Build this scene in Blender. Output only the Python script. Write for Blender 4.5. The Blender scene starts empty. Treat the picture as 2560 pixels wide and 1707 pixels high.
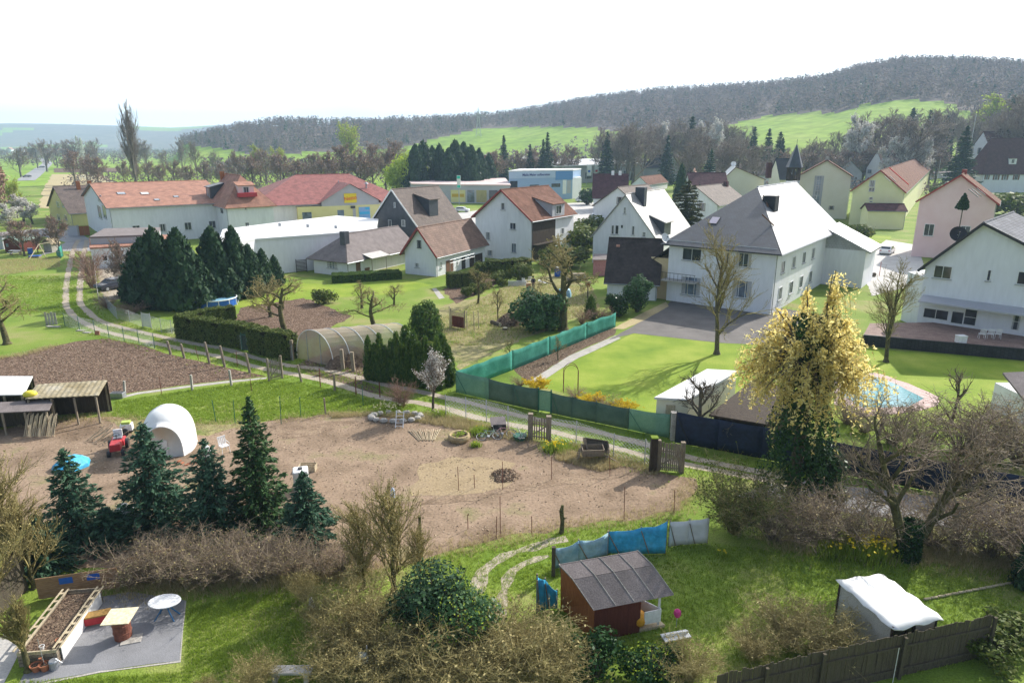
import bpy, bmesh, math, random
import numpy as np
from mathutils import Vector, Matrix
sc = bpy.context.scene
COL = sc.collection
rnd = random.Random(7)
# ---------------------------------------------------------------- camera, sky, sun, exposure
CAMH, PITCH, FPX, CU, CV = 18.0, math.radians(16.0), 1706.67, 1280.0, 853.5
cam = bpy.data.cameras.new("camera"); cam.lens = 24.0; cam.sensor_width = 36.0
cam.clip_start = 0.1; cam.clip_end = 20000
cam_o = bpy.data.objects.new("camera", cam); COL.objects.link(cam_o)
cam_o.location = (0, 0, CAMH); cam_o.rotation_euler = (math.pi/2 - PITCH, 0, 0)
sc.camera = cam_o
SUN_EL, SUN_AZ = math.radians(34), math.radians(47)      # azimuth from +Y towards +X
w = bpy.data.worlds.new("World"); sc.world = w; w.use_nodes = True
nt = w.node_tree; nt.nodes.clear()
sky = nt.nodes.new("ShaderNodeTexSky"); sky.sky_type = 'NISHITA'; sky.sun_disc = False
sky.sun_elevation = SUN_EL; sky.sun_rotation = SUN_AZ
sky.air_density = 1.0; sky.dust_density = 3.0; sky.ozone_density = 1.0
tc = nt.nodes.new("ShaderNodeTexCoord"); nz = nt.nodes.new("ShaderNodeTexNoise")
nz.inputs["Scale"].default_value = 2.2; nz.inputs["Detail"].default_value = 5
rp = nt.nodes.new("ShaderNodeValToRGB"); rp.color_ramp.elements[0].position = 0.30; rp.color_ramp.elements[1].position = 0.42
rp.color_ramp.elements[0].color = (.7, .7, .7, 1); rp.color_ramp.elements[1].color = (1, 1, 1, 1)
mx = nt.nodes.new("ShaderNodeMix"); mx.data_type = 'RGBA'
mx.inputs[7].default_value = (12.0, 12.1, 12.3, 1)          # thin bright cloud veil
bg = nt.nodes.new("ShaderNodeBackground"); bg.inputs[1].default_value = 0.12
wo = nt.nodes.new("ShaderNodeOutputWorld")
L = nt.links.new
# the veil is bright towards the sun's side of the sky and thin behind the viewer
dt = nt.nodes.new("ShaderNodeVectorMath"); dt.operation = 'DOT_PRODUCT'; dt.inputs[1].default_value = (.26, .96, .08)
mr = nt.nodes.new("ShaderNodeMapRange"); mr.interpolation_type = 'SMOOTHSTEP'; mr.inputs[1].default_value = .25; mr.inputs[2].default_value = .70; mr.inputs[3].default_value = .08
ml = nt.nodes.new("ShaderNodeMath"); ml.operation = 'MULTIPLY'
L(tc.outputs["Generated"], dt.inputs[0]); L(dt.outputs["Value"], mr.inputs[0]); L(mr.outputs[0], ml.inputs[0]); L(rp.outputs[0], ml.inputs[1])
L(tc.outputs["Generated"], nz.inputs["Vector"]); L(nz.outputs[0], rp.inputs[0]); L(ml.outputs[0], mx.inputs[0])
L(sky.outputs[0], mx.inputs[6]); L(mx.outputs[2], bg.inputs[0]); L(bg.outputs[0], wo.inputs[0])
sd = bpy.data.lights.new("sun", 'SUN'); sd.energy = 5.0; sd.angle = math.radians(0.5); sd.color = (1.0, .95, .86)
so = bpy.data.objects.new("sun", sd); COL.objects.link(so)
sdir = Vector((math.sin(SUN_AZ)*math.cos(SUN_EL), math.cos(SUN_AZ)*math.cos(SUN_EL), math.sin(SUN_EL)))
so.rotation_euler = sdir.to_track_quat('Z', 'Y').to_euler(); so.location = (60, 60, 90)
sc.view_settings.view_transform = 'Standard'; sc.view_settings.look = 'None'
sc.view_settings.exposure = 0.5; sc.view_settings.gamma = 1.0
sc.render.engine = 'CYCLES'; sc.cycles.use_denoising = True
sc.cycles.max_bounces = 5; sc.cycles.diffuse_bounces = 2; sc.cycles.glossy_bounces = 2
sc.cycles.transmission_bounces = 3; sc.cycles.transparent_max_bounces = 8; sc.cycles.volume_bounces = 1

# ---------------------------------------------------------------- pixel <-> ground helpers (a point of the ground seen at photo pixel u, v)
SP, CP = math.sin(PITCH), math.cos(PITCH)
def ray(u, v):
    x = (u-CU)/FPX; y = -(v-CV)/FPX
    return Vector((x, CP + y*SP, -SP + y*CP))
CAMP = Vector((0, 0, CAMH))
def gp(u, v, z=0.0):
    r = ray(u, v); t = (z-CAMH)/r.z
    return Vector((r.x*t, r.y*t, z))
def px(p):
    z = p[2]-CAMH; d = p[1]*CP - z*SP; h = p[1]*SP + z*CP
    return CU + FPX*p[0]/d, CV - FPX*h/d
def ztop(p, v):                                              # height above which point p appears at row v
    k = (v-CV)/FPX                                           # -(y SP + z CP) = k (y CP - z SP)
    y = p[1]; z = (-k*y*CP - y*SP)/(CP - k*SP)
    return z + CAMH
def hit(u, v, p0, n):
    r = ray(u, v); t = (Vector(p0)-CAMP).dot(n)/r.dot(n)
    return CAMP + r*t

# ---------------------------------------------------------------- objects
ORG = {}
def _tag(o, label=None, cat=None, group=None, kind=None):
    if label: o["label"] = label
    if cat: o["category"] = cat
    if group: o["group"] = group
    if kind: o["kind"] = kind
    return o
def thing(name, label, cat, loc=(0, 0, 0), group=None):
    o = bpy.data.objects.new(name, None); COL.objects.link(o); o.empty_display_size = .3
    o.location = loc; ORG[o.name] = Vector(loc)
    return _tag(o, label, cat, group)
def link_mesh(name, me, parent=None, loc=None):
    o = bpy.data.objects.new(name, me); COL.objects.link(o)
    if parent is not None:
        o.parent = parent; ORG[o.name] = ORG[parent.name]
    else:
        loc = Vector(loc) if loc is not None else Vector((0, 0, 0))
        o.location = loc; ORG[o.name] = loc
    return o
def dup(o, loc=None, rz=0, s=1.0, label=None, group=None, parent=None):
    c = o.copy(); COL.objects.link(c)
    if parent is not None: c.parent = parent
    else:
        c.location = loc; c.rotation_euler = (0, 0, rz)
        c.scale = s if hasattr(s, '__len__') else (s, s, s)
        if label: c["label"] = label
        if group: c["group"] = group
    for ch in list(o.children): dup(ch, parent=c)
    return c
def place(o, loc, rz=0, s=1.0, label=None, group=None):
    o.location = loc; o.rotation_euler = (0, 0, rz); o.scale = s if hasattr(s, '__len__') else (s, s, s)
    if label: o["label"] = label
    if group: o["group"] = group
    return o
def np_mesh(name, V, F, mat, smooth=False):
    me = bpy.data.meshes.new(name); V = np.asarray(V, np.float32); F = np.asarray(F, np.int32)
    k = F.shape[1]
    me.vertices.add(len(V)); me.vertices.foreach_set("co", V.ravel())
    me.loops.add(F.size); me.loops.foreach_set("vertex_index", F.ravel())
    me.polygons.add(len(F)); me.polygons.foreach_set("loop_start", np.arange(0, F.size, k, dtype=np.int32))
    me.polygons.foreach_set("loop_total", np.full(len(F), k, np.int32))
    if smooth: me.polygons.foreach_set("use_smooth", np.ones(len(F), bool))
    for m in (mat if isinstance(mat, (list, tuple)) else [mat]): me.materials.append(m)
    me.update(calc_edges=True); return me

class MB:
    def __init__(s): s.v = []; s.f = []
    def face(s, pts):
        i = len(s.v); s.v += [Vector(p) for p in pts]; s.f.append(list(range(i, i+len(pts)))); return s
    def add(s, vs, fs):
        i = len(s.v); s.v += [Vector(p) for p in vs]; s.f += [[i+k for k in f] for f in fs]; return s
    def obox(s, o, a, b, c):                                  # corner + three edge vectors
        o, a, b, c = Vector(o), Vector(a), Vector(b), Vector(c)
        if a.cross(b).dot(c) < 0: a, b = b, a
        vs = [o, o+a, o+a+b, o+b, o+c, o+a+c, o+a+b+c, o+b+c]
        return s.add(vs, [[3, 2, 1, 0], [4, 5, 6, 7], [0, 1, 5, 4], [1, 2, 6, 5], [2, 3, 7, 6], [3, 0, 4, 7]])
    def box(s, c, size, rz=0, tilt=None):                     # centre of the bottom face
        R = Matrix.Rotation(rz, 3, 'Z')
        if tilt is not None: R = R @ tilt
        a, b, d = R @ Vector((size[0], 0, 0)), R @ Vector((0, size[1], 0)), R @ Vector((0, 0, size[2]))
        return s.obox(Vector(c)-a/2-b/2, a, b, d)
    def beam(s, p, q, w_, h_):
        p, q = Vector(p), Vector(q); d = (q-p); 
        if d.length < 1e-6: return s
        d.normalize(); up = Vector((0, 0, 1)) if abs(d.z) < .95 else Vector((0, 1, 0))
        a = d.cross(up).normalized()*w_; b = a.cross(d).normalized()*h_
        return s.obox(p-a/2-b/2, a, b, q-p)
    def tube(s, pts, r, n=8, closed=False, cap=True):
        pts = [Vector(p) for p in pts]; N = len(pts); r = r if hasattr(r, '__len__') else [r]*N
        base = len(s.v); prev = None
        for i, p in enumerate(pts):
            t = (pts[(i+1) % N]-pts[i-1]) if closed else (pts[min(i+1, N-1)]-pts[max(i-1, 0)])
            t.normalize()
            if prev is None:
                a = t.cross(Vector((0, 0, 1)) if abs(t.z) < .9 else Vector((1, 0, 0))).normalized()
            else: a = (prev - t*prev.dot(t)).normalized()
            prev = a; b = t.cross(a)
            for k in range(n):
                an = 2*math.pi*k/n; s.v.append(p + (a*math.cos(an)+b*math.sin(an))*r[i])
        for i in range(N if closed else N-1):
            j = (i+1) % N
            for k in range(n):
                l = (k+1) % n; s.f.append([base+i*n+k, base+i*n+l, base+j*n+l, base+j*n+k])
        if cap and not closed:
            s.f.append([base+k for k in range(n)][::-1]); s.f.append([base+(N-1)*n+k for k in range(n)])
        return s
    def prism(s, poly, z0, z1):
        P = [Vector((p[0], p[1], 0)) for p in poly]
        if sum(P[i].x*P[(i+1) % len(P)].y-P[(i+1) % len(P)].x*P[i].y for i in range(len(P))) < 0: P.reverse()
        n = len(P); vs = [Vector((p.x, p.y, z0)) for p in P]+[Vector((p.x, p.y, z1)) for p in P]
        fs = [list(range(n))[::-1], list(range(n, 2*n))]+[[i, (i+1) % n, n+(i+1) % n, n+i] for i in range(n)]
        return s.add(vs, fs)
    def lathe(s, c, prof, n=20, cap=True):
        c = Vector(c); base = len(s.v)
        for r, z in prof:
            for k in range(n):
                an = 2*math.pi*k/n; s.v.append(c+Vector((r*math.cos(an), r*math.sin(an), z)))
        for i in range(len(prof)-1):
            for k in range(n):
                l = (k+1) % n; s.f.append([base+i*n+k, base+i*n+l, base+(i+1)*n+l, base+(i+1)*n+k])
        if cap:
            s.f.append([base+k for k in range(n)][::-1]); m = base+(len(prof)-1)*n; s.f.append([m+k for k in range(n)])
        return s
    def ball(s, c, r, n=12, sq=(1, 1, 1)):
        c = Vector(c); m = n//2; base = len(s.v)
        for i in range(m+1):
            th = math.pi*i/m
            for k in range(n):
                ph = 2*math.pi*k/n
                s.v.append(c+Vector((r*sq[0]*math.sin(th)*math.cos(ph), r*sq[1]*math.sin(th)*math.sin(ph), -r*sq[2]*math.cos(th))))
        for i in range(m):
            for k in range(n):
                l = (k+1) % n; s.f.append([base+i*n+k, base+i*n+l, base+(i+1)*n+l, base+(i+1)*n+k])
        return s
    def build(s, name, mat, parent=None, loc=None, smooth=False, uv=True, bevel=0):
        org = ORG[parent.name] if parent is not None else (Vector(loc) if loc is not None else Vector((0, 0, 0)))
        me = bpy.data.meshes.new(name); me.from_pydata([tuple(p-org) for p in s.v], [], s.f)
        if uv:
            ul = me.uv_layers.new(name="uv"); dat = np.zeros((len(me.loops), 2), np.float32); li = 0
            for f in s.f:
                a, b = s.v[f[0]], s.v[f[1]]; e = (b-a)
                e = e.normalized() if e.length > 1e-9 else Vector((1, 0, 0))
                c = s.v[f[2]]-a; g = (c-e*c.dot(e)); g = g.normalized() if g.length > 1e-9 else Vector((0, 1, 0))
                for i in f:
                    d = s.v[i]-a; dat[li] = (d.dot(e), d.dot(g)); li += 1
            ul.data.foreach_set("uv", dat.ravel())
        if smooth:
            bm = bmesh.new(); bm.from_mesh(me); bmesh.ops.remove_doubles(bm, verts=bm.verts, dist=1e-4); bm.to_mesh(me); bm.free()
        me.materials.append(mat)
        if smooth:
            for p in me.polygons: p.use_smooth = True
        me.update()
        o = link_mesh(name, me, parent, loc)
        if bevel:
            b = o.modifiers.new("bevel", 'BEVEL'); b.width = bevel; b.segments = 2; b.limit_method = 'ANGLE'
        return o

# ---------------------------------------------------------------- materials
MATS = {}
def _bsdf(name):
    m = bpy.data.materials.new(name); m.use_nodes = True; n = m.node_tree.nodes
    return m, n, m.node_tree.links.new, n["Principled BSDF"]
def _ramp(n, cols, lo=.3, hi=.7):
    r = n.new("ShaderNodeValToRGB"); e = r.color_ramp.elements; k = len(cols)
    while len(e) < k: e.new(.5)
    for i, c in enumerate(cols):
        e[i].position = lo+(hi-lo)*i/max(1, k-1); e[i].color = (*c, 1)
    return r
def nmat(name, cols, scale=1.0, rough=.8, bump=.3, fine=8.0, spec=.3, metal=0.0, var=.25, stretch=None, lo=.3, hi=.7, bdist=.05):
    if name in MATS: return MATS[name]
    m, n, l, b = _bsdf(name)
    t = n.new("ShaderNodeTexCoord"); src = t.outputs["Object"]
    if stretch:
        mp = n.new("ShaderNodeMapping"); mp.inputs["Scale"].default_value = stretch; l(src, mp.inputs[0]); src = mp.outputs[0]
    a = n.new("ShaderNodeTexNoise"); a.inputs["Scale"].default_value = scale; a.inputs["Detail"].default_value = 6; a.inputs["Roughness"].default_value = .6
    l(src, a.inputs["Vector"]); r = _ramp(n, cols, lo, hi); l(a.outputs[0], r.inputs[0])
    f = n.new("ShaderNodeTexNoise"); f.inputs["Scale"].default_value = fine; f.inputs["Detail"].default_value = 4; l(src, f.inputs["Vector"])
    hs = n.new("ShaderNodeMapRange"); hs.inputs[1].default_value = .3; hs.inputs[2].default_value = .7
    hs.inputs[3].default_value = 1-var; hs.inputs[4].default_value = 1+var; l(f.outputs[0], hs.inputs[0])
    mu = n.new("ShaderNodeMix"); mu.data_type = 'RGBA'; mu.blend_type = 'MULTIPLY'; mu.inputs[0].default_value = 1
    l(r.outputs[0], mu.inputs[6]); l(hs.outputs[0], mu.inputs[7]); l(mu.outputs[2], b.inputs["Base Color"])
    b.inputs["Roughness"].default_value = rough; b.inputs["Specular IOR Level"].default_value = spec; b.inputs["Metallic"].default_value = metal
    if bump:
        bp = n.new("ShaderNodeBump"); bp.inputs["Strength"].default_value = bump; bp.inputs["Distance"].default_value = bdist
        l(f.outputs[0], bp.inputs["Height"]); l(bp.outputs[0], b.inputs["Normal"])
    MATS[name] = m; return m
def tilemat(name, c1, c2, mortar, w_=.3, h_=.3, rough=.7, spec=.3, bump=.6, patch=None, wide=.02):
    if name in MATS: return MATS[name]
    m, n, l, b = _bsdf(name)
    u = n.new("ShaderNodeUVMap"); br = n.new("ShaderNodeTexBrick"); br.inputs["Scale"].default_value = 1
    br.inputs["Color1"].default_value = (*c1, 1); br.inputs["Color2"].default_value = (*c2, 1); br.inputs["Mortar"].default_value = (*mortar, 1)
    br.inputs["Brick Width"].default_value = w_; br.inputs["Row Height"].default_value = h_; br.inputs["Mortar Size"].default_value = wide
    br.inputs["Mortar Smooth"].default_value = .4; l(u.outputs[0], br.inputs["Vector"])
    t = n.new("ShaderNodeTexCoord"); nn = n.new("ShaderNodeTexNoise"); nn.inputs["Scale"].default_value = .9; nn.inputs["Detail"].default_value = 7
    l(t.outputs["Object"], nn.inputs["Vector"])
    mp = n.new("ShaderNodeMapRange"); mp.inputs[1].default_value = .3; mp.inputs[2].default_value = .72; mp.inputs[3].default_value = .72; mp.inputs[4].default_value = 1.25
    l(nn.outputs[0], mp.inputs[0])
    mu = n.new("ShaderNodeMix"); mu.data_type = 'RGBA'; mu.blend_type = 'MULTIPLY'; mu.inputs[0].default_value = 1
    l(br.outputs[0], mu.inputs[6]); l(mp.outputs[0], mu.inputs[7]); l(mu.outputs[2], b.inputs["Base Color"])
    bp = n.new("ShaderNodeBump"); bp.inputs["Strength"].default_value = bump; bp.inputs["Distance"].default_value = .03; bp.invert = True
    l(br.outputs["Fac"], bp.inputs["Height"]); l(bp.outputs[0], b.inputs["Normal"])
    b.inputs["Roughness"].default_value = rough; b.inputs["Specular IOR Level"].default_value = spec
    MATS[name] = m; return m
def leafmat(name, cols, trans=.3, rough=.6, clump=.35, nsc=1.3):
    if name in MATS: return MATS[name]
    m, n, l, b = _bsdf(name)
    g = n.new("ShaderNodeNewGeometry"); t = n.new("ShaderNodeTexCoord"); a = n.new("ShaderNodeTexNoise"); a.inputs["Scale"].default_value = nsc
    l(t.outputs["Object"], a.inputs["Vector"])
    ad = n.new("ShaderNodeMix"); ad.data_type = 'FLOAT'; ad.inputs[0].default_value = clump
    l(g.outputs["Random Per Island"], ad.inputs[2]); l(a.outputs[0], ad.inputs[3])
    r = _ramp(n, cols, .1, .9); l(ad.outputs[0], r.inputs[0]); l(r.outputs[0], b.inputs["Base Color"])
    b.inputs["Roughness"].default_value = rough; b.inputs["Specular IOR Level"].default_value = .12 if nsc > 1 else 0
    if trans:
        tr = n.new("ShaderNodeBsdfTranslucent"); mxs = n.new("ShaderNodeMixShader"); mxs.inputs[0].default_value = trans
        l(r.outputs[0], tr.inputs[0]); l(b.outputs[0], mxs.inputs[1]); l(tr.outputs[0], mxs.inputs[2])
        l(mxs.outputs[0], n["Material Output"].inputs[0])
    MATS[name] = m; return m
def plain(name, c, rough=.6, spec=.4, metal=0, var=.12, sc_=6):
    return nmat(name, [tuple(x*(1-var) for x in c), tuple(min(1, x*(1+var)) for x in c)], sc_, rough, .08, 25, spec, metal, .06)
def glass(name, c=(.03, .035, .045), rough=.08):
    if name in MATS: return MATS[name]
    m, n, l, b = _bsdf(name); b.inputs["Base Color"].default_value = (*c, 1); b.inputs["Roughness"].default_value = rough
    b.inputs["Specular IOR Level"].default_value = .6
    t = n.new("ShaderNodeTexCoord"); a = n.new("ShaderNodeTexNoise"); a.inputs["Scale"].default_value = .7; l(t.outputs["Object"], a.inputs["Vector"])
    r = _ramp(n, [tuple(x*.6 for x in c), tuple(x*2.2 for x in c)]); l(a.outputs[0], r.inputs[0]); l(r.outputs[0], b.inputs["Base Color"])
    MATS[name] = m; return m
def netmat(name, cols, alpha=.75, scale=3):
    """woven net: real holes too small to model become partial transparency"""
    m = nmat(name, cols, scale, .8, .2, 30, .2)
    n, l = m.node_tree.nodes, m.node_tree.links.new
    b = n["Principled BSDF"]; b.inputs["Alpha"].default_value = alpha
    return m

def text_mesh(name, body, size, mat, parent, origin, ex, ey, depth=.02, shear=0, xs=1.0):
    """raised lettering on a plane: origin centre, ex right, ey up (unit vectors)"""
    cu = bpy.data.curves.new("lettering", 'FONT'); cu.body = body; cu.size = size; cu.extrude = depth; cu.align_x = 'CENTER'; cu.align_y = 'CENTER'; cu.shear = shear
    cu.offset = size*.015
    tmp = bpy.data.objects.new("lettering", cu); COL.objects.link(tmp)
    dg = bpy.context.evaluated_depsgraph_get(); me = bpy.data.meshes.new_from_object(tmp.evaluated_get(dg)); bpy.data.objects.remove(tmp); bpy.data.curves.remove(cu)
    ex, ey = Vector(ex).normalized(), Vector(ey).normalized(); nz_ = ex.cross(ey); org = ORG[parent.name]
    for v in me.vertices:
        v.co = Vector(origin) + ex*v.co.x*xs + ey*v.co.y + nz_*v.co.z - org
    me.materials.clear(); me.materials.append(mat); me.name = name
    return link_mesh(name, me, parent)
_ORD = "first second third fourth fifth sixth seventh eighth ninth tenth eleventh twelfth thirteenth fourteenth fifteenth sixteenth seventeenth eighteenth nineteenth twentieth".split()
def ordinal(i):
    if i < 20: return _ORD[i]
    return {20: "twenty-", 30: "thirty-", 40: "forty-", 50: "fifty-"}[(i+1)//10*10] + _ORD[(i+1) % 10-1] if (i+1) % 10 else {30: "thirtieth", 40: "fortieth", 50: "fiftieth"}[i+1]
# ---------------------------------------------------------------- material library
M_grass = nmat("grass_ground", [(.08, .14, .015), (.14, .22, .025), (.19, .26, .04), (.28, .27, .10), (.16, .23, .03)], .16, .9, .5, 14, .2, var=.35, lo=.25, hi=.8)
M_lawn = nmat("lawn_grass", [(.13, .22, .015), (.21, .29, .028), (.30, .35, .055)], .22, .9, .5, 16, .2, var=.3)
M_straw = nmat("dry_meadow", [(.10, .15, .03), (.23, .22, .09), (.31, .27, .14), (.15, .17, .05)], .45, .95, .6, 9, .1, var=.4)
M_plough = nmat("turned_earth", [(.10, .062, .042), (.17, .115, .083), (.24, .17, .125)], 1.6, .95, 1.0, 5, .1, var=.45, bdist=.25)
M_soil = nmat("bare_earth", [(.145, .10, .066), (.235, .17, .118), (.31, .225, .16), (.20, .19, .085)], .3, .95, .4, 7, .1, var=.2, bdist=.06)
M_mulch = nmat("bark_mulch", [(.09, .06, .045), (.17, .12, .085), (.27, .2, .14)], 4, .95, 1, 12, .1, var=.5, bdist=.15)
M_sandy = nmat("yellowish_earth", [(.25, .19, .115), (.34, .26, .16), (.30, .23, .15)], .6, .95, .3, 8, .1, var=.2)
M_shady_drive = nmat("house_drive", [(.13, .12, .115), (.19, .175, .165)], .5, .9, .3, 14, .2, var=.2)  # drive paving, its grey darkened to paint in the house's shadow
M_greyt = tilemat("grey_tiles", (.21, .215, .24), (.17, .175, .2), (.09, .09, .1), .35, .3, .85, .1)
M_damp = nmat("damp_earth", [(.17, .12, .08), (.25, .18, .125), (.32, .24, .165)], 1.2, .95, .4, 7, .1, var=.3)
M_track = nmat("worn_track", [(.30, .25, .19), (.42, .36, .28), (.36, .32, .27)], .8, .95, .5, 10, .1, var=.25)
M_asph = nmat("patio_asphalt", [(.20, .20, .21), (.27, .27, .285)], .8, .85, .3, 40, .3, var=.15)
M_road = nmat("asphalt", [(.24, .24, .25), (.33, .33, .34)], .3, .85, .3, 20, .3, var=.12)
M_pave = nmat("pale_paving", [(.42, .40, .38), (.55, .53, .50)], .5, .85, .3, 12, .3, var=.15)
M_sand = nmat("sand_strip", [(.38, .31, .16), (.46, .38, .22)], 1, .9, .3, 12, .2)
M_conc = nmat("concrete", [(.33, .31, .28), (.48, .45, .41)], 1.5, .9, .4, 12, .2, var=.2)
M_wall = nmat("white_render", [(.64, .65, .69), (.76, .765, .80), (.79, .795, .83)], .5, .85, .15, 3, .2, var=.045, stretch=(1, 1, .22), lo=.22, hi=.6)
M_wallg = nmat("grey_render", [(.42, .42, .45), (.5, .5, .53)], .4, .85, .15, 30, .2, var=.05)
M_yel = nmat("yellow_render", [(.72, .66, .28), (.78, .73, .36)], .4, .85, .15, 30, .2, var=.04)
M_yelp = nmat("pale_yellow_render", [(.74, .72, .42), (.8, .78, .5)], .4, .85, .15, 30, .2, var=.04)
M_cream = nmat("cream_render", [(.75, .70, .55), (.8, .76, .62)], .4, .85, .15, 30, .2, var=.04)
M_pink = nmat("pink_render", [(.72, .50, .50), (.78, .58, .58)], .4, .85, .15, 30, .2, var=.05)
M_tan = nmat("tan_render", [(.62, .47, .26), (.68, .54, .33)], .4, .85, .15, 30, .2, var=.05)
M_orange = tilemat("orange_tiles", (.42, .21, .145), (.36, .175, .12), (.22, .11, .075), .3, .35, .75)
M_red = tilemat("red_tiles", (.33, .12, .105), (.28, .10, .088), (.17, .06, .05), .35, .4, .7)
M_rbrown = tilemat("red_brown_tiles", (.21, .11, .08), (.17, .09, .065), (.12, .06, .045), .3, .35, .9, .1)
M_brown = tilemat("brown_tiles", (.21, .13, .095), (.17, .10, .075), (.09, .055, .04), .3, .35, .75)
M_maroon = tilemat("maroon_tiles", (.12, .055, .06), (.095, .042, .048), (.05, .025, .03), .3, .35, .9, .1)
M_gbrown = tilemat("grey_brown_tiles", (.16, .12, .10), (.12, .09, .08), (.06, .05, .045), .3, .35, .75)
M_darkt = tilemat("dark_old_tiles", (.085, .065, .06), (.055, .042, .04), (.02, .018, .018), .22, .2, .8, patch=1)
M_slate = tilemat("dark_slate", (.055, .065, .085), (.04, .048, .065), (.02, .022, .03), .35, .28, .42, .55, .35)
M_pslate = tilemat("pale_slate", (.36, .345, .33), (.29, .28, .275), (.16, .155, .15), .4, .3, .45, .5, .4)
M_glare_slate = tilemat("glare_slate", (.36, .37, .39), (.32, .33, .35), (.22, .22, .23), .35, .28, .30, .9, .2)  # reflective slate, base colour paled to paint in the sun's glare
M_black = tilemat("black_tiles", (.035, .035, .045), (.025, .025, .03), (.01, .01, .012), .3, .3, .6)
M_flat = nmat("pale_flat_roofing", [(.62, .62, .62), (.78, .78, .78)], .25, .6, .1, 8, .4, var=.05)
M_felt = nmat("grey_felt", [(.16, .135, .13), (.24, .205, .20)], 1.2, .85, .2, 20, .3)
M_zinc = plain("zinc", (.35, .37, .4), .4, .5, .6)
M_frame = plain("white_window_frame", (.75, .75, .75), .5)
M_glass = glass("window_glass")
M_glassb = glass("blue_grey_glass", (.10, .13, .17), .1)
M_dkwood = nmat("dark_wood", [(.035, .025, .02), (.075, .055, .04)], 2, .8, .4, 20, .2, stretch=(3, 3, .6))
M_wood = nmat("weathered_wood", [(.16, .12, .085), (.3, .25, .19), (.22, .19, .15)], 3, .9, .5, 22, .2, var=.3, stretch=(3, 3, .5))
M_woodp = nmat("pale_wood", [(.42, .34, .22), (.58, .5, .36)], 3, .85, .4, 20, .2, stretch=(3, 3, .6))
M_shut = plain("brown_shutter", (.16, .075, .04), .7)
M_trim = plain("red_trim", (.3, .045, .04), .6)
M_dark = plain("dark_metal", (.03, .03, .035), .5)
M_steel = plain("galvanised_steel", (.42, .44, .46), .45, .5, .5)
M_rust = plain("rusty_steel", (.17, .055, .035), .85)
M_green = plain("green_metal", (.02, .12, .08), .55)
M_plastic = plain("white_plastic", (.8, .8, .8), .45)
M_blue = plain("blue_plastic", (.02, .12, .5), .4)
M_tarp = nmat("blue_tarpaulin", [(.03, .30, .58), (.06, .46, .76), (.14, .54, .80)], 1.2, .45, .5, 4, .4, var=.2, bdist=.08)
M_tarpg = nmat("faded_tarpaulin", [(.20, .42, .56), (.36, .54, .62), (.12, .38, .58)], 1.2, .5, .5, 4, .4, var=.15, bdist=.08)
M_canvas = nmat("white_canvas", [(.66, .66, .64), (.78, .78, .77)], 1.0, .7, .08, 4, .3, var=.04, bdist=.02)
M_net = netmat("green_shade_net", [(.03, .22, .17), (.07, .34, .27)], .86, 1.5)
M_netd = netmat("dark_green_net", [(.06, .115, .09), (.11, .18, .14)], .85, .8)
M_netp = netmat("pale_green_net", [(.14, .30, .21), (.22, .40, .28)], .8, .8)
M_navy = nmat("navy_sheet", [(.008, .014, .035), (.018, .03, .07)], .8, .6, .3, 6, .3)
M_terra = plain("terracotta", (.40, .15, .08), .8)
M_ball = plain("orange_rubber", (.75, .35, .03), .5)
M_pinkp = plain("pink_plastic", (.65, .05, .25), .5)
M_redp = plain("red_paint", (.45, .03, .04), .5)
M_shedred = nmat("red_brown_boards", [(.10, .028, .022), (.16, .045, .032)], 2, .8, .4, 20, .2, stretch=(8, 8, .5))
M_shedor = nmat("orange_brown_boards", [(.30, .10, .04), (.42, .16, .06)], 2, .8, .4, 20, .2, stretch=(8, 8, .5))
M_fence = nmat("old_fence_boards", [(.055, .045, .035), (.12, .10, .075), (.09, .085, .05)], 2, .9, .5, 20, .1, var=.35, stretch=(9, 9, .5))
M_water = nmat("pond_water", [(.16, .34, .38), (.22, .42, .45)], .5, .12, .05, 4, .5)
M_poolw = nmat("pool_cover", [(.20, .45, .62), (.3, .55, .7)], .8, .3, .05, 4, .5)
M_stone = nmat("pink_paving", [(.5, .36, .33), (.62, .47, .43)], 1.5, .85, .3, 12, .2)
M_deck = nmat("terrace_boards", [(.2, .13, .11), (.3, .21, .18)], 1.2, .8, .3, 12, .2)
M_poly = netmat("polytunnel_film", [(.36, .29, .22), (.50, .42, .33), (.42, .28, .19)], .66, .4)
M_film = nmat("white_tunnel_film", [(.80, .80, .78), (.86, .86, .85)], .5, .35, .15, 3, .5, var=.03)
M_ply = nmat("pale_board", [(.66, .58, .38), (.76, .7, .52)], 1.5, .6, .2, 12, .3)
M_corr = nmat("yellowed_corrugated", [(.25, .20, .11), (.36, .31, .21), (.46, .43, .36)], .8, .8, .3, 6, .2)
M_bark = nmat("bark", [(.06, .05, .04), (.13, .11, .085), (.16, .14, .09)], 3, .95, .8, 12, .1, var=.35, stretch=(2, 2, .5))
M_barkg = nmat("mossy_bark", [(.05, .048, .028), (.11, .10, .05), (.15, .14, .06)], 2.5, .95, .8, 12, .1, var=.35)
M_twig = leafmat("bare_twigs", [(.15, .11, .085), (.28, .22, .16), (.42, .34, .25)], .15)
M_twigy = leafmat("budding_twigs", [(.20, .165, .07), (.36, .30, .13), (.52, .45, .21)], .2)
M_twigr = leafmat("reddish_twigs", [(.18, .105, .08), (.32, .20, .15), (.42, .29, .21)], .15)
M_twigm = leafmat("grey_twigs_far", [(.25, .205, .18), (.36, .30, .26), (.46, .40, .34)], .45)
M_spruce = leafmat("spruce_needles", [(.02, .06, .036), (.05, .12, .072), (.10, .18, .10)], .15)
M_spruceg = leafmat("fresh_spruce_needles", [(.018, .05, .018), (.045, .105, .035), (.09, .16, .05)], .15)
M_thuja = leafmat("thuja_green", [(.035, .085, .018), (.075, .14, .028), (.15, .21, .04)], .35)
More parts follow.
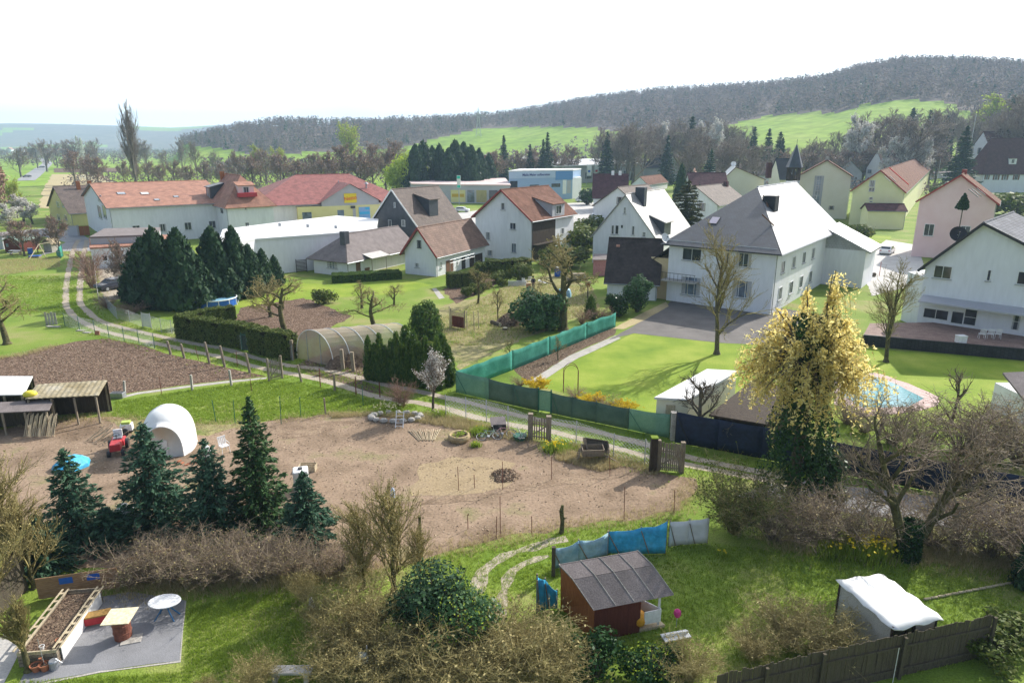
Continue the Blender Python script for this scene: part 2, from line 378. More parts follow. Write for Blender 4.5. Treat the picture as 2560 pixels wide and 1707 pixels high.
M_thujad = leafmat("dark_conifer", [(.018, .045, .024), (.035, .08, .038), (.065, .115, .05)], .22)
M_yew = leafmat("olive_conifer", [(.03, .042, .015), (.07, .08, .026), (.12, .12, .04)], .2)
M_hedge = leafmat("hedge_leaves", [(.05, .085, .015), (.10, .14, .028), (.17, .18, .05)], .25)
M_laurel = leafmat("laurel_leaves", [(.025, .075, .03), (.07, .15, .055), (.16, .25, .12)], .25, .35)
M_ivy = leafmat("ivy_leaves", [(.01, .035, .012), (.025, .07, .02), (.055, .11, .03)], .15, .4)
M_willow = leafmat("willow_catkins", [(.72, .56, .17), (.85, .72, .28), (.92, .84, .45)], .62)
M_lime = leafmat("lime_young_leaves", [(.28, .38, .03), (.42, .54, .06), (.52, .6, .13)], .45)
M_blos = leafmat("white_blossom", [(.5, .46, .42), (.7, .68, .62), (.82, .8, .78)], .2)
M_forsy = leafmat("forsythia_bloom", [(.55, .38, .01), (.78, .56, .02), (.8, .65, .1)], .25)
M_tuft = leafmat("grass_blades", [(.17, .25, .03), (.27, .38, .045), (.38, .48, .10)], .45)
M_tufty = leafmat("dry_grass_blades", [(.32, .27, .12), (.5, .42, .22), (.64, .55, .34)], .4)
M_litter = leafmat("leaf_litter", [(.16, .11, .075), (.28, .2, .135), (.46, .36, .26)], 0)
M_forest = leafmat("hill_wood_twigs", [(.10, .08, .085), (.145, .118, .115), (.19, .155, .14), (.17, .16, .11)], .5, .6, .8, nsc=.11)
M_floor = nmat("wood_floor", [(.12, .09, .085), (.2, .16, .14)], .02, .95, 0, .2, .1)
M_meadow = nmat("hill_meadow", [(.16, .26, .03), (.22, .33, .04), (.27, .35, .07)], .01, .95, 0, .1, .1)

# ---------------------------------------------------------------- terrain: flat village floor and the hills behind it
def sstep(a, b, x):
    t = np.clip((x-a)/(b-a), 0, 1); return t*t*(3-2*t)
KU = 1640.0
SKY_A = [(-400, 364), (500, 364), (560, 350), (640, 330), (740, 316), (800, 316), (870, 322), (960, 322), (1103, 312), (1280, 294), (1400, 270), (1480, 256), (1600, 246), (1750, 241), (1850, 233), (1920, 224), (2000, 209), (2060, 188), (2150, 172), (2250, 170), (2400, 180), (2560, 198), (2900, 240), (3400, 310)]
SKY_C = [(-900, 330), (0, 313), (130, 309), (250, 311), (400, 316), (500, 320), (640, 312), (760, 318), (870, 310), (950, 298), (1080, 304), (1200, 330), (1500, 364), (3000, 364)]
YA = [(-400, 900), (560, 900), (960, 950), (1280, 1150), (1600, 1150), (2150, 1000), (3400, 900)]
Y0 = [(-400, 620), (560, 620), (960, 600), (1280, 520), (1600, 420), (1900, 330), (2560, 290), (3400, 260)]
def _ip(tab, u): return np.interp(u, [a for a, _ in tab], [b for _, b in tab])
def zrow(y, v): k = (v-CV)/FPX; return CAMH + (-k*y*CP - y*SP)/(CP - k*SP)
def gz(x, y):
    x = np.asarray(x, float); y = np.asarray(y, float)
    u = 1280 + KU*x/np.maximum(y, 1)
    yc, y0 = _ip(YA, u), _ip(Y0, u)
    hc = np.maximum(0, zrow(yc, _ip(SKY_A, u)) - CAMH*(_ip(SKY_A, u) > 360))
    h1 = hc*np.where(y < yc, sstep(y0, yc, y)**.9, 1-.75*sstep(yc, yc+900, y))
    ycc = 3600.0
    hcc = np.maximum(0, zrow(ycc, _ip(SKY_C, u)) - 40*(_ip(SKY_C, u) > 360))
    h2 = hcc*np.where(y < ycc, sstep(2200, ycc, y), 1-.8*sstep(ycc, ycc+1500, y))
    bump = 3.0*np.sin(x*.013+1)*np.sin(y*.011) * sstep(350, 700, y)*(h1 > 2)
    return np.where(y < 250, 0, np.maximum(h1+bump, h2)*(y > 250))
def FOREST_EDGE(u):                                           # image row above which the slopes are wooded
    return _ip([(0, 330), (540, 372), (640, 385), (1000, 372), (1100, 345), (1200, 322), (1300, 318), (1480, 318), (1560, 332), (1700, 330), (1820, 312), (1915, 291), (2040, 280), (2075, 286), (2110, 280), (2150, 264), (2290, 248), (2370, 258), (2420, 285), (2560, 292)], u)
gy = np.concatenate([np.linspace(-60, 260, 9), np.linspace(290, 1300, 72), np.linspace(1350, 5600, 46)])
gk = np.linspace(-1.35, 1.35, 190)
V = []; 
for yy in gy:
    sx = gk*max(yy, 0)+gk*90; V.append(np.stack([sx, np.full_like(sx, yy), np.zeros_like(sx)], 1))
V = np.concatenate(V); V[:, 2] = gz(V[:, 0], V[:, 1])
nk = len(gk); idx = np.arange(len(V)).reshape(len(gy), nk)
F = np.stack([idx[:-1, :-1], idx[:-1, 1:], idx[1:, 1:], idx[1:, :-1]], -1).reshape(-1, 4)
cen = V[F].mean(1)
pu = np.array([px(c) if c[1] > 5 else (0, 2000) for c in cen]); wooded = (cen[:, 2] > 3) & (pu[:, 1] < FOREST_EDGE(pu[:, 0])) & (cen[:, 1] > 420)
meadow = ~wooded & (cen[:, 1] > 320)
far = cen[:, 1] > 1900
nfar = np.sin(cen[:, 0]*.004+2)*np.sin(cen[:, 1]*.006)+.5*np.sin(cen[:, 0]*.011)
me = np_mesh("ground", V, F, [M_grass, M_floor, M_meadow], smooth=True)
mi = np.where(wooded, 1, np.where(meadow, 2, 0)); mi = np.where(far, np.where(nfar > .45, 2, 1), mi)
me.polygons.foreach_set("material_index", mi.astype(np.int32)); me.update()
_tag(link_mesh("ground", me), kind="structure")

def sheet(name, poly, z, mat, wob=.12, seg=.8, world=False):
    P = [Vector(p) if world else gp(*p) for p in poly]; out = []
    r_ = random.Random(len(name)*7+len(poly))
    for i, p in enumerate(P):
        q = P[(i+1) % len(P)]; n = max(1, min(60, int((q-p).length/seg))); d = (q-p); nn = Vector((-d.y, d.x, 0)).normalized() if d.length > 1e-6 else Vector()
        for k in range(n):
            j = 0 if k == 0 else wob*(r_.random()-.5)*2
            out.append(p+d*(k/n)+nn*j)
    mb = MB(); ar = sum(out[i].x*out[(i+1) % len(out)].y-out[(i+1) % len(out)].x*out[i].y for i in range(len(out)))
    if ar < 0: out.reverse()
    mb.face([(p.x, p.y, z) for p in out])
    return _tag(mb.build(name, mat, uv=False), kind="structure")
def ribbon(name, pts, width, z, mat, wob=.08, step=1.2):
    P = [gp(*p) for p in pts]; Q = []
    for i in range(len(P)-1):                                  # catmull-rom for soft bends
        a, b, c, d = P[max(i-1, 0)], P[i], P[i+1], P[min(i+2, len(P)-1)]
        n = max(2, int((c-b).length/step))
        for k in range(n):
            t = k/n; Q.append(.5*((2*b)+(-a+c)*t+(2*a-5*b+4*c-d)*t*t+(-a+3*b-3*c+d)*t**3))
    Q.append(P[-1]); mb = MB(); Lf, Rt = [], []
    r_ = random.Random(5)
    for i, p in enumerate(Q):
        t = (Q[min(i+1, len(Q)-1)]-Q[max(i-1, 0)]).normalized(); nn = Vector((-t.y, t.x, 0))
        wl = width/2+wob*(r_.random()-.5)*2; wr = width/2+wob*(r_.random()-.5)*2
        Lf.append(p+nn*wl); Rt.append(p-nn*wr)
    for i in range(len(Q)-1):
        mb.face([(v.x, v.y, z) for v in (Rt[i], Rt[i+1], Lf[i+1], Lf[i])])
    return _tag(mb.build(name, mat, uv=False), kind="structure")

sheet("ploughed_bed", [(-60, 905), (60, 886), (136, 865), (191, 853), (272, 846), (349, 863), (389, 874), (425, 886), (463, 896), (523, 908), (567, 919), (624, 931), (668, 941), (560, 951), (477, 961), (343, 979), (300, 987), (-60, 1000)], .006, M_plough)
sheet("kerb_strip", [(296, 992), (343, 981), (477, 963), (560, 953), (668, 943), (664, 947), (560, 958), (477, 968), (343, 986), (300, 997)], .010, M_conc, .02)
sheet("bare_yard", [(-80, 1090), (60, 1060), (250, 1042), (480, 1062), (600, 1062), (700, 1048), (830, 1036), (940, 1028), (1040, 1046), (1170, 1066), (1300, 1092), (1420, 1122), (1520, 1152), (1640, 1178), (1740, 1196), (1730, 1240), (1700, 1275), (1600, 1298), (1400, 1318), (1200, 1358), (1060, 1398), (880, 1440), (500, 1440), (200, 1420), (-80, 1330)], .006, M_soil, .3)
sheet("yellow_patch", [(1050, 1160), (1130, 1140), (1230, 1146), (1290, 1158), (1270, 1215), (1170, 1235), (1030, 1240)], .012, M_sandy, .35)
sheet("dark_strip", [(930, 1262), (1150, 1238), (1400, 1196), (1560, 1188), (1400, 1212), (1150, 1254), (940, 1280)], .016, M_damp, .3)
sheet("dark_strip", [(640, 1070), (760, 1058), (900, 1052), (800, 1085), (660, 1100)], .012, M_damp, .35)
sheet("weedy_patch", [(260, 1050), (420, 1046), (560, 1062), (640, 1060), (520, 1090), (330, 1085)], .012, M_straw, .35)
sheet("pool_lawn", [(330, 790), (420, 765), (500, 735), (700, 705), (830, 712), (1010, 700), (1080, 712), (1000, 735), (760, 748), (590, 772), (440, 790)], .003, M_lawn, .2)
sheet("straw_plot", [(1125, 880), (1080, 800), (1110, 762), (1215, 740), (1290, 705), (1400, 680), (1480, 720), (1500, 770), (1420, 800), (1280, 860), (1150, 925)], .006, M_straw, .3)
sheet("soil_bed", [(600, 770), (760, 745), (880, 790), (770, 850), (640, 850), (585, 810)], .006, M_plough, .3)
sheet("vegetable_bed", [(1105, 725), (1190, 690), (1260, 702), (1140, 760)], .010, M_plough, .2)
sheet("litter_ground", [(735, 915), (850, 860), (915, 885), (912, 950), (960, 985), (900, 978), (800, 950)], .010, M_mulch, .2)
sheet("flower_bed", [(1285, 925), (1320, 895), (1480, 835), (1545, 815), (1535, 838), (1420, 890), (1350, 935), (1320, 952)], .006, M_mulch, .1)
sheet("edging_path", [(1320, 954), (1350, 936), (1420, 891), (1540, 838), (1552, 846), (1440, 898), (1375, 940), (1340, 962)], .010, M_conc, .04)
sheet("front_lawn", [(1342, 962), (1440, 899), (1585, 834), (1800, 858), (2000, 860), (2300, 880), (2600, 900), (2600, 1130), (2100, 1080), (1700, 1040), (1500, 1010)], .004, M_lawn, .1)
sheet("house_drive", [(1520, 850), (1560, 828), (1660, 770), (1700, 730), (2010, 780), (2060, 850), (1900, 862), (1800, 857), (1585, 833)], .012, M_shady_drive, .05)  # paving and painted house shadow in one dark sheet
sheet("sand_path", [(1531, 822), (1560, 823), (1612, 800), (1672, 766), (1665, 755), (1600, 786)], .016, M_sand, .04)
sheet("yard_paving", [(2130, 640), (2160, 690), (2180, 740), (2260, 720), (2310, 660), (2290, 612), (2215, 600), (2170, 632)], .012, M_pave, .1)
sheet("side_lawn", [(2120, 640), (2160, 585), (2230, 590), (2215, 612), (2165, 640)], .010, M_lawn, .1)
sheet("pond_edging", [(2085, 930), (2190, 932), (2270, 958), (2345, 992), (2342, 1015), (2280, 1030), (2150, 1042), (2085, 1010)], .016, M_stone, .15)
sheet("pond_water", [(2100, 940), (2185, 940), (2250, 965), (2310, 996), (2270, 1017), (2160, 1020), (2105, 990)], .024, M_water, .08)
sheet("street", [(95, 640), (150, 628), (230, 628), (228, 600), (195, 580), (120, 570), (-40, 585), (-40, 600), (110, 592), (165, 606)], .008, M_road, .05)
sheet("side_street", [(1840, 1240), (2560, 1345), (2900, 1400), (2900, 1300), (2560, 1268), (1960, 1195)], .008, M_asph, .1)
sheet("patio", [(40, 1720), (120, 1575), (190, 1500), (330, 1478), (462, 1500), (458, 1560), (449, 1651), (250, 1677), (120, 1700)], .010, M_asph, .03)
sheet("patio_edging", [(40, 1724), (250, 1681), (452, 1655), (466, 1502), (462, 1500), (449, 1651), (250, 1677), (42, 1718)], .014, M_conc, .02)
sheet("stepping_path", [(-40, 1640), (30, 1560), (60, 1600), (10, 1707), (-60, 1760)], .008, M_pave, .04)
sheet("gravel_yard", [(240, 640), (350, 640), (400, 690), (320, 742), (262, 756), (246, 700)], .008, M_track, .2)
sheet("hall_yard", [(1020, 545), (1460, 535), (1540, 590), (1400, 600), (1240, 590), (1060, 590)], .008, M_pave, .1)
sheet("car_park", [(700, 590), (1300, 512), (1500, 505), (1500, 560), (1150, 575)], .006, M_pave, .1)
sheet("garden_path", [(1090, 720), (1112, 745), (1098, 748), (1080, 722)], .012, M_conc, .04)
rutA = [(197, 600), (188, 614), (177, 650), (169, 696), (165, 729), (165, 761), (180, 786), (207, 805), (245, 824), (300, 838), (354, 851), (408, 862), (490, 880), (560, 894), (640, 917), (722, 933), (803, 949), (885, 974), (960, 996), (1040, 1006), (1120, 1023), (1185, 1042), (1280, 1062), (1362, 1075), (1416, 1088), (1471, 1102), (1552, 1124), (1620, 1142), (1743, 1166), (1840, 1186), (2000, 1215)]
rutB = [(217, 600), (207, 650), (204, 683), (200, 723), (200, 756), (215, 775), (237, 794), (272, 811), (327, 824), (408, 843), (490, 860), (560, 872), (640, 895), (722, 914), (803, 922), (885, 941), (967, 963), (1050, 980), (1103, 992), (1157, 1003), (1280, 1035), (1362, 1053), (1471, 1074), (1552, 1096), (1620, 1112), (1690, 1134), (1800, 1160), (2000, 1200)]
ribbon("wheel_rut", rutA, .72, .012, M_track)
ribbon("wheel_rut", rutB, .72, .016, M_track)
# worn earth curves on the lower lawn
ribbon("worn_path", [(1175, 1570), (1190, 1490), (1215, 1430), (1260, 1390), (1330, 1365), (1420, 1350)], .55, .010, M_track, .2, .6)
ribbon("worn_path", [(1245, 1560), (1250, 1500), (1270, 1450), (1310, 1410), (1370, 1388)], .4, .014, M_track, .15, .6)
# far fields and the country road
def fsheet(name, poly, z, mat): return sheet(name, poly, z, mat, .6, 8)
fsheet("far_meadow", [(20, 397), (105, 400), (50, 435), (20, 440), (-60, 460), (-60, 397)], .05, M_meadow)
fsheet("far_field", [(130, 436), (250, 436), (300, 460), (250, 520), (160, 525), (98, 520), (110, 470)], .05, M_sand)
fsheet("green_field", [(150, 405), (290, 400), (300, 416), (140, 420)], .06, M_meadow)
fsheet("brown_field", [(135, 421), (300, 420), (300, 431), (135, 432)], .06, M_plough)
ribbon("country_road", [(62, 452), (80, 440), (100, 424), (118, 409), (112, 402), (98, 396)], 9, .08, M_road, .1, 8)
# ---------------------------------------------------------------- plants
NR = np.random.default_rng(11)
def unit(n):
    v = NR.normal(size=(n, 3)); return v/np.linalg.norm(v, axis=1, keepdims=True)
def cards(cen, size, nrm=None, asp=1.6, jit=.45, axis=None):
    """leaf-sized quads: returns V, F"""
    n = len(cen); size = np.broadcast_to(np.asarray(size, float), (n,))*NR.uniform(1-jit, 1+jit, n)
    nn = unit(n) if nrm is None else nrm
    a = unit(n) if axis is None else axis+unit(n)*.25
    a = a-nn*(a*nn).sum(1, keepdims=True); a /= np.linalg.norm(a, axis=1, keepdims=True)+1e-9
    b = np.cross(nn, a)
    A = a*(size*asp*.5)[:, None]; B = b*(size*.5)[:, None]
    V = np.stack([cen-A, cen+B*.9, cen+A, cen-B*.9], 1).reshape(-1, 3)
    return V, np.arange(4*n).reshape(n, 4)
def join(parts):
    vs, fs, o = [], [], 0
    for v, f in parts: vs.append(v); fs.append(f+o); o += len(v)
    return np.concatenate(vs), np.concatenate(fs)
def segs_mesh(S, k=4):
    """S rows: p0(3) p1(3) r0 r1 -> open prisms"""
    S = np.asarray(S, float); p0, p1, r0, r1 = S[:, 0:3], S[:, 3:6], S[:, 6], S[:, 7]
    d = p1-p0; ln = np.linalg.norm(d, axis=1, keepdims=True)+1e-9; d = d/ln
    up = np.where(np.abs(d[:, 2:3]) < .9, [[0, 0, 1.]], [[1., 0, 0]]); a = np.cross(d, up); a /= np.linalg.norm(a, axis=1, keepdims=True); b = np.cross(d, a)
    an = 2*np.pi*np.arange(k)/k; c, s = np.cos(an), np.sin(an)
    ring = a[:, None, :]*c[None, :, None]+b[:, None, :]*s[None, :, None]
    V = np.concatenate([p0[:, None]+ring*r0[:, None, None], (p1+d*ln*.04)[:, None]+ring*r1[:, None, None]], 1).reshape(-1, 3)
    q = np.arange(k); f = np.stack([q, (q+1) % k, k+(q+1) % k, k+q], 1)
    F = (np.arange(len(S))[:, None, None]*2*k+f[None]).reshape(-1, 4)
    return V, F
def grow(r, H, spread=.6, first=.25, n1=7, depth=4, kids=(5, 5, 4), rad=.02, up=.25, curve=.25, fork=1, twig=.35, lean=(0, 0), bend=.18):
    """bare crown: limbs as chains of segments. Returns list rows with level appended"""
    S = []
    def branch(p, d, ln, rd, lv):
        k = 4 if lv < 2 else (3 if lv == 2 else 2); pts = [p]; dd = d.copy(); seg = ln/k
        for i in range(k):
            q_ = bend if lv else bend*.45; dd = dd+np.array([r.gauss(0, q_), r.gauss(0, q_), r.gauss(0, q_)+(up*.35 if lv else .12)])
            dd /= np.linalg.norm(dd); q = pts[-1]+dd*seg
            ra = rd*(1-.62*i/k); rb = rd*(1-.62*(i+1)/k)
            S.append((*pts[-1], *q, ra, rb, lv)); pts.append(q)
        if lv >= depth: return
        nk = n1 if lv == 0 else kids[min(lv-1, len(kids)-1)]
        for j in range(nk):
            t = first+(1-first)*(j+r.random()*.8)/nk if lv == 0 else .25+.75*(j+r.random())/nk
            t = min(t, .99); i = min(int(t*k), k-1); b0 = pts[i]+(pts[i+1]-pts[i])*(t*k-i)
            ax = pts[i+1]-pts[i]; ax = ax/np.linalg.norm(ax)
            rv = np.array([r.gauss(0, 1) for _ in range(3)]); rv -= ax*rv.dot(ax); rv /= np.linalg.norm(rv)+1e-9
            ang = spread*(.75+.5*r.random()); nd = ax*math.cos(ang)+rv*math.sin(ang)
            fl = (1.0-.55*t if lv == 0 else 1)*(.5+.3*r.random())
            branch(b0, nd, ln*fl*(.85 if lv == 0 else .8), max(rd*(.5-.12*t), .006), lv+1)
    branch(np.zeros(3), np.array([lean[0], lean[1], 1.]), H*.8, H*rad, 0)
    return S
def bare_tree(name, seed, H, bark, twig, label, cat="tree", minr=.012, split=2, leaf=None, leafn=0, leafs=.1, forks=((0, 0),), **kw):
    """prototype at the origin: Empty > trunk (with limbs) and crown (twigs, buds)"""
    r = random.Random(seed); S = np.concatenate([np.array(grow(r, H, lean=q, **kw)) for q in forks]); lv = S[:, 8]
    tk = S[lv == 0][-1]; tk = tk*(len(forks) == 1)+[0, 0, 0, 0, 0, 1e-3*(len(forks) > 1), 0, 0, 0]; S[:, 0:2] -= tk[3:5]*.85*np.clip(S[:, 2:3]/tk[5], 0, 1); S[:, 3:5] -= tk[3:5]*.85*np.clip(S[:, 5:6]/tk[5], 0, 1); sc_h = H/max(S[:, 5].max(), .1); S[:, :6] *= sc_h
    S[:, 6] = np.maximum(S[:, 6], minr); S[:, 7] = np.maximum(S[:, 7], minr*.8)
    t = thing(name, label, cat)
    tr = S[lv < split]; w_ = S[lv >= split]
    root = tr.copy()[:1]; root[:, 3:6] = root[:, :3]+(root[:, 3:6]-root[:, :3])*.18; root[:, 6] *= 1.55; root[:, 7] = tr[0, 6]
    link_mesh("trunk", np_mesh("trunk", *segs_mesh(np.concatenate([tr, root])[:, :8], 7), bark, True), t)
    parts = [segs_mesh(w_[:, :8], 3)] if len(w_) else []
    mats = [twig]
    if leafn:
        src = w_[w_[:, 8] >= kw.get('depth', 4)-1]; pick = NR.integers(0, len(src), leafn); tt = NR.random((leafn, 1))
        c = src[pick, 0:3]*(1-tt)+src[pick, 3:6]*tt+NR.normal(size=(leafn, 3))*leafs*.8
        nv = sum(len(p[0]) for p in parts); nf = sum(len(p[1]) for p in parts)
        parts.append(cards(c, leafs, asp=1.4)); mats.append(leaf)
    Vv, Ff = join(parts); me = np_mesh("crown", Vv, Ff, mats)
    if leafn:
        mi = np.zeros(len(Ff), np.int32); mi[nf:] = 1; me.polygons.foreach_set("material_index", mi)
    link_mesh("crown", me, t); return t
def spruce(name, seed, H, R, needles, label, dens=1.0, tiers=22, card=.16, droop=.25, bark=None, low=.06, pw=.9):
    r = random.Random(seed); t = thing(name, label, "tree"); S = [(0, 0, 0, 0, 0, H*.97, H*.016, .01)]; C = []; AX = []
    for i in range(tiers):
        f = low+(1-low)*(i+.3*r.random())/tiers; z = H*f; rr = R*(1-f)**pw*(.85+.3*r.random())+.05
        nb = max(4, int((9-4*f)*(.9+.3*r.random()))); ph = r.random()*6.28
        for k in range(nb):
            a = ph+6.283*k/nb+r.gauss(0, .16); ln = rr*(.75+.4*r.random())
            d = np.array([math.cos(a), math.sin(a), -droop*(1-f*1.2)+.12*r.random()]); e = np.array([0, 0, z])+d*ln
            S.append((0, 0, z, *e, .018, .006)); m = max(4, int(ln/card*3.2*dens)); ts = NR.random(m)**.75
            lat = np.array([-d[1], d[0], 0])
            c = np.array([0, 0, z])+d*ln*ts[:, None]+lat*(NR.uniform(-1, 1, m)*(1-ts*.75)*ln*.30)[:, None]+np.array([0, 0, 1])*(NR.normal(size=m)*.05-.03)[:, None]
            C.append(c); AX.append(np.tile(d, (m, 1))+lat*NR.uniform(-.8, .8, (m, 1)))
    m = 30; C.append(np.stack([NR.normal(size=m)*.04, NR.normal(size=m)*.04, H*(1-.07*NR.random(m))], 1)); AX.append(np.tile([0, 0, 1.], (m, 1)))
    c = np.concatenate(C); ax = np.concatenate(AX); n = len(c)
    link_mesh("trunk", np_mesh("trunk", *segs_mesh(S, 5), bark or M_bark), t)
    up = unit(n)*.55+np.array([0, 0, .7]); up /= np.linalg.norm(up, axis=1, keepdims=True)
    link_mesh("crown", np_mesh("crown", *cards(c, card, up, 2.3, axis=ax), needles), t); return t
def cone_pts(n, H, R, pw=1.0, r0=.35, belly=.12):
    f = 1-NR.random(n)**.62; f = np.clip(f, 0, 1); prof = R*np.minimum(1, (f+.02)/belly)**.5*(1-f)**pw if belly else R*(1-f)**pw
    a = NR.random(n)*6.283; lob = 1+.13*np.sin(a*5+f*9)+.08*np.sin(a*11-f*17)
    rr = prof*lob*np.sqrt(NR.uniform(r0, 1, n)); return np.stack([rr*np.cos(a), rr*np.sin(a), f*H], 1)
def column_conifer(name, seed, H, R, mat, label, n=2600, card=.13, pw=.75, vert=True, cat="tree"):
    t = thing(name, label, cat); c = cone_pts(n, H, R, pw)
    out = c*[1, 1, 0]; out /= np.linalg.norm(out, axis=1, keepdims=True)+1e-6; nn = out+unit(n)*.6; nn /= np.linalg.norm(nn, axis=1, keepdims=True)
    link_mesh("trunk", np_mesh("trunk", *segs_mesh([(0, 0, 0, 0, 0, H*.9, max(.05, R*.12), .02)], 6), M_bark), t)
    link_mesh("crown", np_mesh("crown", *cards(c, card, nn, 2.2, axis=np.tile([0, 0, 1.], (n, 1))+out*.4), mat), t); return t
def blob_pts(n, lobes, shell=.5):
    """points through overlapping lobes (cx,cy,cz,rx,ry,rz)"""
    lobes = np.array(lobes, float); wgt = lobes[:, 3]*lobes[:, 4]*lobes[:, 5]; wgt = wgt**.7; k = NR.choice(len(lobes), n, p=wgt/wgt.sum())
    u = unit(n); rr = NR.uniform(shell**3, 1, n)**(1/3); rr *= 1+.12*np.sin(u[:, 0]*7+k)*np.cos(u[:, 2]*6)
    p = lobes[k, :3]+u*rr[:, None]*lobes[k, 3:]; return p, u
def bush(name, H, R, mat, label, n=2500, card=.12, lob=9, seed=1, twigs=40, cat="bush", flat=False, asp=1.5, twigm=None, mats2=None, n2=0, card2=.08):
    r = random.Random(seed); t = thing(name, label, cat); lobes = [(0, 0, H*.5, R*.75, R*.75, H*.48)]
    for i in range(lob):
        a = r.random()*6.28; d = R*(.35+.4*r.random()); z = H*(.22+.55*r.random()); q = R*(.28+.2*r.random())
        lobes.append((math.cos(a)*d, math.sin(a)*d, z, q, q, min(q, H*.3)))
    p, u = blob_pts(n, lobes); p[:, 2] = np.where(p[:, 2] < .03, NR.random(n)*.25*H, p[:, 2])
    nn = u+unit(n)*.7; nn /= np.linalg.norm(nn, axis=1, keepdims=True); parts = [cards(p, card, nn, asp)]
    nf = n; mats = [mat]
    if n2:
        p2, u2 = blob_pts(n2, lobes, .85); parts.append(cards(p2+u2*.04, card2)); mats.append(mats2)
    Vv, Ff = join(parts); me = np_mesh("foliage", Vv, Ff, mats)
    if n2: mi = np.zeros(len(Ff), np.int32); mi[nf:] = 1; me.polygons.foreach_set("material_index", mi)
    link_mesh("foliage", me, t)
    S = []
    for i in range(twigs):
        a = r.random()*6.28; d = R*.8*r.random(); S.append((math.cos(a)*.1*R, math.sin(a)*.1*R, 0, math.cos(a)*d, math.sin(a)*d, H*(.5+.4*r.random()), .02, .007))
    link_mesh("stem", np_mesh("stem", *segs_mesh(S, 4), twigm or M_bark), t); return t
def twig_bush(name, seed, H, R, mat, label, stems=45, sub=14, rad=.012, leaf=None, leafn=0, leafs=.06, arch=.35, cat="bush", fan=1.0):
    r = random.Random(seed); S = []; t = thing(name, label, cat)
    for i in range(stems):
        a = r.random()*6.28; d = R*(.2+.8*math.sqrt(r.random())); h = H*(.55+.45*r.random())*(1-.25*(d/R)**2)
        p = np.array([math.cos(a)*R*.12*r.random(), math.sin(a)*R*.12*r.random(), 0]); e = np.array([math.cos(a)*d*fan, math.sin(a)*d*fan, h]); m = (p+e)/2+np.array([r.gauss(0, .06)*R-.12*math.cos(a)*d, r.gauss(0, .06)*R-.12*math.sin(a)*d, h*.12*arch*2])
        S += [(*p, *m, rad*1.6, rad), (*m, *e, rad, rad*.5)]
        for j in range(sub):
            q = r.random(); b = m+(e-m)*q if r.random() < .7 else p+(m-p)*(.3+.7*q)
            dv = np.array([r.gauss(0, 1), r.gauss(0, 1), r.gauss(.5, .7)]); dv *= H*.16*(.5+r.random())/np.linalg.norm(dv)
            S.append((*b, *(b+dv), rad*.55, rad*.35))
            if r.random() < .6:
                b2 = b+dv*.6; dv2 = np.array([r.gauss(0, 1), r.gauss(0, 1), r.gauss(.3, .7)])*H*.05; S.append((*b2, *(b2+dv2), rad*.4, rad*.3))
    S = np.array(S); parts = [segs_mesh(S, 3)]; nf = len(parts[0][1]); mats = [mat]
    if leafn:
        k = NR.integers(0, len(S), leafn); tt = NR.random((leafn, 1)); c = S[k, 0:3]*(1-tt)+S[k, 3:6]*tt+NR.normal(size=(leafn, 3))*leafs*.6
        c = c[c[:, 2] > H*.12]; parts.append(cards(c, leafs)); mats.append(leaf)
    Vv, Ff = join(parts); me = np_mesh("twigs", Vv, Ff, mats)
    if leafn: mi = np.zeros(len(Ff), np.int32); mi[nf:] = 1; me.polygons.foreach_set("material_index", mi)
    o = link_mesh("twigs", me, t); return t
def one_mesh(t):
    return t
def hedge(name, pts, width, height, mat, label, card=.11, dens=260, cat="hedge", top=None):
    """clipped hedge along a ground polyline: leafy skin over a dark core"""
    P = [Vector(p) for p in pts]; loc = P[0]; t = thing(name, label, cat, loc); C, N = [], []; core = MB()
    for i in range(len(P)-1):
        a, b = P[i], P[i+1]; d = (b-a); ln = d.length; d.normalize(); nn = Vector((-d.y, d.x, 0)); hh = height
        area = ln*(2*hh+width); n = int(area*dens); s = NR.random(n)*ln; k = NR.random(n)*(2*hh+width)
        left = k < hh; rt = k > hh+width; tp = ~left & ~rt
        off = np.where(left, -width/2, np.where(rt, width/2, k-hh-width/2)); z = np.where(left, k, np.where(rt, k-hh-width, hh))
        rnd_ = 1-.25*np.clip((z/hh-.75)*4, 0, 1)*(~tp); off = off*rnd_; wav = .05*np.sin(s*2.3)+.05*np.sin(s*5.1+1)
        z = z*(1+wav*.5)+NR.normal(size=n)*.03; off = off+NR.normal(size=n)*.035+wav*np.sign(off)
        base = np.array(a-loc); C.append(base+np.outer(s, np.array(d))+np.outer(off, np.array(nn))+np.outer(z, [0, 0, 1]))
        q = np.where(tp[:, None], [[0, 0, 1.]], np.sign(off)[:, None]*np.array(nn)[None]); N.append(q)
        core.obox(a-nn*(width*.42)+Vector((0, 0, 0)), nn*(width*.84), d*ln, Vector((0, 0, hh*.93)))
    for e, s_ in ((P[0], -1), (P[-1], 1)):                      # leafy ends
        d = ((P[1]-P[0]) if s_ < 0 else (P[-1]-P[-2])).normalized()*s_; nn = Vector((-d.y, d.x, 0)); n = int(width*height*dens)
        c = np.array(e-loc)+np.outer(NR.uniform(-.5, .5, n)*width, np.array(nn))+np.outer(NR.random(n)*height, [0, 0, 1])+np.outer(NR.normal(size=n)*.05, np.array(d)); C.append(c); N.append(np.tile(np.array(d), (n, 1)))
    c = np.concatenate(C); nn = np.concatenate(N)+unit(len(c))*.6; nn /= np.linalg.norm(nn, axis=1, keepdims=True)
    link_mesh("foliage", np_mesh("foliage", *cards(c, card, nn, 1.6), mat), t)
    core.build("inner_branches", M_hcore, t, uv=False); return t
M_hcore = nmat("inner_twigs", [(.015, .015, .008), (.035, .03, .015)], 4, 1, .5, 12, .05)
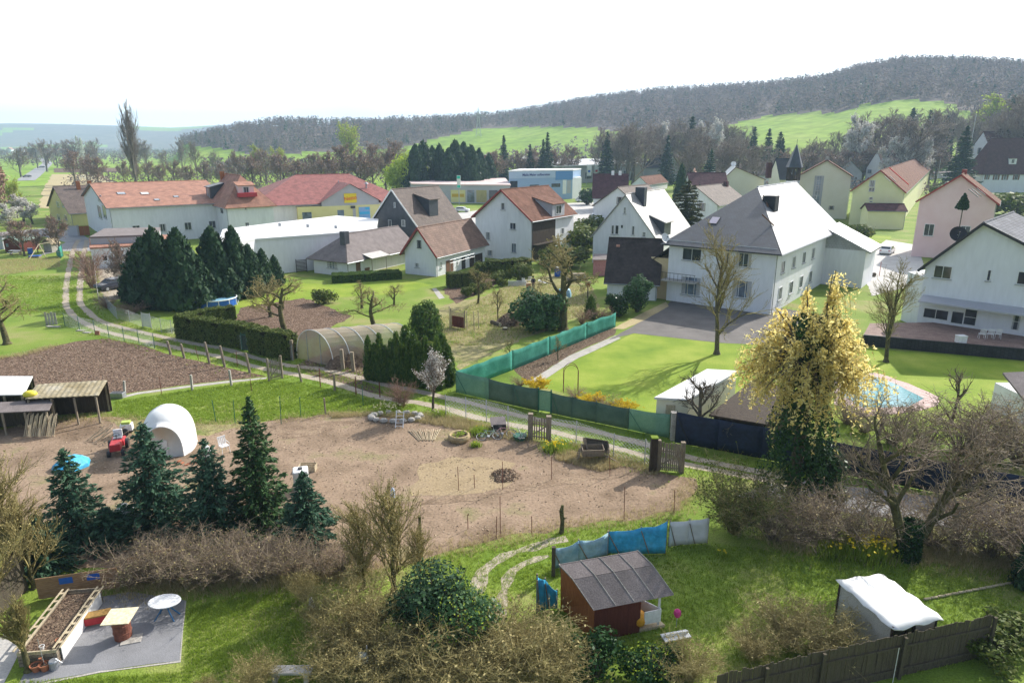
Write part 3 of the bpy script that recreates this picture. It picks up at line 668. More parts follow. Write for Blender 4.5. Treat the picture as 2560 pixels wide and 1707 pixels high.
def tufts(name, P, h, mat, w_=.03, lean=.45, blades=5, label=None):
    """ground cover: little fans of blades at points P(N,3)"""
    n = len(P); k = n*blades; c = np.repeat(np.asarray(P, float), blades, 0)+np.concatenate([NR.normal(size=(k, 2))*.05, np.zeros((k, 1))], 1)
    a = NR.random(k)*6.283; d = np.stack([np.cos(a)*lean*NR.random(k), np.sin(a)*lean*NR.random(k), np.ones(k)], 1)
    hh = (h*NR.uniform(.5, 1.3, k))[:, None]; b = np.stack([-np.sin(a), np.cos(a), np.zeros(k)], 1)*w_*.5; tip = c+d*hh
    V = np.stack([c-b, c+b, tip+b*.15, tip-b*.15], 1).reshape(-1, 3)
    o = link_mesh(name, np_mesh(name, V, np.arange(4*k).reshape(k, 4), mat)); return _tag(o, label, None, None, "stuff")
def inpoly(poly, n, px_space=True):
    """n random ground points inside a photo-pixel polygon"""
    Q = np.array([gp(*p)[:2] for p in poly]); lo, hi = Q.min(0), Q.max(0); out = []
    while sum(len(o) for o in out) < n:
        p = NR.random((n*2, 2))*(hi-lo)+lo; ins = np.zeros(len(p), bool); j = len(Q)-1
        for i in range(len(Q)):
            xi, yi = Q[i]; xj, yj = Q[j]
            cnd = ((yi > p[:, 1]) != (yj > p[:, 1])) & (p[:, 0] < (xj-xi)*(p[:, 1]-yi)/(yj-yi+1e-12)+xi); ins ^= cnd; j = i
        out.append(p[ins])
    p = np.concatenate(out)[:n]; return np.concatenate([p, np.zeros((n, 1))], 1)
def along(pts, n, spread=.3):
    P = [np.array(gp(*p)) for p in pts]; L_ = np.array([np.linalg.norm(P[i+1]-P[i]) for i in range(len(P)-1)]); k = NR.choice(len(L_), n, p=L_/L_.sum()); t = NR.random((n, 1))
    A = np.array(P)[:-1][k]; B = np.array(P)[1:][k]; q = A*(1-t)+B*t; q[:, :2] += NR.normal(size=(n, 2))*spread; q[:, 2] = 0; return q
def tree_at(proto, used, u, vb, vt, H, label=None, group=None, rz=None, zb=None, sx=1.0):
    """stand a copy of proto (height H) at ground pixel (u, vb) so that its top reaches row vt"""
    p = gp(u, vb) if zb is None else gp(u, vb, zb); h = ztop(p, vt)-p.z; s = h/H
    rz = rnd.random()*6.28 if rz is None else rz; ss = (s*sx, s*sx, s)
    if not used[0]: used[0] = True; return place(proto, p, rz, ss, label, group)
    return dup(proto, p, rz, ss, label, group)
class Kind:
    """a kind of plant with one or more prototypes; .at() uses each prototype itself first, then copies"""
    def __init__(s, protos, H): s.p = protos; s.u = [[False] for _ in protos]; s.H = H; s.i = 0
    def at(s, u, vb, vt, label, group=None, sx=1.0, rz=None, w=None):
        k = s.i % len(s.p); s.i += 1
        return tree_at(s.p[k], s.u[k], u, vb, vt, s.H, label, group, rz, None, sx)
    def far(s, u, y, vt, label, group=None, sx=1.0):
        """at depth y on the terrain, under column u, top at row vt"""
        k = s.i % len(s.p); s.i += 1
        x = (u-1280)/KU*y; z = float(gz(x, y)); p = Vector((x, y, z)); h = max(2.0, ztop(p, vt)-z); q = h/s.H
        ss = (q*sx, q*sx, q); rz = rnd.random()*6.28
        if not s.u[k][0]: s.u[k][0] = True; return place(s.p[k], p, rz, ss, label, group)
        return dup(s.p[k], p, rz, ss, label, group)
    def world(s, p, h, label, group=None, sx=1.0):
        k = s.i % len(s.p); s.i += 1; q = h/s.H; ss = (q*sx, q*sx, q); rz = rnd.random()*6.28
        if not s.u[k][0]: s.u[k][0] = True; return place(s.p[k], p, rz, ss, label, group)
        return dup(s.p[k], p, rz, ss, label, group)
    def clean(s):
        for o, u in zip(s.p, s.u):
            if not u[0]:
                for c in list(o.children): bpy.data.objects.remove(c)
                bpy.data.objects.remove(o)
# ---------------------------------------------------------------- buildings
def usolve(p, dvec, u, z=0):
    """distance along ground direction dvec from p to image column u (at height z)"""
    k = (u-CU)/FPX; zz = z-CAMH; d0 = p.y*CP - zz*SP
    return (k*d0 - p.x)/(dvec.x - k*dvec.y*CP)
M_curt = plain("curtain_cloth", (.42, .42, .43), .9)
class House:
    """gabled house. B: ground pixel of the near corner; yaw: direction e (away to the right), w = away to the left.
    ridge 'e': gable wall faces w-ward side front (between A and B); ridge 'w': gable wall is the one between B and C."""
    def __init__(s, name, label, B, yaw, wall, roof, W=None, uA=None, uR=None, Ln=None, uC=None, ve=None, vr=None, ze=None, zr=None, ridge='e', over=.45, cat="house", rp=.5, hip=0, hip2=0, gut=True, th=.16, trim=None, z0=0, base=None, roofname="roof", left_drop=0, barge=None):
        s.B = b = gp(*B) if len(B) == 2 else Vector(B); a = math.radians(yaw); s.e = Vector((math.cos(a), math.sin(a), 0)); s.w = Vector((-math.sin(a), math.cos(a), 0))
        s.ze = ze if ze is not None else ztop(b, ve)
        g, k = (s.w, s.e) if ridge == 'e' else (s.e, s.w)         # g along gable wall, k along ridge
        if ridge == 'e':
            s.W = W or (usolve(b, s.w, uA) if uA else None); s.Ln = Ln or (usolve(b, s.e, uC) if uC else None)
        else:
            s.W = W or (usolve(b, s.e, uC) if uC else None); s.Ln = Ln or (usolve(b, s.w, uA) if uA else None)
        if uR:                                                    # apex column given
            m = usolve(b, g, uR, s.ze+2.5)
            if s.W is None: s.W = m/(1-rp)
            else: rp = 1-m/s.W
        s.W, s.Ln = max(1.5, s.W), max(2, s.Ln)
        M = b+g*s.W*(1-rp); s.zr = zr if zr is not None else ztop(M+k*(hip or 0), vr)
        s.zr = max(s.zr, s.ze+.3); s.g, s.k, s.M = g, k, M; W_, Ln_ = s.W, s.Ln
        s.root = thing(name, label, cat, b); s.name = name
        ezl = s.ze-left_drop
        up = Vector((0, 0, 1)); c = [b, b+g*W_, b+g*W_+k*Ln_, b+k*Ln_]
        zl = [s.ze, ezl, ezl, s.ze]
        mb = MB(); bot = [p+up*z0 for p in c]; top = [p+up*z for p, z in zip(c, zl)]
        rk0, rk1 = M+up*s.zr, M+k*Ln_+up*s.zr
        flip = g.cross(k).z < 0
        def F(pts): mb.face(pts[::-1] if flip else pts)
        if hip: F([bot[1], bot[0], top[0], top[1]])
        else: F([bot[1], bot[0], top[0], rk0, top[1]])
        if hip2: F([bot[3], bot[2], top[2], top[3]])
        else: F([bot[3], bot[2], top[2], rk1, top[3]])
        F([bot[0], bot[3], top[3], top[0]]); F([bot[2], bot[1], top[1], top[2]])
        s.wallo = mb.build("wall", wall, s.root)
        # roof slabs
        mb = MB(); o1 = over if not hip else 0; o2 = over if not hip2 else 0
        def slab(near):
            side = -g if near else g; hw = W_*(1-rp) if near else W_*rp; ez = s.ze if near else ezl
            sl = (s.zr-ez)/hw; oz = ez-sl*over
            e0 = (b if near else b+g*W_)+side*over; z_ = oz+.02
            p0, p1 = e0-k*(over if hip else o1), e0+k*(Ln_+(over if hip2 else o2)); r0, r1 = M+k*(hip-(0 if hip else o1)), M+k*(Ln_-hip2+(0 if hip2 else o2))
            P = [p0+up*z_, p1+up*z_, r1+up*(s.zr+.02), r0+up*(s.zr+.02)]; n_ = (P[1]-P[0]).cross(P[3]-P[0]).normalized(); n_ = n_ if n_.z > 0 else -n_
            T = [p+n_*th for p in P]
            T[2] = P[2]+up*(th*1.05); T[3] = P[3]+up*(th*1.05)
            fl = (T[1]-T[0]).cross(T[3]-T[0]).z < 0
            mb.face(T if not fl else [T[1], T[0], T[3], T[2]]); mb.face(P[::-1] if not fl else P)
            for i in range(4): j = (i+1) % 4; mb.face([P[i], P[j], T[j], T[i]])
            return P, n_
        s.nearP, s.nearN = slab(True); s.farP, s.farN = slab(False)
        s.hipN = None
        if hip:
            sl = 0; e0 = b-k*over-g*over; e1 = b+g*W_-k*over+g*over; z_ = s.nearP[0].z; z1_ = s.farP[0].z
            P = [e1+up*z1_, e0+up*z_, M+k*hip+up*(s.zr+.02)]; n_ = (P[1]-P[0]).cross(P[2]-P[0]).normalized(); n_ = n_ if n_.z > 0 else -n_; s.hipN = n_; s.hipP = P
            T = [P[0]+n_*th, P[1]+n_*th, P[2]+up*th*1.05]; 
            if (T[1]-T[0]).cross(T[2]-T[0]).z < 0: T = [T[1], T[0], T[2]]; P = [P[1], P[0], P[2]]
            mb.face(T); mb.face(P[::-1])
            for i in range(3): j = (i+1) % 3; mb.face([P[i], P[j], T[j], T[i]])
        if hip2:
            e0 = b+k*(Ln_+over)-g*over; e1 = b+g*W_+k*(Ln_+over)+g*over; z_ = s.nearP[0].z
            P = [e0+up*z_, e1+up*s.farP[0].z, M+k*(Ln_-hip2)+up*(s.zr+.02)]; n_ = (P[1]-P[0]).cross(P[2]-P[0]).normalized(); n_ = n_ if n_.z > 0 else -n_
            T = [P[0]+n_*th, P[1]+n_*th, P[2]+up*th*1.05]
            if (T[1]-T[0]).cross(T[2]-T[0]).z < 0: T = [T[1], T[0], T[2]]
            mb.face(T)
        s.roof = mb.build(roofname, roof, s.root)
        # ridge cap, gutter, barge boards
        cap = MB().tube([M+k*(hip-o1)+up*(s.zr+th+.04), M+k*(Ln_-hip2+o2)+up*(s.zr+th+.04)], .11, 6)
        cap.build("ridge_tiles", roof, s.roof, uv=True)
        if gut:
            P = s.nearP; gm = MB().tube([P[0]+up*.02-g*.06, P[1]+up*.02-g*.06], .075, 6)
            gm.tube([b-g*.12-k*.02+up*(s.nearP[0].z), b-g*.1+k*.08+up*(s.nearP[0].z-.3), b-g*.1+k*.08+up*z0], .05, 6); gm.build("gutter", M_zinc, s.root)
        if trim is not None and not hip:
            tm = MB()
            for P in (s.nearP, s.farP):
                n_ = Vector((0, 0, 1)); tm.beam(P[0]-k*.03+up*.1, P[3]-k*.03+up*.1, .05, .26)
            tm.build("barge_board", trim, s.root)
        s.nw = 0
    def plane(s, side):
        if side == 'g': return s.B, -s.k, s.g, (s.g.cross(Vector((0, 0, 1))))
        if side == 's': return s.B, -s.g, s.k, None
    def frame_axes(s, side):
        n = -s.k if side == 'g' else -s.g; ax = s.g if side == 'g' else s.k
        right = Vector((0, 0, 1)).cross(n)                        # right as seen from outside
        return n, right
    def win(s, side, u0, v0, u1, v1, kind="window", pane=None, bars=(1, 0), frame=None, fw=.07, sill=True, shutters=False):
        n, rt = s.frame_axes(side); uc, vc = (u0+u1)/2, (v0+v1)/2; up = Vector((0, 0, 1))
        c = hit(uc, vc, s.B, n); wd = abs((hit(u1, vc, s.B, n)-hit(u0, vc, s.B, n)).dot(rt)); ht = abs((hit(uc, v1, s.B, n)-hit(uc, v0, s.B, n)).z)
        return s.win_at(c, n, rt, wd, ht, kind, pane, bars, frame, fw, sill, shutters)
    def win_at(s, c, n, rt, wd, ht, kind="window", pane=None, bars=(1, 0), frame=None, fw=.07, sill=True, shutters=False):
        up = Vector((0, 0, 1)); fw = min(fw, wd*.2, ht*.2); mb = MB(); o = c-rt*wd/2-up*ht/2; d = n*.06
        mb.obox(o-rt*.0, rt*wd, up*fw, d); mb.obox(o+up*(ht-fw), rt*wd, up*fw, d)
        mb.obox(o+up*fw, rt*fw, up*(ht-2*fw), d); mb.obox(o+rt*(wd-fw)+up*fw, rt*fw, up*(ht-2*fw), d)
        for i in range(bars[0]): mb.obox(o+rt*(wd*(i+1)/(bars[0]+1)-.025)+up*fw, rt*.05, up*(ht-2*fw), n*.045)
        for i in range(bars[1]): mb.obox(o+up*(ht*(i+1)/(bars[1]+1)-.02)+rt*fw, rt*(wd-2*fw), up*.04, n*.04)
        if kind == "door":
            q = MB().obox(o, rt*wd, up*ht, n*.05).build("door", frame or M_shut, s.root)
            MB().obox(o+rt*wd*.84+up*ht*.45, rt*.04, up*.14, n*.1).build("handle", M_steel, q); return q
        f = mb.build(kind, frame or M_frame, s.root)
        MB().obox(o+rt*fw+up*fw, rt*(wd-2*fw), up*(ht-2*fw), n*.012).build("pane", pane or M_glass, f)
        if kind == "window" and rnd.random() < .6 and wd > .5:
            q = wd*rnd.uniform(.14, .24)
            for x in (fw, wd-fw-q): MB().obox(o+rt*x+up*fw*1.2+n*.013, rt*q, up*(ht-2.4*fw), n*.004).build("curtain", M_curt, f)
        if sill: MB().obox(o-rt*.08-up*.06, rt*(wd+.16), up*.055, n*.16).build("sill", M_zinc, f)
        if shutters:
            for q in (-wd*.5-.02, wd+.02): MB().obox(o+rt*q, rt*wd*.5, up*ht, n*.045).build("shutter", M_shut, s.root)
        return f
    def roofplane(s, side):
        return {'n': (s.nearP[0], s.nearN), 'f': (s.farP[0], s.farN)}.get(side) or (s.hipP[0], s.hipN)
    def chimney(s, u, v, w_=.7, d_=.7, h=1.3, mat=None, side='n', capm=None):
        p, n = s.roofplane(side); c = hit(u, v, p+n*.16, n); mb = MB(); a = math.atan2(s.e.y, s.e.x)
        if c.z > s.zr-.25 or (c-s.M).length > 60: c = s.M+s.k*max(.5, min(s.Ln-.5, usolve(s.M, s.k, u, s.zr)))+Vector((0, 0, s.zr-.2))
        mb.box(c-Vector((0, 0, .6)), (w_, d_, h+.6), a); q = mb.build("chimney", mat or M_shut, s.roof)
        return q
    def skylight(s, u, v, w_=.9, h=1.2, side='n', pane=None, up=.05):
        p, n = s.roofplane(side); c = hit(u, v, p+n*.17, n); k = s.k if side in 'nf' else s.g; t = n.cross(k).normalized()
        if t.z < 0: t = -t
        mb = MB().obox(c-k*w_/2-t*h/2, k*w_, t*h, n*.08); q = mb.build("skylight", M_dark, s.roof)
        MB().obox(c-k*(w_/2-.08)-t*(h/2-.08)+n*.08, k*(w_-.16), t*(h-.16), n*.012).build("pane", pane or M_glassb, q)
    def on_roof(s, u, v, side='n'):
        p, n = s.roofplane(side); return hit(u, v, p+n*.16, n)
    def dormer(s, u, v, wd=3, ht=1.3, mat=None, side='n', cheek=None, win=True, drop=.25):
        """shed dormer: front at roof point under pixel (u, v)"""
        p, n = s.roofplane(side); c = hit(u, v, p+n*.16, n); k = s.k if side in 'nf' else s.g; out = Vector((n.x, n.y, 0)).normalized(); sl = math.hypot(n.x, n.y)/n.z
        up = Vector((0, 0, 1)); dep = ht/max(.1, sl-drop) if sl > drop+.1 else ht*2; dep = min(dep, 4.5)
        o = c-k*wd/2; mb = MB(); f = [o, o+k*wd, o+k*wd+up*ht, o+up*ht]; bk = [q-out*dep+up*(drop*dep) for q in (f[2], f[3])]
        mb.face([f[0], f[1], f[2], f[3]]); mb.face([f[1], bk[0], f[2]]); mb.face([f[0], f[3], bk[1]])
        q = mb.build("dormer", cheek or M_wallg, s.roof)
        rb = MB(); t0 = [f[3]+out*.3-k*.25-up*.05, f[2]+out*.3+k*.25-up*.05, bk[0]+k*.25+up*.02, bk[1]-k*.25+up*.02]
        rb.face(t0); rb.face([a+up*.12 for a in t0][::1]); 
        for i in range(4): j = (i+1) % 4; rb.face([t0[i], t0[j], t0[j]+up*.12, t0[i]+up*.12])
        rb.build("dormer_roof", mat or M_rbrown, s.roof)
        if win:
            rt = up.cross(out); s.win_at(c+up*ht*.52+out*.01, out, rt, wd*.45, ht*.7, bars=(1, 0), sill=False)
        return q
def flat_block(name, label, poly, z0, z1, wall, roofm, cat="building", world=False, par=.25, zpix=None):
    """flat-roofed block from roof-outline pixels at height z1"""
    P = [Vector(p) if world else gp(*p, z1) for p in poly]; loc = Vector((P[0].x, P[0].y, 0)); t = thing(name, label, cat, loc)
    MB().prism(P, z0, z1).build("wall", wall, t)
    c = sum((Vector((p.x, p.y, 0)) for p in P), Vector())/len(P); Q = [c+(Vector((p.x, p.y, 0))-c)*1.015 for p in P]
    MB().prism(Q, z1+.002, z1+par).build("roof", roofm, t); return t, P
def wall_panel(t, name, a, b, z0, z1, mat, t_=.05, inset=0.0, f0=0, f1=1):
    """flat panel on the wall line a->b (seen from outside left to right)"""
    a, b = Vector((a.x, a.y, 0)), Vector((b.x, b.y, 0)); d = (b-a); n = Vector((d.y, -d.x, 0)).normalized()
    p, q = a+d*f0, a+d*f1
    return MB().obox(p+Vector((0, 0, z0))+n*inset, q-p, Vector((0, 0, z1-z0)), n*t_).build(name, mat, t)

# --- left: yellow house, long white house with wing, annex
h = House("yellow_house", "yellow gabled house with brown tiled roof and two brick chimneys", (182, 566), 42, M_yel, M_gbrown, uA=127, Ln=12, ve=534, vr=468)
for q in ((145, 511, 13), (158, 512, 11), (147, 543, 13), (165, 544, 12)): h.win('g', q[0]-3, q[1]-q[2]/2, q[0]+3, q[1]+q[2]/2, bars=(1, 0))
h.chimney(197, 473, .8, .8, 1.9, M_shedor); h.chimney(226, 472, .8, .8, 1.9, M_shedor)
h.win_at(h.B+h.k*5+Vector((0, 0, 1.3)), -h.g, Vector((0, 0, 1)).cross(-h.g), 3.2, 2.4, "door", frame=M_shedor)
h2 = House("white_long_house", "long white house with faded orange tiled roof and two skylights beside the yellow house", (287, 612), 37, M_wall, M_orange, uA=222, uC=585, ve=521, vr=461, over=.5, trim=M_dark)
for u in (303, 362): h2.skylight(u, 484, 1.5, 1.7, pane=M_canvas if u > 340 else M_glassb)
h2.skylight(392, 500, 1.0, 1.2); h2.skylight(440, 492, 1.0, 1.2)
for u in (250, 262): h2.win('g', u-5, 515, u+4, 545, bars=(1, 0), pane=M_glassb)
h2.win('g', 245, 487, 254, 503, pane=M_glassb)
for i in range(5): h2.win_at(h2.B+h2.k*(4+i*4.6)+Vector((0, 0, 2.6)), -h2.g, Vector((0, 0, 1)).cross(-h2.g), 1.3, 1.5, bars=(1, 0))
h3 = House("corner_house", "white hip-roofed house with salmon roof, dark dormer and small balcony joined to the long house", (577, 603), 37, M_wall, M_orange, uC=690, Ln=15, ve=513, vr=441, ridge='w', hip=4.5, over=.6)
h3.win('g', 613, 556, 623, 570, bars=(1, 1)); h3.win('g', 612, 516, 616, 524, bars=(0, 0)); h3.win('s', 552, 517, 557, 532, bars=(0, 0), frame=M_dark)
h3.dormer(617, 490, 3.0, 2.0, M_orange, 'h', M_pink); bal = h3.on_roof(617, 492, 'h')
MB().obox(bal-h3.g*1.8+h3.k*.1, h3.g*3.6, Vector((0, 0, .8)), -h3.k*.9).build("balcony", M_redp, h3.root)
h3.dormer(523, 500, 3.4, 2.6, M_slate, 'n', M_slate, win=True)
h3.chimney(556, 445, .7, .7, 1.3, M_shedor)
t, P = flat_block("garage", "low white annex with salmon pent roof at the foot of the long house", [(226, 623), (225, 600), (420, 590), (440, 612)], 0, 3.0, M_wall, M_orange, "annex")
wall_panel(t, "window", P[0], P[3], 1.2, 1.9, M_glass, .03, .0, .12, .17); wall_panel(t, "window", P[0], P[3], 1.2, 1.9, M_glass, .03, .0, .35, .4)
t, P = flat_block("garage", "grey flat-roofed garage with dark edge against the white gable", [(225, 596), (262, 575), (400, 572), (395, 590)], 0, 4.2, M_wallg, M_felt, "garage")
# courtyard wall and brown gate
a, b = gp(172, 590), gp(198, 590); c = gp(226, 588)
t = thing("courtyard_wall", "grey rendered garden wall in front of the yellow house", "wall", a); MB().beam(a+Vector((0, 0, 1)), b+Vector((0, 0, 1)), .25, 2).build("wall", M_wallg, t); MB().beam(a+Vector((0, 0, 2.05)), b+Vector((0, 0, 2.05)), .35, .1).build("coping", M_conc, t)
t = thing("courtyard_gate", "brown wooden double gate next to the grey garden wall", "gate", b)
for i in range(2):
    p = b+(c-b)*(.02+.49*i); q = b+(c-b)*(.49+.49*i); MB().beam(p+Vector((0, 0, 1)), q+Vector((0, 0, 1)), .1, 1.9).build("gate_leaf", M_shedor, t)
MB().box(b, (.3, .3, 2.2)).build("post", M_conc, t)

# --- supermarket hall
F1, F2 = gp(640, 570), gp(1015, 552); ang = math.degrees(math.atan2(F2.y-F1.y, F2.x-F1.x))
hs = House("supermarket", "wide yellow supermarket hall with shallow red roof and gabled front under a yellow sign", (F1.x, F1.y, 0), ang, M_wall, M_red, Ln=(F2-F1).length, W=30, ze=5.2, zr=10.8, ridge='e', hip=12, hip2=10, over=1.2, cat="supermarket")
d = (F2-F1).normalized(); n = Vector((d.y, -d.x, 0)); up = Vector((0, 0, 1))
def on_front(u): return usolve(F1, d, u)
a, b = on_front(805), on_front(945); mid = (a+b)/2; zb, za = 5.4, 9.3
# pediment: gabled porch front standing 1.5 m proud
o1, o2, om = F1+d*a+n*1.6, F1+d*b+n*1.6, F1+d*mid+n*1.6
pm = MB(); pm.face([o1+up*2.9, o2+up*2.9, o2+up*zb, om+up*za, o1+up*zb]); pm.face([o1, o1+up*zb, o1-n*1.6+up*zb, o1-n*1.6]); pm.face([o2, o2-n*1.6, o2-n*1.6+up*zb, o2+up*zb])
pm.build("pediment", M_wallg, hs.root)
pr = MB()
for s_ in (0, 1):
    q = o1 if s_ == 0 else o2; x = -d*.8 if s_ == 0 else d*.8
    pr.face([q+x+up*(zb-.35)+n*.6, om+up*(za+.1)+n*.6, om+up*(za+.1)-n*13, q+x+up*(zb-.35)-n*2]); 
pr.build("porch_roof", M_red, hs.roof)
yl = MB().obox(F1+d*on_front(745)+n*.05, d*(on_front(948)-on_front(745)), up*4.4, n*1.62); yl.build("entrance_front", M_yel, hs.root)
for q0, q1, z0_, z1_, m_ in ((842, 858, 0, 3.4, M_glassb), (880, 887, .2, 3.6, M_wallg), (755, 778, 0, 3.2, M_glassb), (842, 856, 0, 1.7, M_glass)):
    MB().obox(F1+d*on_front(q0)+n*1.67+up*z0_, d*(on_front(q1)-on_front(q0)), up*(z1_-z0_), n*(.04 if m_ != M_glass else .08)).build("shop_window", m_, hs.root)
MB().obox(F1+d*on_front(875)+n*1.68+up*3.7, d*1.0, up*.55, n*.5).build("lamp_box", M_dark, hs.root)
sg = MB().obox(F1+d*on_front(860.5)+n*1.66+up*5.0, d*(on_front(891)-on_front(860.5)), up*2.15, n*.12).build("store_sign", plain("sign_yellow", (.80, .62, .02), .4), hs.root)
text_mesh("lettering", "Netto", 1.25, plain("sign_red", (.75, .12, .02), .4), sg, F1+d*on_front(875.7)+n*1.80+up*6.05, (d+up*.13), (up-d*.13))
b2 = MB().obox(F1+d*on_front(895)+n*1.68+up*1.2, d*(on_front(922)-on_front(895)), up*2.7, n*.1).build("advert_board", plain("advert_blue", (.22, .42, .72), .4), hs.root)
MB().obox(F1+d*on_front(895.5)+n*1.79+up*2.2, d*(on_front(921)-on_front(895.5)), up*.6, n*.02).build("blue_band", plain("advert_cyan", (.05, .45, .78), .4), b2)
MB().obox(F1+d*on_front(911)+n*1.79+up*3.3, d*(on_front(921)-on_front(911)), up*.5, n*.02).build("blue_band", plain("advert_cyan", (.05, .45, .78), .4), b2)
for u, v in ((916, 470), (847, 466)):
    c = hs.on_roof(u, v); vb = MB().lathe(c-up*.3, [(.22, 0), (.22, 1.3), (.6, 1.3), (.05, 1.75)] if u > 900 else [(.07, 0), (.07, 1.8)], 10).build("vent_pipe", M_zinc, hs.roof)
# --- white flat hall in front of it
t, P = flat_block("white_hall", "large white flat-roofed hall with bright pale roof behind the dark conifers", [(545, 622), (640, 602), (790, 591), (936, 579), (944, 552), (842, 543.5), (690, 561), (560, 578)], 0, 5.0, M_wall, M_flat, "hall", par=.3)
t["label"] = "large white hall with a bright flat roof between the conifers and the dark gable house"
for k in range(3): MB().lathe(gp(700+70*k, 565+3*k, 5.3), [(.25, 0), (.25, .3), (.35, .35), (.1, .5)], 10).build("roof_vent", M_zinc, t)
# --- dark A-frame house
h = House("slate_gable_house", "steep dark slate-clad gable house with grey roof rising behind the bungalow", (1050, 625), 58, M_slate, M_gbrown, uR=983, uC=1158, ve=572, vr=476, over=.25, trim=M_frame)
h.win('g', 971, 550, 979, 568, frame=M_frame); h.win('g', 1004, 550, 1013, 566, frame=M_frame); h.win('g', 985, 506, 989, 519, bars=(0, 0), pane=M_glassb)
h.dormer(1085, 540, 2.6, 3.0, M_gbrown, 'n', M_slate, win=False)
# --- bungalow
h = House("bungalow", "low white bungalow with grey-brown hip roof and a square chimney", (869, 692), 60, M_wall, M_felt, uA=786, Ln=15, ve=647, vr=588, hip=3.6, over=.7)
h.win('g', 817, 645, 843, 671, bars=(3, 4), fw=.05, pane=M_glassb)
c = h.on_roof(862, 606, 'h'); MB().box(c-up*.8, (.95, .95, 2.4), math.radians(60)).build("chimney", M_slate, h.roof)
h.win('s', 890, 654, 901, 684, "door", frame=M_shut); h.win('s', 912, 669, 924, 683, "door", frame=M_shut)
q = h.B+h.k*3.2-h.g*.0; pc = MB()
for a in range(2): pc.tube([h.B+h.k*(3.6+3.2*a)-h.g*1.5, h.B+h.k*(3.6+3.2*a)-h.g*1.5+up*2.2], .05, 6)
pc.build("porch_post", M_wood, h.root); o = h.B+h.k*3.3+up*2.75
MB().obox(o, h.k*4.0, -h.g*1.8-up*.5, up*.07).build("porch_roof", nmat("clear_corrugated", [(.45, .42, .4), (.6, .58, .55)], 2, .5, .2, 10), h.root)
# --- small white gable house (centre)
h = House("white_gable_house", "small white gable house with brown roof and red verge boards", (1091, 692), 62, M_wall, M_brown, uA=1014, uC=1212, ve=634, vr=572, over=.5, trim=M_trim)
h.win('g', 1043, 601, 1053, 620, bars=(0, 0), frame=M_dark); h.win('g', 1037, 657, 1048, 669, bars=(2, 0))
h.win('s', 1100, 655, 1105, 670, bars=(1, 1)); h.win('s', 1115, 650, 1133, 680, "door", frame=M_shut); h.win('s', 1142, 647, 1145, 663, bars=(0, 1)); h.win('s', 1154, 643, 1163, 672, "door", frame=M_dark)
h.win('s', 1174, 636, 1206, 668, "door", frame=M_dkwood)
gl = MB()
for z in (1.9, 2.35): gl.tube([h.B+h.k*1.2-h.g*1.6+up*z, h.B+h.k*8-h.g*1.6+up*(z+.05)], .025, 5)
for x in (1.2, 8): gl.tube([h.B+h.k*x-h.g*1.6, h.B+h.k*x-h.g*1.6+up*2.5], .04, 6)
_tag(gl.build("clothes_line", M_steel, loc=h.B), "white washing line poles along the small white gable house", "washing line")
# --- white house with red-brown roof and dormer
h = House("white_gable_house", "tall white house with red-brown roof, open dark timber bay and a roof dormer", (1327, 656), 56, M_wall, M_rbrown, uA=1190, uC=1432, ve=549, vr=477, over=.5, trim=M_trim)
h.win('g', 1252, 507, 1263, 525, bars=(0, 0)); h.win('g', 1275, 557, 1290, 574, bars=(1, 0)); h.win('g', 1279, 608, 1291, 632, bars=(1, 0), pane=M_glassb)
h.win('g', 1214, 580, 1226, 600, bars=(1, 0), pane=M_glassb); h.win('g', 1218, 625, 1232, 640, pane=M_glassb)
k0, k1 = 0.3, usolve(h.B, h.k, 1386)
MB().obox(h.B+h.k*k0-h.g*.04+up*.2, h.k*(k1-k0), up*(h.ze-.6), -h.g*.06).build("timber_bay", M_dkwood, h.root)
MB().obox(h.B+h.k*k0-h.g*1.0+up*2.7, h.k*(k1-k0), up*.12, h.g*.9).build("balcony", M_dkwood, h.root)
h.dormer(1396, 540, 4.0, 2.0, M_rbrown, 'n', M_wallg)
h.win('s', 1403, 570, 1410, 585, bars=(0, 0))
# --- white house with pale slate roof
h = House("white_gable_house", "white gable house with pale grey slate roof and big slate-clad chimney", (1637, 672), 58, M_wall, M_pslate, uR=1562, uC=1722, ve=600, vr=489, over=.3)
h.win('g', 1528, 563, 1536, 586, bars=(0, 0)); h.win('g', 1538, 563, 1547, 586, bars=(0, 0)); h.win('g', 1579, 565, 1587, 588, bars=(0, 0)); h.win('g', 1605, 580, 1615, 593, bars=(1, 1)); h.win('g', 1559, 518, 1565, 535, bars=(1, 1))
h.win('g', 1553, 563, 1557, 570, bars=(0, 0), frame=M_dark, sill=False)
c = h.on_roof(1602, 501); MB().box(c-up*.9, (1.1, 1.5, 2.9), math.radians(58)).build("chimney", M_slate, h.roof)
c = h.on_roof(1662, 590)
h.dormer(1668, 588, 3.0, 2.0, M_pslate, 'n', M_slate, win=False, drop=.4)
# --- barn in front of it
h = House("barn", "low barn with old dark tiled roof and white wall below the slate-roofed house", (1640, 752), 76, M_wall, M_darkt, uA=1517, W=7.2, ve=704, vr=602, ridge='w', over=.4)

c = h.on_roof(1550, 612); MB().obox(c, h.k*.45, (h.nearN.cross(h.k))*.35, h.nearN*.06).build("replaced_tile", M_orange, h.roof)
a, b = gp(1482, 690), gp(1524, 690)
t = thing("pink_shed", "small pinkish red lean-to at the left end of the barn", "shed", a)
MB().prism([a, b, b+Vector((.6, 2.4, 0)), a+Vector((.6, 2.4, 0))], 0, 2.3).build("wall", nmat("faded_red_wall", [(.42, .17, .19), (.5, .24, .26)], 2, .9, .2), t)
MB().obox(a+Vector((-.2, -.2, 2.3)), b-a+Vector((.4, 0, 0)), Vector((.6, 2.8, .4)), up*.08).build("roof", M_felt, t)
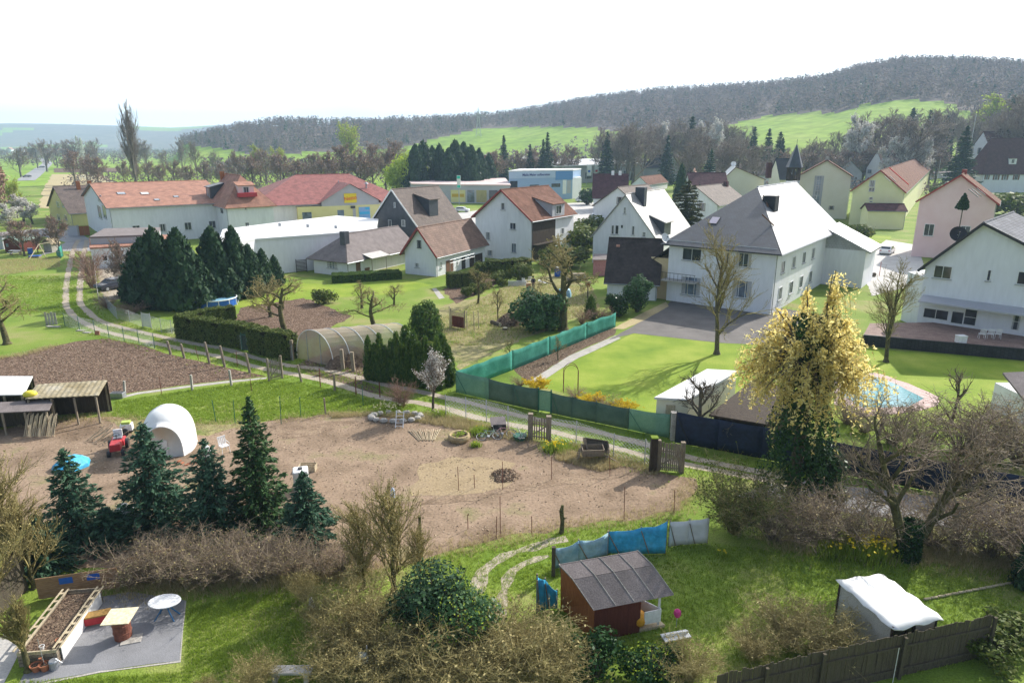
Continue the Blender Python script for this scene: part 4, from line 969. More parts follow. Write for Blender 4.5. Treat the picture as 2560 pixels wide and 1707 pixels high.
# --- big house with dark slate hip
h = House("slate_hip_house", "big white house with dark slate hip roof, one side of it glaring in the sun", (1925, 787), 53, M_wall, M_glare_slate, W=12.4, Ln=27, ze=7.3, zr=12.9, hip=11, over=.7)
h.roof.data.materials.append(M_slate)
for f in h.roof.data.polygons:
    if f.normal.dot(-h.k) > .25: f.material_index = 1  # only the hip face is dark slate; glare is painted on the rest
h.skylight(1786, 552, 1.1, 1.5, 'h', pane=plain("pale_blind", (.45, .4, .48), .3)); h.chimney(1926, 515, 1.5, 1.5, 1.2, M_black, 'n')
for u0, v0, u1, v1 in ((1907, 491, 1920, 520), (1905, 540, 1935, 568)):
    p0, p1 = h.on_roof(u0, v0), h.on_roof(u1, v1); MB().beam(p0+up*.15, p1+up*.15, .1, .15).build("snow_rail", M_shut, h.roof)
h.win('g', 1706, 621, 1754, 652, bars=(1, 0)); h.win('g', 1838, 632, 1880, 668, bars=(1, 0)); h.win('g', 1703, 692, 1752, 738, bars=(2, 0), pane=M_glassb); h.win('g', 1830, 700, 1880, 745, bars=(2, 0), pane=M_glassb)
for i in range(4): h.win_at(h.B+h.k*(3+i*4.3)+up*4.9, -h.g, up.cross(-h.g), 1.3, 1.4); h.win_at(h.B+h.k*(3+i*4.3)+up*1.9, -h.g, up.cross(-h.g), 1.3, 1.5)
p = h.B+h.g*8.2-h.k*.0; br = MB(); 
MB().obox(h.B+h.g*8.4-h.k*1.4+up*2.6, h.g*4.2, h.k*1.4, up*.15).build("balcony", M_conc, h.root)
for i in range(9): br.tube([h.B+h.g*(8.5+i*.5)-h.k*1.35+up*2.75, h.B+h.g*(8.5+i*.5)-h.k*1.35+up*3.6], .02, 4)
br.tube([h.B+h.g*8.4-h.k*1.35+up*3.62, h.B+h.g*12.6-h.k*1.35+up*3.62], .03, 5); br.build("balcony_rail", M_dark, h.root)
# tan stair wing at its left, dish
a = h.B+h.g*12.4; MB().prism([a+h.k*.3, a+h.g*2.4+h.k*.3, a+h.g*2.4+h.k*6, a+h.k*6], 0, 5.0).build("side_wing", M_tan, h.root)
MB().obox(a+h.k*.1+h.g*2.7+up*4.2, -h.g*2.75+up*2.2, h.k*6.2, up*.1).build("wing_roof", M_black, h.root)
# lower wing to the right
c = h.B+h.k*22; wg = [c, c-h.g*5.0, c-h.g*5.0+h.k*7, c+h.k*7]; MB().prism(wg, 0, 4.9).build("side_wing", M_wall, h.root)
wr = MB(); o = c-h.k*.4+h.g*.2; T = [o-h.g*5.8+up*4.85, o-h.g*5.8+h.k*8+up*4.85, o+h.k*8+up*7.6, o+up*7.6]
wr.face(T if (T[1]-T[0]).cross(T[3]-T[0]).z > 0 else T[::-1])
for i in range(4): j = (i+1) % 4; wr.face([T[i], T[j], T[j]-up*.25, T[i]-up*.25])
wr.face([c+up*4.9, c-h.g*5.0+up*4.9, c+up*7.3]); wr.build("wing_roof", M_glare_slate, h.root)  # wing roof carries the same painted sun glare
hBIG = h
def dish(name, label, p, r=.5, az=0, mat=None, mast=.8):
    t = thing(name, label, "satellite dish", p); mb = MB(); d_ = Vector((math.cos(az), math.sin(az), .45)).normalized(); a = d_.cross(up).normalized(); b = a.cross(d_); c = p+up*mast
    rings = []
    for i in range(5):
        q = i/4; rings.append([c+d_*(q*q*r*.3)+(a*math.cos(x)+b*math.sin(x))*r*max(q, .02) for x in [k*2*math.pi/18 for k in range(18)]])
    vs = [v for rr in rings for v in rr]; fs = [[i*18+k, i*18+(k+1) % 18, (i+1)*18+(k+1) % 18, (i+1)*18+k] for i in range(4) for k in range(18)]
    mb.add(vs, fs); mb.build("reflector", mat or M_plastic, t, smooth=True)
    MB().tube([p, c], .04, 6).tube([c-b*r*.6, c+d_*r*.9], .025, 5).build("mast", M_steel, t); MB().box(c+d_*r*.9-up*.06, (.12, .12, .12)).build("receiver", M_dark, t)
p = hit(1663, 612, hBIG.B+hBIG.g*12.4, -hBIG.k); dish("satellite_dish", "white satellite dish on the corner between barn and slate-hipped house", p-hBIG.k*.3, .6, math.radians(-60))
# --- middle distance village
h = House("white_gable_house", "white gable house with grey-brown roof half hidden behind the pale slate roof", (1600, 592), 52, M_wall, M_gbrown, uR=1545, uC=1668, ve=520, vr=470, over=.4); h.win('g', 1542, 493, 1556, 510, frame=M_shut)
h = House("maroon_house", "white house under a broad dark maroon roof behind the village garage", (1566, 532), 84, M_wall, M_maroon, uA=1484, W=13, ve=494, vr=437, ridge='w', over=.5); h.chimney(1532, 438, .8, .8, 1.2, M_wall); h.chimney(1550, 438, .8, .8, 1.2, M_wall)
h = House("small_white_house", "small white house with salmon tiled roof between brick house and spruce", (1618, 480), 60, M_wall, M_rbrown, uR=1600, uC=1668, ve=462, vr=443, over=.3)
h = House("white_gable_house", "white gable house with brown roof and dark framed window left of the slate hip", (1790, 562), 50, M_wall, M_gbrown, uR=1740, uC=1860, ve=512, vr=468, over=.5, barge=1); h.win('g', 1743, 508, 1763, 527, frame=M_shut, bars=(1, 0)); h.chimney(1815, 464, 1.2, .9, 1.0, M_maroon)
h = House("maroon_house", "long maroon-roofed building in front of the dark spruce", (1816, 505), 86, M_wallg, M_maroon, uA=1724, W=12, ve=467, vr=433, ridge='w', over=.4)
h = House("cream_house", "cream house with lopsided pale grey roof and a white satellite dish", (1906, 492), 78, M_cream, M_flat, uA=1813, Ln=16, ze=None, ve=449, vr=419, over=.5, rp=.22, trim=M_shut, left_drop=-1.2)
c = h.on_roof(1921, 440); MB().box(c-up*.5, (1.1, 1.1, 3.6)).build("chimney", M_maroon, h.roof)
dish("satellite_dish", "large pale satellite dish above the lopsided cream roof", h.M+h.k*10+up*(h.zr), 1.0, math.radians(-95), mast=.9)
h = House("brown_roof_house", "long low house with grey-brown roof seen just behind the cream house", (1925, 470), 88, M_wall, M_gbrown, uA=1790, W=14, ve=438, vr=405, ridge='w', over=.4); h.chimney(1830, 405, .7, .7, 2.0, M_gbrown); h.chimney(1900, 404, .7, .7, 1.6, M_gbrown)
h = House("cream_house", "tall cream gable house to the right of the church spire", (2114, 548), 66, M_cream, M_rbrown, uA=1988, Ln=14, ve=441, vr=402, over=.5, trim=M_shut); h.win('g', 2030, 488, 2042, 498, bars=(0, 0)); h.win('g', 2072, 515, 2085, 524, frame=M_shut); h.win('g', 2033, 440, 2056, 515, pane=M_glassb, bars=(1, 5), frame=M_wallg, sill=False)
h.chimney(2042, 395, .9, .9, 1.2, M_conc, 'n')
h = House("skylight_house", "dark-roofed house with bright skylights between spire and tall cream house", (1985, 500), 88, M_cream, M_black, uA=1945, W=12, ve=448, vr=398, ridge='w', over=.3)
for u in (1992, 2003): pass
h.skylight(1975, 430, 1.2, 2.0, pane=M_canvas)
h = House("white_gable_house", "white gable house with dark plum roof behind the yellow house", (2202, 470), 40, M_wall, M_maroon, uA=2160, uC=2300, ve=421, vr=378, over=.3); h.win('g', 2168, 424, 2180, 434, pane=M_glassb, bars=(1, 0))
h = House("low_house", "small house with dark grey roof half hidden by trees behind the tall cream gable", (2150, 470), 78, M_wallg, M_slate, uA=2085, Ln=12, ve=432, vr=402, over=.4); h.chimney(2136, 402, .7, .7, 1.5, M_conc)
hy = h = House("yellow_house", "pale yellow gable house with brick red roof and a red roof stripe", (2246, 568), 58, M_yelp, M_rbrown, uA=2121, uC=2318, ve=479, vr=428, over=.5, trim=M_trim)
h.win('g', 2173, 451, 2188, 467, bars=(1, 0)); h.win('g', 2172, 469, 2187, 479, bars=(1, 0)); h.win('g', 2173, 493, 2182, 499, bars=(0, 0)); h.win('g', 2173, 503, 2182, 506, bars=(0, 0), sill=False)
p0 = h.on_roof(2247, 441); q = h.nearN.cross(h.k).normalized(); MB().obox(p0-h.k*.7-q*3.2+h.nearN*.02, h.k*1.4, q*6.4, h.nearN*.07).build("roof_stripe", plain("red_sheet", (.42, .03, .03), .95, .0), h.roof)
for u in (2218, 2232): h.skylight(u, 448, .5, 1.9, pane=M_canvas)
h = House("yellow_garage", "pale yellow garage with dark brown roof in front of the yellow house", (2258, 574), 80, M_yelp, M_maroon, uA=2165, W=5, ve=528, vr=512, ridge='w', over=.3, cat="garage")
hp = h = House("pink_house", "pink gable house with brown roof and three narrow skylights", (2462, 655), 55, M_pink, M_rbrown, uA=2277, Ln=11, ve=508, vr=440, over=.5, trim=M_trim)
for u in (2433, 2441, 2452): h.skylight(u, 482-(u-2441)*.2, .4, 1.7, pane=M_canvas)
h.win('g', 2362, 455, 2368, 461, bars=(0, 0), sill=False); h.win('g', 2310, 560, 2335, 590, bars=(1, 0)); h.win('g', 2400, 565, 2425, 595, bars=(1, 0))
h.chimney(2410, 432, .7, .7, 1.0, M_trim)
h = House("white_dark_roof_house", "white house with steep dark roof and brown shutters behind the shuttered manor", (2463, 470), 22, M_wall, M_maroon, uA=2406, Ln=30, ve=381, vr=330, over=.3); h.win('g', 2421, 370, 2433, 385, frame=M_shut, bars=(1, 0)); h.win('g', 2444, 370, 2453, 385, frame=M_shut, bars=(1, 0)); h.win('g', 2443, 403, 2451, 420, frame=M_shut); h.win('g', 2412, 398, 2428, 424, "door", frame=M_wallg)
h.chimney(2503, 322, 1.0, 1.0, 1.6, M_black); h.chimney(2519, 322, 1.0, 1.0, 1.6, M_black)
h = House("shuttered_manor", "large white house with sweeping dark roof, one small dormer and a row of brown shutters", (2449, 482), 6, M_wall, M_maroon, W=9.5, Ln=40, ve=429, vr=347, over=.5, hip=4.5)
h.win('s', 2465, 432, 2471, 449, shutters=True); 
for u in (2491, 2513, 2541): h.win('s', u-4, 431, u+4, 450, shutters=True)
h.dormer(2531, 411, 3.2, 2.2, M_maroon, 'n', M_wall)
# --- white house, right front
h = House("white_house", "large white house with grey roof, terrace and wide patio doors at the right edge", (gp(2288, 822)+Vector((9.9, -9.55, 0))), 46, M_wall, M_greyt, W=13.75, uR=2451, Ln=14, ze=6.4, zr=10.9, over=.5, trim=M_dark)
h.win('g', 2334, 664, 2380, 697, bars=(1, 0)); h.win('g', 2467, 674, 2478, 703, bars=(0, 0)); h.win('g', 2542, 680, 2600, 714, bars=(1, 0))
h.win('g', 2307, 772, 2372, 798, bars=(1, 0), sill=False); h.win('g', 2377, 778, 2410, 810, bars=(0, 0), sill=False); h.win('g', 2409, 772, 2443, 814, "window", bars=(0, 1), sill=False); h.win('g', 2529, 782, 2552, 826, bars=(0, 1), sill=False)
zc = hit(2400, 752, h.B, -h.k).z
MB().obox(h.B-h.k*.02+up*zc, h.g*(h.W-.2), -h.k*1.7-up*.35, up*.14).build("porch_canopy", M_wallg, h.root)
T = [gp(*q, .95) for q in ((2175, 808), (2158, 838), (2700, 886), (2720, 800))]
MB().prism(T, 0, .95).build("terrace", M_deck, h.root); MB().beam(T[1]+up*-.42-Vector((0, .15, 0)), T[2]+up*-.42-Vector((0, .15, 0)), .2, 1.05).build("terrace_wall", M_black, h.root)
# pent roof extension on the left and solar strip
a = h.B+h.g*h.W; MB().prism([a+h.k*1, a+h.g*.05+h.k*1, a+h.g*2.2+h.k*3, a+h.k*10], 0, 5.2).build("side_wing", M_wall, h.root)
dish("satellite_dish", "dark satellite dish on the left roof slope of the large white house", h.farP[0]*.45+h.farP[3]*.55+h.k*1.2+up*.15, .75, math.radians(-110), M_dark, .9)
MB().obox(h.farP[0]+up*.2+h.k*.6, (h.farP[3]-h.farP[0])*.55, h.k*3.2, h.farN*.05).build("solar_panel", M_black, h.roof)
hWH = h
# terrace furniture: three white bistro chairs and a pale box
def garden_chair(p, rz, label, mat, group=None, arms=True, name="garden_chair"):
    t = thing(name, label, "chair", (0, 0, 0), group)
    MB().box((0, 0, .42), (.48, .46, .04)).build("seat", mat, t, bevel=.01)
    mb = MB()
    for i in range(5): mb.box((-.2+i*.1, .22, .46), (.06, .03, .45), 0, Matrix.Rotation(-.18, 3, 'X'))
    mb.box((0, .305, .88), (.5, .04, .08)); mb.build("backrest", mat, t)
    for x in (-.21, .21):
        for y in (-.2, .2): MB().tube([(x, y, .42), (x*1.15, y*1.2, 0)], [.02, .016], 6).build("leg", mat, t)
        if arms: MB().tube([(x*1.1, .24, .66), (x*1.15, -.2, .64), (x*1.15, -.22, .42)], .018, 6).build("armrest", mat, t)
    return place(t, p, rz)
for i, u in enumerate((2453, 2473, 2492)): garden_chair(gp(u, 846, .95), math.radians(160), "white metal bistro chair on the terrace, %s from the patio door" % ordinal(i), M_plastic, "bistro chairs on the terrace", False, "bistro_chair")
c = gp(2401, 856, .95); t = thing("storage_box", "pale square box standing on the terrace before the patio doors", "box", c); MB().box(c, (.75, .6, .6)).build("body", M_plastic, t, bevel=.02); MB().box(c+up*.602, (.8, .65, .06)).build("lid", M_plastic, t)
# --- commercial buildings
t, P = flat_block("office_building", "blue and white flat office building with glass front behind the red-brown roof", [(1272, 430), (1432, 427), (1452, 424), (1300, 425)], 0, 9.6, plain("blue_panels", (.30, .42, .62), .5), M_flat, "office", par=.4)
a, b = P[0], P[1]; d = (b-a); ln = d.length
wall_panel(t, "fascia", a, b, 7.4, 9.5, plain("pale_blue_fascia", (.42, .52, .68), .5), .1, 0, 0, .72); wall_panel(t, "fascia", a, b, 6.6, 9.5, plain("blue_fascia", (.10, .26, .55), .45), .12, 0, .722, 1)
for f0, f1, z0_, z1_, m_ in ((.02, .13, 3.2, 6.6, M_glass), (.32, .46, 3.2, 5.2, M_glass), (.66, .80, 4.2, 5.4, M_glass), (.84, .90, 1.8, 7.0, M_plastic), (.91, .97, 2, 6.4, M_wallg)):
    wall_panel(t, "window" if m_ is M_glass else "panel", a, b, z0_, z1_, m_, .06, 0.002, f0, f1)
fa = Vector((a.x, a.y, 0)); dd = Vector((d.x, d.y, 0)).normalized(); nn = Vector((dd.y, -dd.x, 0))
text_mesh("lettering", "Maila Maler aufbereiter", 1.15, plain("sign_navy", (.03, .04, .2), .4), t, fa+dd*ln*.42+nn*.13+up*8.5, dd, up)
for u, f in ((1430, .985),):
    MB().prism([b, b+Vector((3.5, 4, 0)), b+Vector((3.5, 20, 0)), b+Vector((0, 20, 0))], 0, 7.2).build("side_wing", M_wall, t)
def ad_flag(u, lab, c):
    p = gp(u, 500); t = thing("advert_stand", lab, "sign", p); MB().box(p, (1.6, .4, 2.6)).build("panel", c, t, bevel=.05); MB().box(p+up*0-Vector((0, .3, 0)), (.9, .1, .15)).build("foot", M_dark, t)
t, P = flat_block("white_roof_hall", "long hall with brilliant white flat roof at the foot of the wooded hill", [(1380, 418), (1600, 411), (1616, 409), (1606, 399), (1356, 399), (1368, 405)], 0, 8.2, M_wallg, M_flat, "hall", par=.5)
for f in (.35, .5, .62, .8): wall_panel(t, "window", P[0], P[1], 2, 5, M_glass, .05, .002, f, f+.07)
P0 = P
t, P = flat_block("brick_hall", "grey-brown hall with white roof lettering left of the white-roofed hall", [(1292, 400), (1352, 398), (1352, 396), (1292, 396)], 0, 8.6, nmat("brown_cladding", [(.2, .15, .13), (.28, .22, .2)], .5, .8, .2), M_felt, "hall", par=.3)
a = Vector((P[0].x, P[0].y, 0)); b = Vector((P[1].x, P[1].y, 0)); q = MB().obox(a+up*9.0+(b-a)*.03, (b-a)*.94, Vector((0, .3, 0)), up*.25).build("sign_rail", M_dark, t)
text_mesh("lettering", "MARMOR-FLIESEN-BAEDER", 1.9, M_plastic, q, a+(b-a)*.5+up*10.3-Vector((0, .2, 0)), (b-a), up)
for i, u in enumerate((1466, 1484.5, 1503.5)):
    p = gp(u, 464-i*3); hh = ztop(p, 411); t = thing("advert_banner", "tall white banner on a pole before the white-roofed hall, %s of three from left" % ordinal(i), "banner", p, "white banners on poles")
    MB().tube([p, p+up*hh], [.1, .06], 8).build("pole", M_steel, t)
    mb = MB(); n_ = 10; wd = 2.2; zz = [hh-.2-(hh*.52)*k/n_ for k in range(n_+1)]
    for k in range(n_):
        for (y0, y1) in ((0, 1),):
            f_ = lambda z_, x_: p+Vector((x_*wd, .15*math.sin(z_*1.3+x_*2), z_)); mb.face([f_(zz[k+1], .03), f_(zz[k+1], 1), f_(zz[k], 1), f_(zz[k], .03)])
    o = mb.build("cloth", M_canvas, t); s_ = o.modifiers.new("thick", 'SOLIDIFY'); s_.thickness = .03
    MB().box(p+Vector((wd*.5, -.12+.0, hh*.62)), (wd*.5, .03, 1.0)).build("emblem", M_blue if i != 1 else M_redp, t)
h = House("brick_building", "red brick workshop with low roof and blue-grey windows beside the grey gable", (1664, 446), 80, tilemat("red_brick", (.36, .10, .06), (.28, .075, .05), (.3, .2, .16), .5, .17, .85), M_gbrown, uA=1583, Ln=10, ve=405, vr=403, over=.4, rp=.1, left_drop=1.6, cat="workshop"); h.win('g', 1596, 418, 1617, 428, bars=(2, 0), pane=M_glass); h.win('g', 1633, 419, 1645, 430, pane=M_glassb)
h = House("grey_gable_house", "grey rendered gable house with a nearly black roof next to the red brick workshop", (1654, 455), 42, M_wallg, M_black, uC=1700, Ln=12, ve=421, vr=389, ridge='w', over=.3)
h.win('g', 1672, 409, 1678, 416); h.win('g', 1686, 409, 1692, 416); h.win('g', 1680, 396, 1684, 399, bars=(0, 0), sill=False)
t, P = flat_block("shop_row", "long low building with pale pink roof and yellow shop fronts", [(1122, 464), (1275, 465), (1262, 448), (1020, 450), (1030, 462)], 0, 5.6, M_wallg, nmat("pale_pink_roofing", [(.62, .47, .45), (.7, .55, .52)], .3, .7, .2), "shop", par=.4)
for f0, f1, m_ in ((.03, .27, M_yel), (.45, .62, nmat("ochre_front", [(.4, .34, .14), (.48, .42, .2)], .5)), (.3, .42, M_glassb), (.66, .8, M_glass)): wall_panel(t, "shop_front", P[0], P[1], .3, 4.2, m_, .08, .002, f0, f1)
wall_panel(t, "shop_sign", P[0], P[1], 2.0, 3.0, plain("ochre_sign", (.6, .4, .03), .5), .16, .002, .05, .25)
p = gp(1148, 512); hh = ztop(p, 439); t = thing("pylon_sign", "tall turquoise and white advertising pylon in front of the pink roof", "sign", p)
MB().tube([p, p+up*hh*.6], .15, 8).build("pole", M_steel, t); z0_ = ztop(p, 470); tq = plain("turquoise", (.02, .55, .40), .4)
MB().box(p+up*z0_, (1.15, .35, hh-z0_)).build("panel", M_plastic, t); MB().box(p+up*(hh-1.0)-Vector((0, .2, 0)), (1.0, .06, .9)).build("emblem", tq, t); MB().box(p+up*(z0_+.05)-Vector((0, .2, 0)), (1.0, .06, .8)).build("emblem", tq, t)
h = House("red_brick_house", "red brick building with blue-grey window band among the dark conifers", (1236, 450), 84, nmat("dull_red_cladding", [(.32, .1, .08), (.4, .15, .12)], .6, .8, .2), M_felt, uA=1186, Ln=10, ve=391, vr=388, over=.2, gut=False)
h.win('g', 1190, 411, 1234, 423, bars=(4, 0), pane=M_glassb); h.win('g', 1190, 433, 1234, 444, bars=(3, 0), pane=M_plastic)
h = House("salmon_roof_house", "small grey house with salmon coloured roof left of the dark spruce", (1735, 470), 70, M_wallg, M_orange, uA=1722, Ln=9, ve=436, vr=423, over=.3)
# church tower
p = gp(1972, 545); rz = math.radians(53); t = thing("church_tower", "slim church tower with dark slate spire and open belfry", "church tower", p); zs = ztop(p, 418); zb_ = ztop(p, 452); zt = ztop(p, 359)
wd = 36*(p.y*CP+8)/FPX*.72
MB().box(p, (wd, wd, zb_), rz).build("shaft", M_wall, t)
bf = MB(); R = Matrix.Rotation(rz, 3, 'Z')
for x in (-1, -.33, .33, 1):
    for y in (-1, -.33, .33, 1):
        if max(abs(x), abs(y)) > .9: bf.box(p+R @ Vector((x*wd*.44, y*wd*.44, 0))+up*zb_, (wd*.12, wd*.12, zs-zb_), rz)
bf.box(p+up*zb_, (wd*.99, wd*.99, .5), rz); bf.box(p+up*(zs-.55), (wd*.99, wd*.99, .5), rz); bf.box(p+up*(zb_+.5), (wd*.4, wd*.4, .9), rz); bf.build("belfry", M_dkwood, t)
sp = MB(); n_ = 8; q = [p+Vector((math.cos(rz+math.pi/8+k*math.pi/4), math.sin(rz+math.pi/8+k*math.pi/4), 0))*wd*.78+up*(zs-.05) for k in range(8)]
for k in range(8): sp.face([q[k], q[(k+1) % 8], p+up*zt])
sp.face(q[::-1]); sp.build("spire", M_slate, t)
MB().tube([p+up*(zt-.3), p+up*(zt+1)], .05, 5).build("finial", M_dark, t)
# far houses in the valley at the left, each a tiny white box with a roof
r_ = random.Random(3); wl = [M_wall, M_cream, M_wallg]; rf = [M_rbrown, M_maroon, M_orange, M_gbrown]
TOWN = []
for i in range(34):
    u = r_.uniform(5, 330); y = r_.uniform(1500, 2100); TOWN.append((u, y))
for k, (u, y) in enumerate(sorted(TOWN)):
    x = (u-1280)/KU*y; b = Vector((x, y, float(gz(x, y)))); a = r_.uniform(0, 3.1); W_, L_, H_ = r_.uniform(9, 13), r_.uniform(11, 18), r_.uniform(5, 8)
    t = thing("village_house", "tiny pale house in the distant valley village under the blue ridge", "house", b, "houses of the distant village"); R = Matrix.Rotation(a, 3, 'Z')
    ex, ey = R @ Vector((W_, 0, 0)), R @ Vector((0, L_, 0)); o = b-ex/2-ey/2; m = MB().obox(o-up*3, ex, ey, up*(H_+3)); m.build("wall", wl[k % 3], t)
    r2 = MB(); A0, A1 = o-ex*.06+up*H_, o+ex*1.06+up*H_; r0 = o+ex/2+up*(H_+W_*.45); r2.face([A0, r0, r0+ey, A0+ey]); r2.face([A1, A1+ey, r0+ey, r0]); r2.face([A0, A1, r0]); r2.face([A0+ey, r0+ey, A1+ey]); r2.build("roof", rf[k % 4], t)
# ---------------------------------------------------------------- fences, posts, gates
def post_at(p, h, r=.035, lean=(0, 0), sq=False, n=8):
    q = p+Vector((lean[0], lean[1], h)); m = MB()
    if sq: m.beam(p-up*.02, q, r*2, r*2)
    else: m.tube([p-up*.05, p+(q-p)*.5, q], [r*1.05, r, r*.95], n)
    return m
def pole_things(name, items, label, cat, mat, r, group, sq=False, jag=False):
    """items: (u base, v base, u top, v top, extra words)"""
    for u, v, u2, v2, ex in items:
        p = gp(u, v); h = ztop(p, v2); q = hit(u2, v2, p, Vector((0, 1, 0))); lean = (max(-.35, min(.35, q.x-p.x)), 0)
        m = post_at(p, h, r, lean, sq)
        if jag: m.ball(p+Vector((lean[0], 0, h)), r*.95, 8, (1, 1, .5))
        _tag(m.build(name, mat, loc=p, bevel=0), label % ex, cat, group)
def link_fence(name, label, pts, h, postmat, wiremat, cell=.22, wr=.006, pr=.03, posts=None, top=True, sag=.03):
    P = [gp(*p) for p in pts]; t = thing(name, label, "fence", P[0]); S = []
    for i, p in enumerate(P): post_at(p, h+.08, pr).build("post", postmat, t)
    for i in range(len(P)-1):
        a, b = P[i], P[i+1]; d = b-a; ln = d.length; n = max(2, int(ln/cell))
        for z in ([.05, h*.5, h] if top else [h]): S.append((*(a+up*z), *(b+up*z), wr, wr))
        m = int(h/cell)
        for k in range(-m, n):                                    # diagonal wires, both ways
            x0, x1 = k, k+m; z0_, z1_ = .04, h
            f0, f1 = x0/n, x1/n; 
            def clip(fa, fb, za, zb):
                if fa > fb: fa, fb, za, zb = fb, fa, zb, za
                if fb <= 0 or fa >= 1: return
                if fa < 0: za += (zb-za)*(0-fa)/(fb-fa); fa = 0
                if fb > 1: zb = za+(zb-za)*(1-fa)/(fb-fa); fb = 1
                S.append((*(a+d*fa+up*za), *(a+d*fb+up*zb), wr, wr))
            clip(f0, f1, z0_, z1_); clip(f0, f1, z1_, z0_)
    link_mesh("wire_mesh", np_mesh("wire_mesh", *segs_mesh(np.array(S)-np.array([*P[0], *P[0], 0, 0]), 3), wiremat), t); return t
def cloth_fence(name, label, pts, mats, postmat, cat="fence", sag=.05, t_=.012, posts=True, fold=.022):
    """screen netting: pts (u, v base, v top); mats one per bay"""
    P = [gp(u, v) for u, v, _ in pts]; H = [ztop(p, q[2]) for p, q in zip(P, pts)]; t = thing(name, label, cat, P[0])
    for i in range(len(P)-1):
        a, b = P[i], P[i+1]; rf = random.Random(i*7+len(pts)); d = b-a; nn = Vector((-d.y, d.x, 0)).normalized(); n = max(4, int(d.length/.35)); mb = MB(); m_ = mats[i % len(mats)]
        R = [[None]*(n+1) for _ in range(5)]
        for k in range(n+1):
            f = k/n; hh = H[i]+(H[i+1]-H[i])*f-sag*math.sin(math.pi*((f*max(1, round(d.length/2.5))) % 1))
            for j in range(5):
                z = .03+hh*j/4; w_ = fold*(math.sin(k*.61+i+j*.15)+.6*math.sin(k*1.37+2*i))*(.4+.15*j)*min(1, 4*f*(1-f)*3)
                R[j][k] = a+d*f+up*z+nn*w_
        for j in range(4):
            for k in range(n): mb.face([R[j][k], R[j][k+1], R[j+1][k+1], R[j+1][k]])
        o = mb.build("netting", m_, t, smooth=True); s_ = o.modifiers.new("thick", 'SOLIDIFY'); s_.thickness = t_
    if posts:
        for p, h_ in zip(P, H): post_at(p+Vector((0, .05, 0)), h_+.08, .035).build("post", postmat, t)
        for i in (0, len(P)-2):
            if len(P) > 2: MB().tube([P[i]+up*H[i]*.9, P[i]+(P[i+1]-P[i])*.35+up*.05], .025, 6).build("brace", postmat, t)
    return t
def picket_gate(name, label, a, b, h, mat, n=8, posth=None, pw=.07, postr=.09, brace=True, rag=.25, cat="gate", tilt=0):
    t = thing(name, label, cat, a); d = b-a; r_ = random.Random(n); nn = Vector((-d.y, d.x, 0)).normalized()
    for p in (a, b): post_at(p, posth or h*1.1, postr, sq=True).build("post", M_wood, t)
    for z in (.25, h*.72): MB().beam(a+up*z, b+up*z, .05, .08).build("rail", mat, t)
    for i in range(n):
        f = (i+.6)/(n+.2); hh = h*(1-rag*r_.random()); q = a+d*f-nn*.05; e = Vector((r_.gauss(0, .03), 0, 0))
        MB().obox(q+up*.06-d.normalized()*pw/2, d.normalized()*pw, nn*.025, up*hh+e).build("picket", mat, t)
    if brace: MB().beam(a+d*.05+up*.3-nn*.02, b-d*.05+up*h*.7-nn*.02, .03, .07).build("brace", mat, t)
    return t
link_fence("wire_fence", "thin chain-link fence with green posts along the track above the ploughed bed", [(163, 816), (199, 824), (238, 834), (273, 844), (311, 853), (348, 860), (387, 871)], 1.35, M_green, M_steel)
pole_things("wooden_post", [(427, 886, 418, 853, "first from left"), (461, 895, 452, 860, "second from left"), (524, 908, 512, 856, "third from left, the thickest"), (562, 917, 550, 865, "fourth from left"), (625, 931, 614, 883, "fifth from left")], "grey leaning wooden post at the ploughed bed's track edge, %s", "post", M_wood, .11, "wooden posts along the ploughed bed", jag=True)
pole_things("rusty_stake", [(497, 900, 488, 868, "between the second and third wooden posts"), (594, 917, 590, 878, "between the fourth and fifth wooden posts")], "thin rusty stake %s", "stake", M_rust, .025, "rusty stakes")
pole_things("concrete_post", [(312, 984, 310, 952, "beside the lean-to roof"), (481, 976, 477, 937, "in the middle of the kerb"), (579, 965, 573, 925, "near the rustic gate")], "pale concrete post on the kerb of the ploughed bed, %s", "post", M_conc, .07, "concrete posts on the kerb", True)
pole_things("rusty_stake", [(404, 985, 398, 942, "on the kerb between two concrete posts"), (629, 976, 625, 946, "at the right end of the kerb")], "thin rusty stake %s", "stake", M_rust, .025, "rusty stakes")
picket_gate("rustic_gate", "ragged rustic picket gate of thin poles standing ajar by the track", gp(673, 953), gp(706, 945), 1.75, M_wood, 9, 1.9, .05, .07, rag=.15)
pole_things("wooden_post", [(754, 955, 744, 912, "left of the first red stake"), (837, 977, 835, 935, "with a pale flat face between two red stakes")], "old wooden post beside the track, %s", "post", M_wood, .09, "wooden posts beside the track")
pole_things("red_stake", [(801, 969, 798, 921, "left of the pale wooden post"), (890, 987, 888, 941, "right of the pale wooden post"), (950, 993, 948, 955, "at the grey twiggy bush")], "red-brown metal stake beside the track, %s", "stake", M_rust, .04, "red stakes along the track")
pole_things("green_stake", [(908, 1014, 905, 963, "behind the dry weeds"), (703, 1060, 699, 990, "at the corner of the bare earth"), (752, 1041, 749, 993, "in the middle of the green plot"), (588, 1060, 583, 1000, "left of the tall green spruce"), (540, 1055, 530, 1000, "right of the white tunnel")], "thin green stake %s", "stake", M_green, .025, "green stakes")
pole_things("wooden_post", [(814, 1036, 810, 994, "of the green plot")], "short grey wooden post at the lower edge %s", "post", M_wood, .06, None)
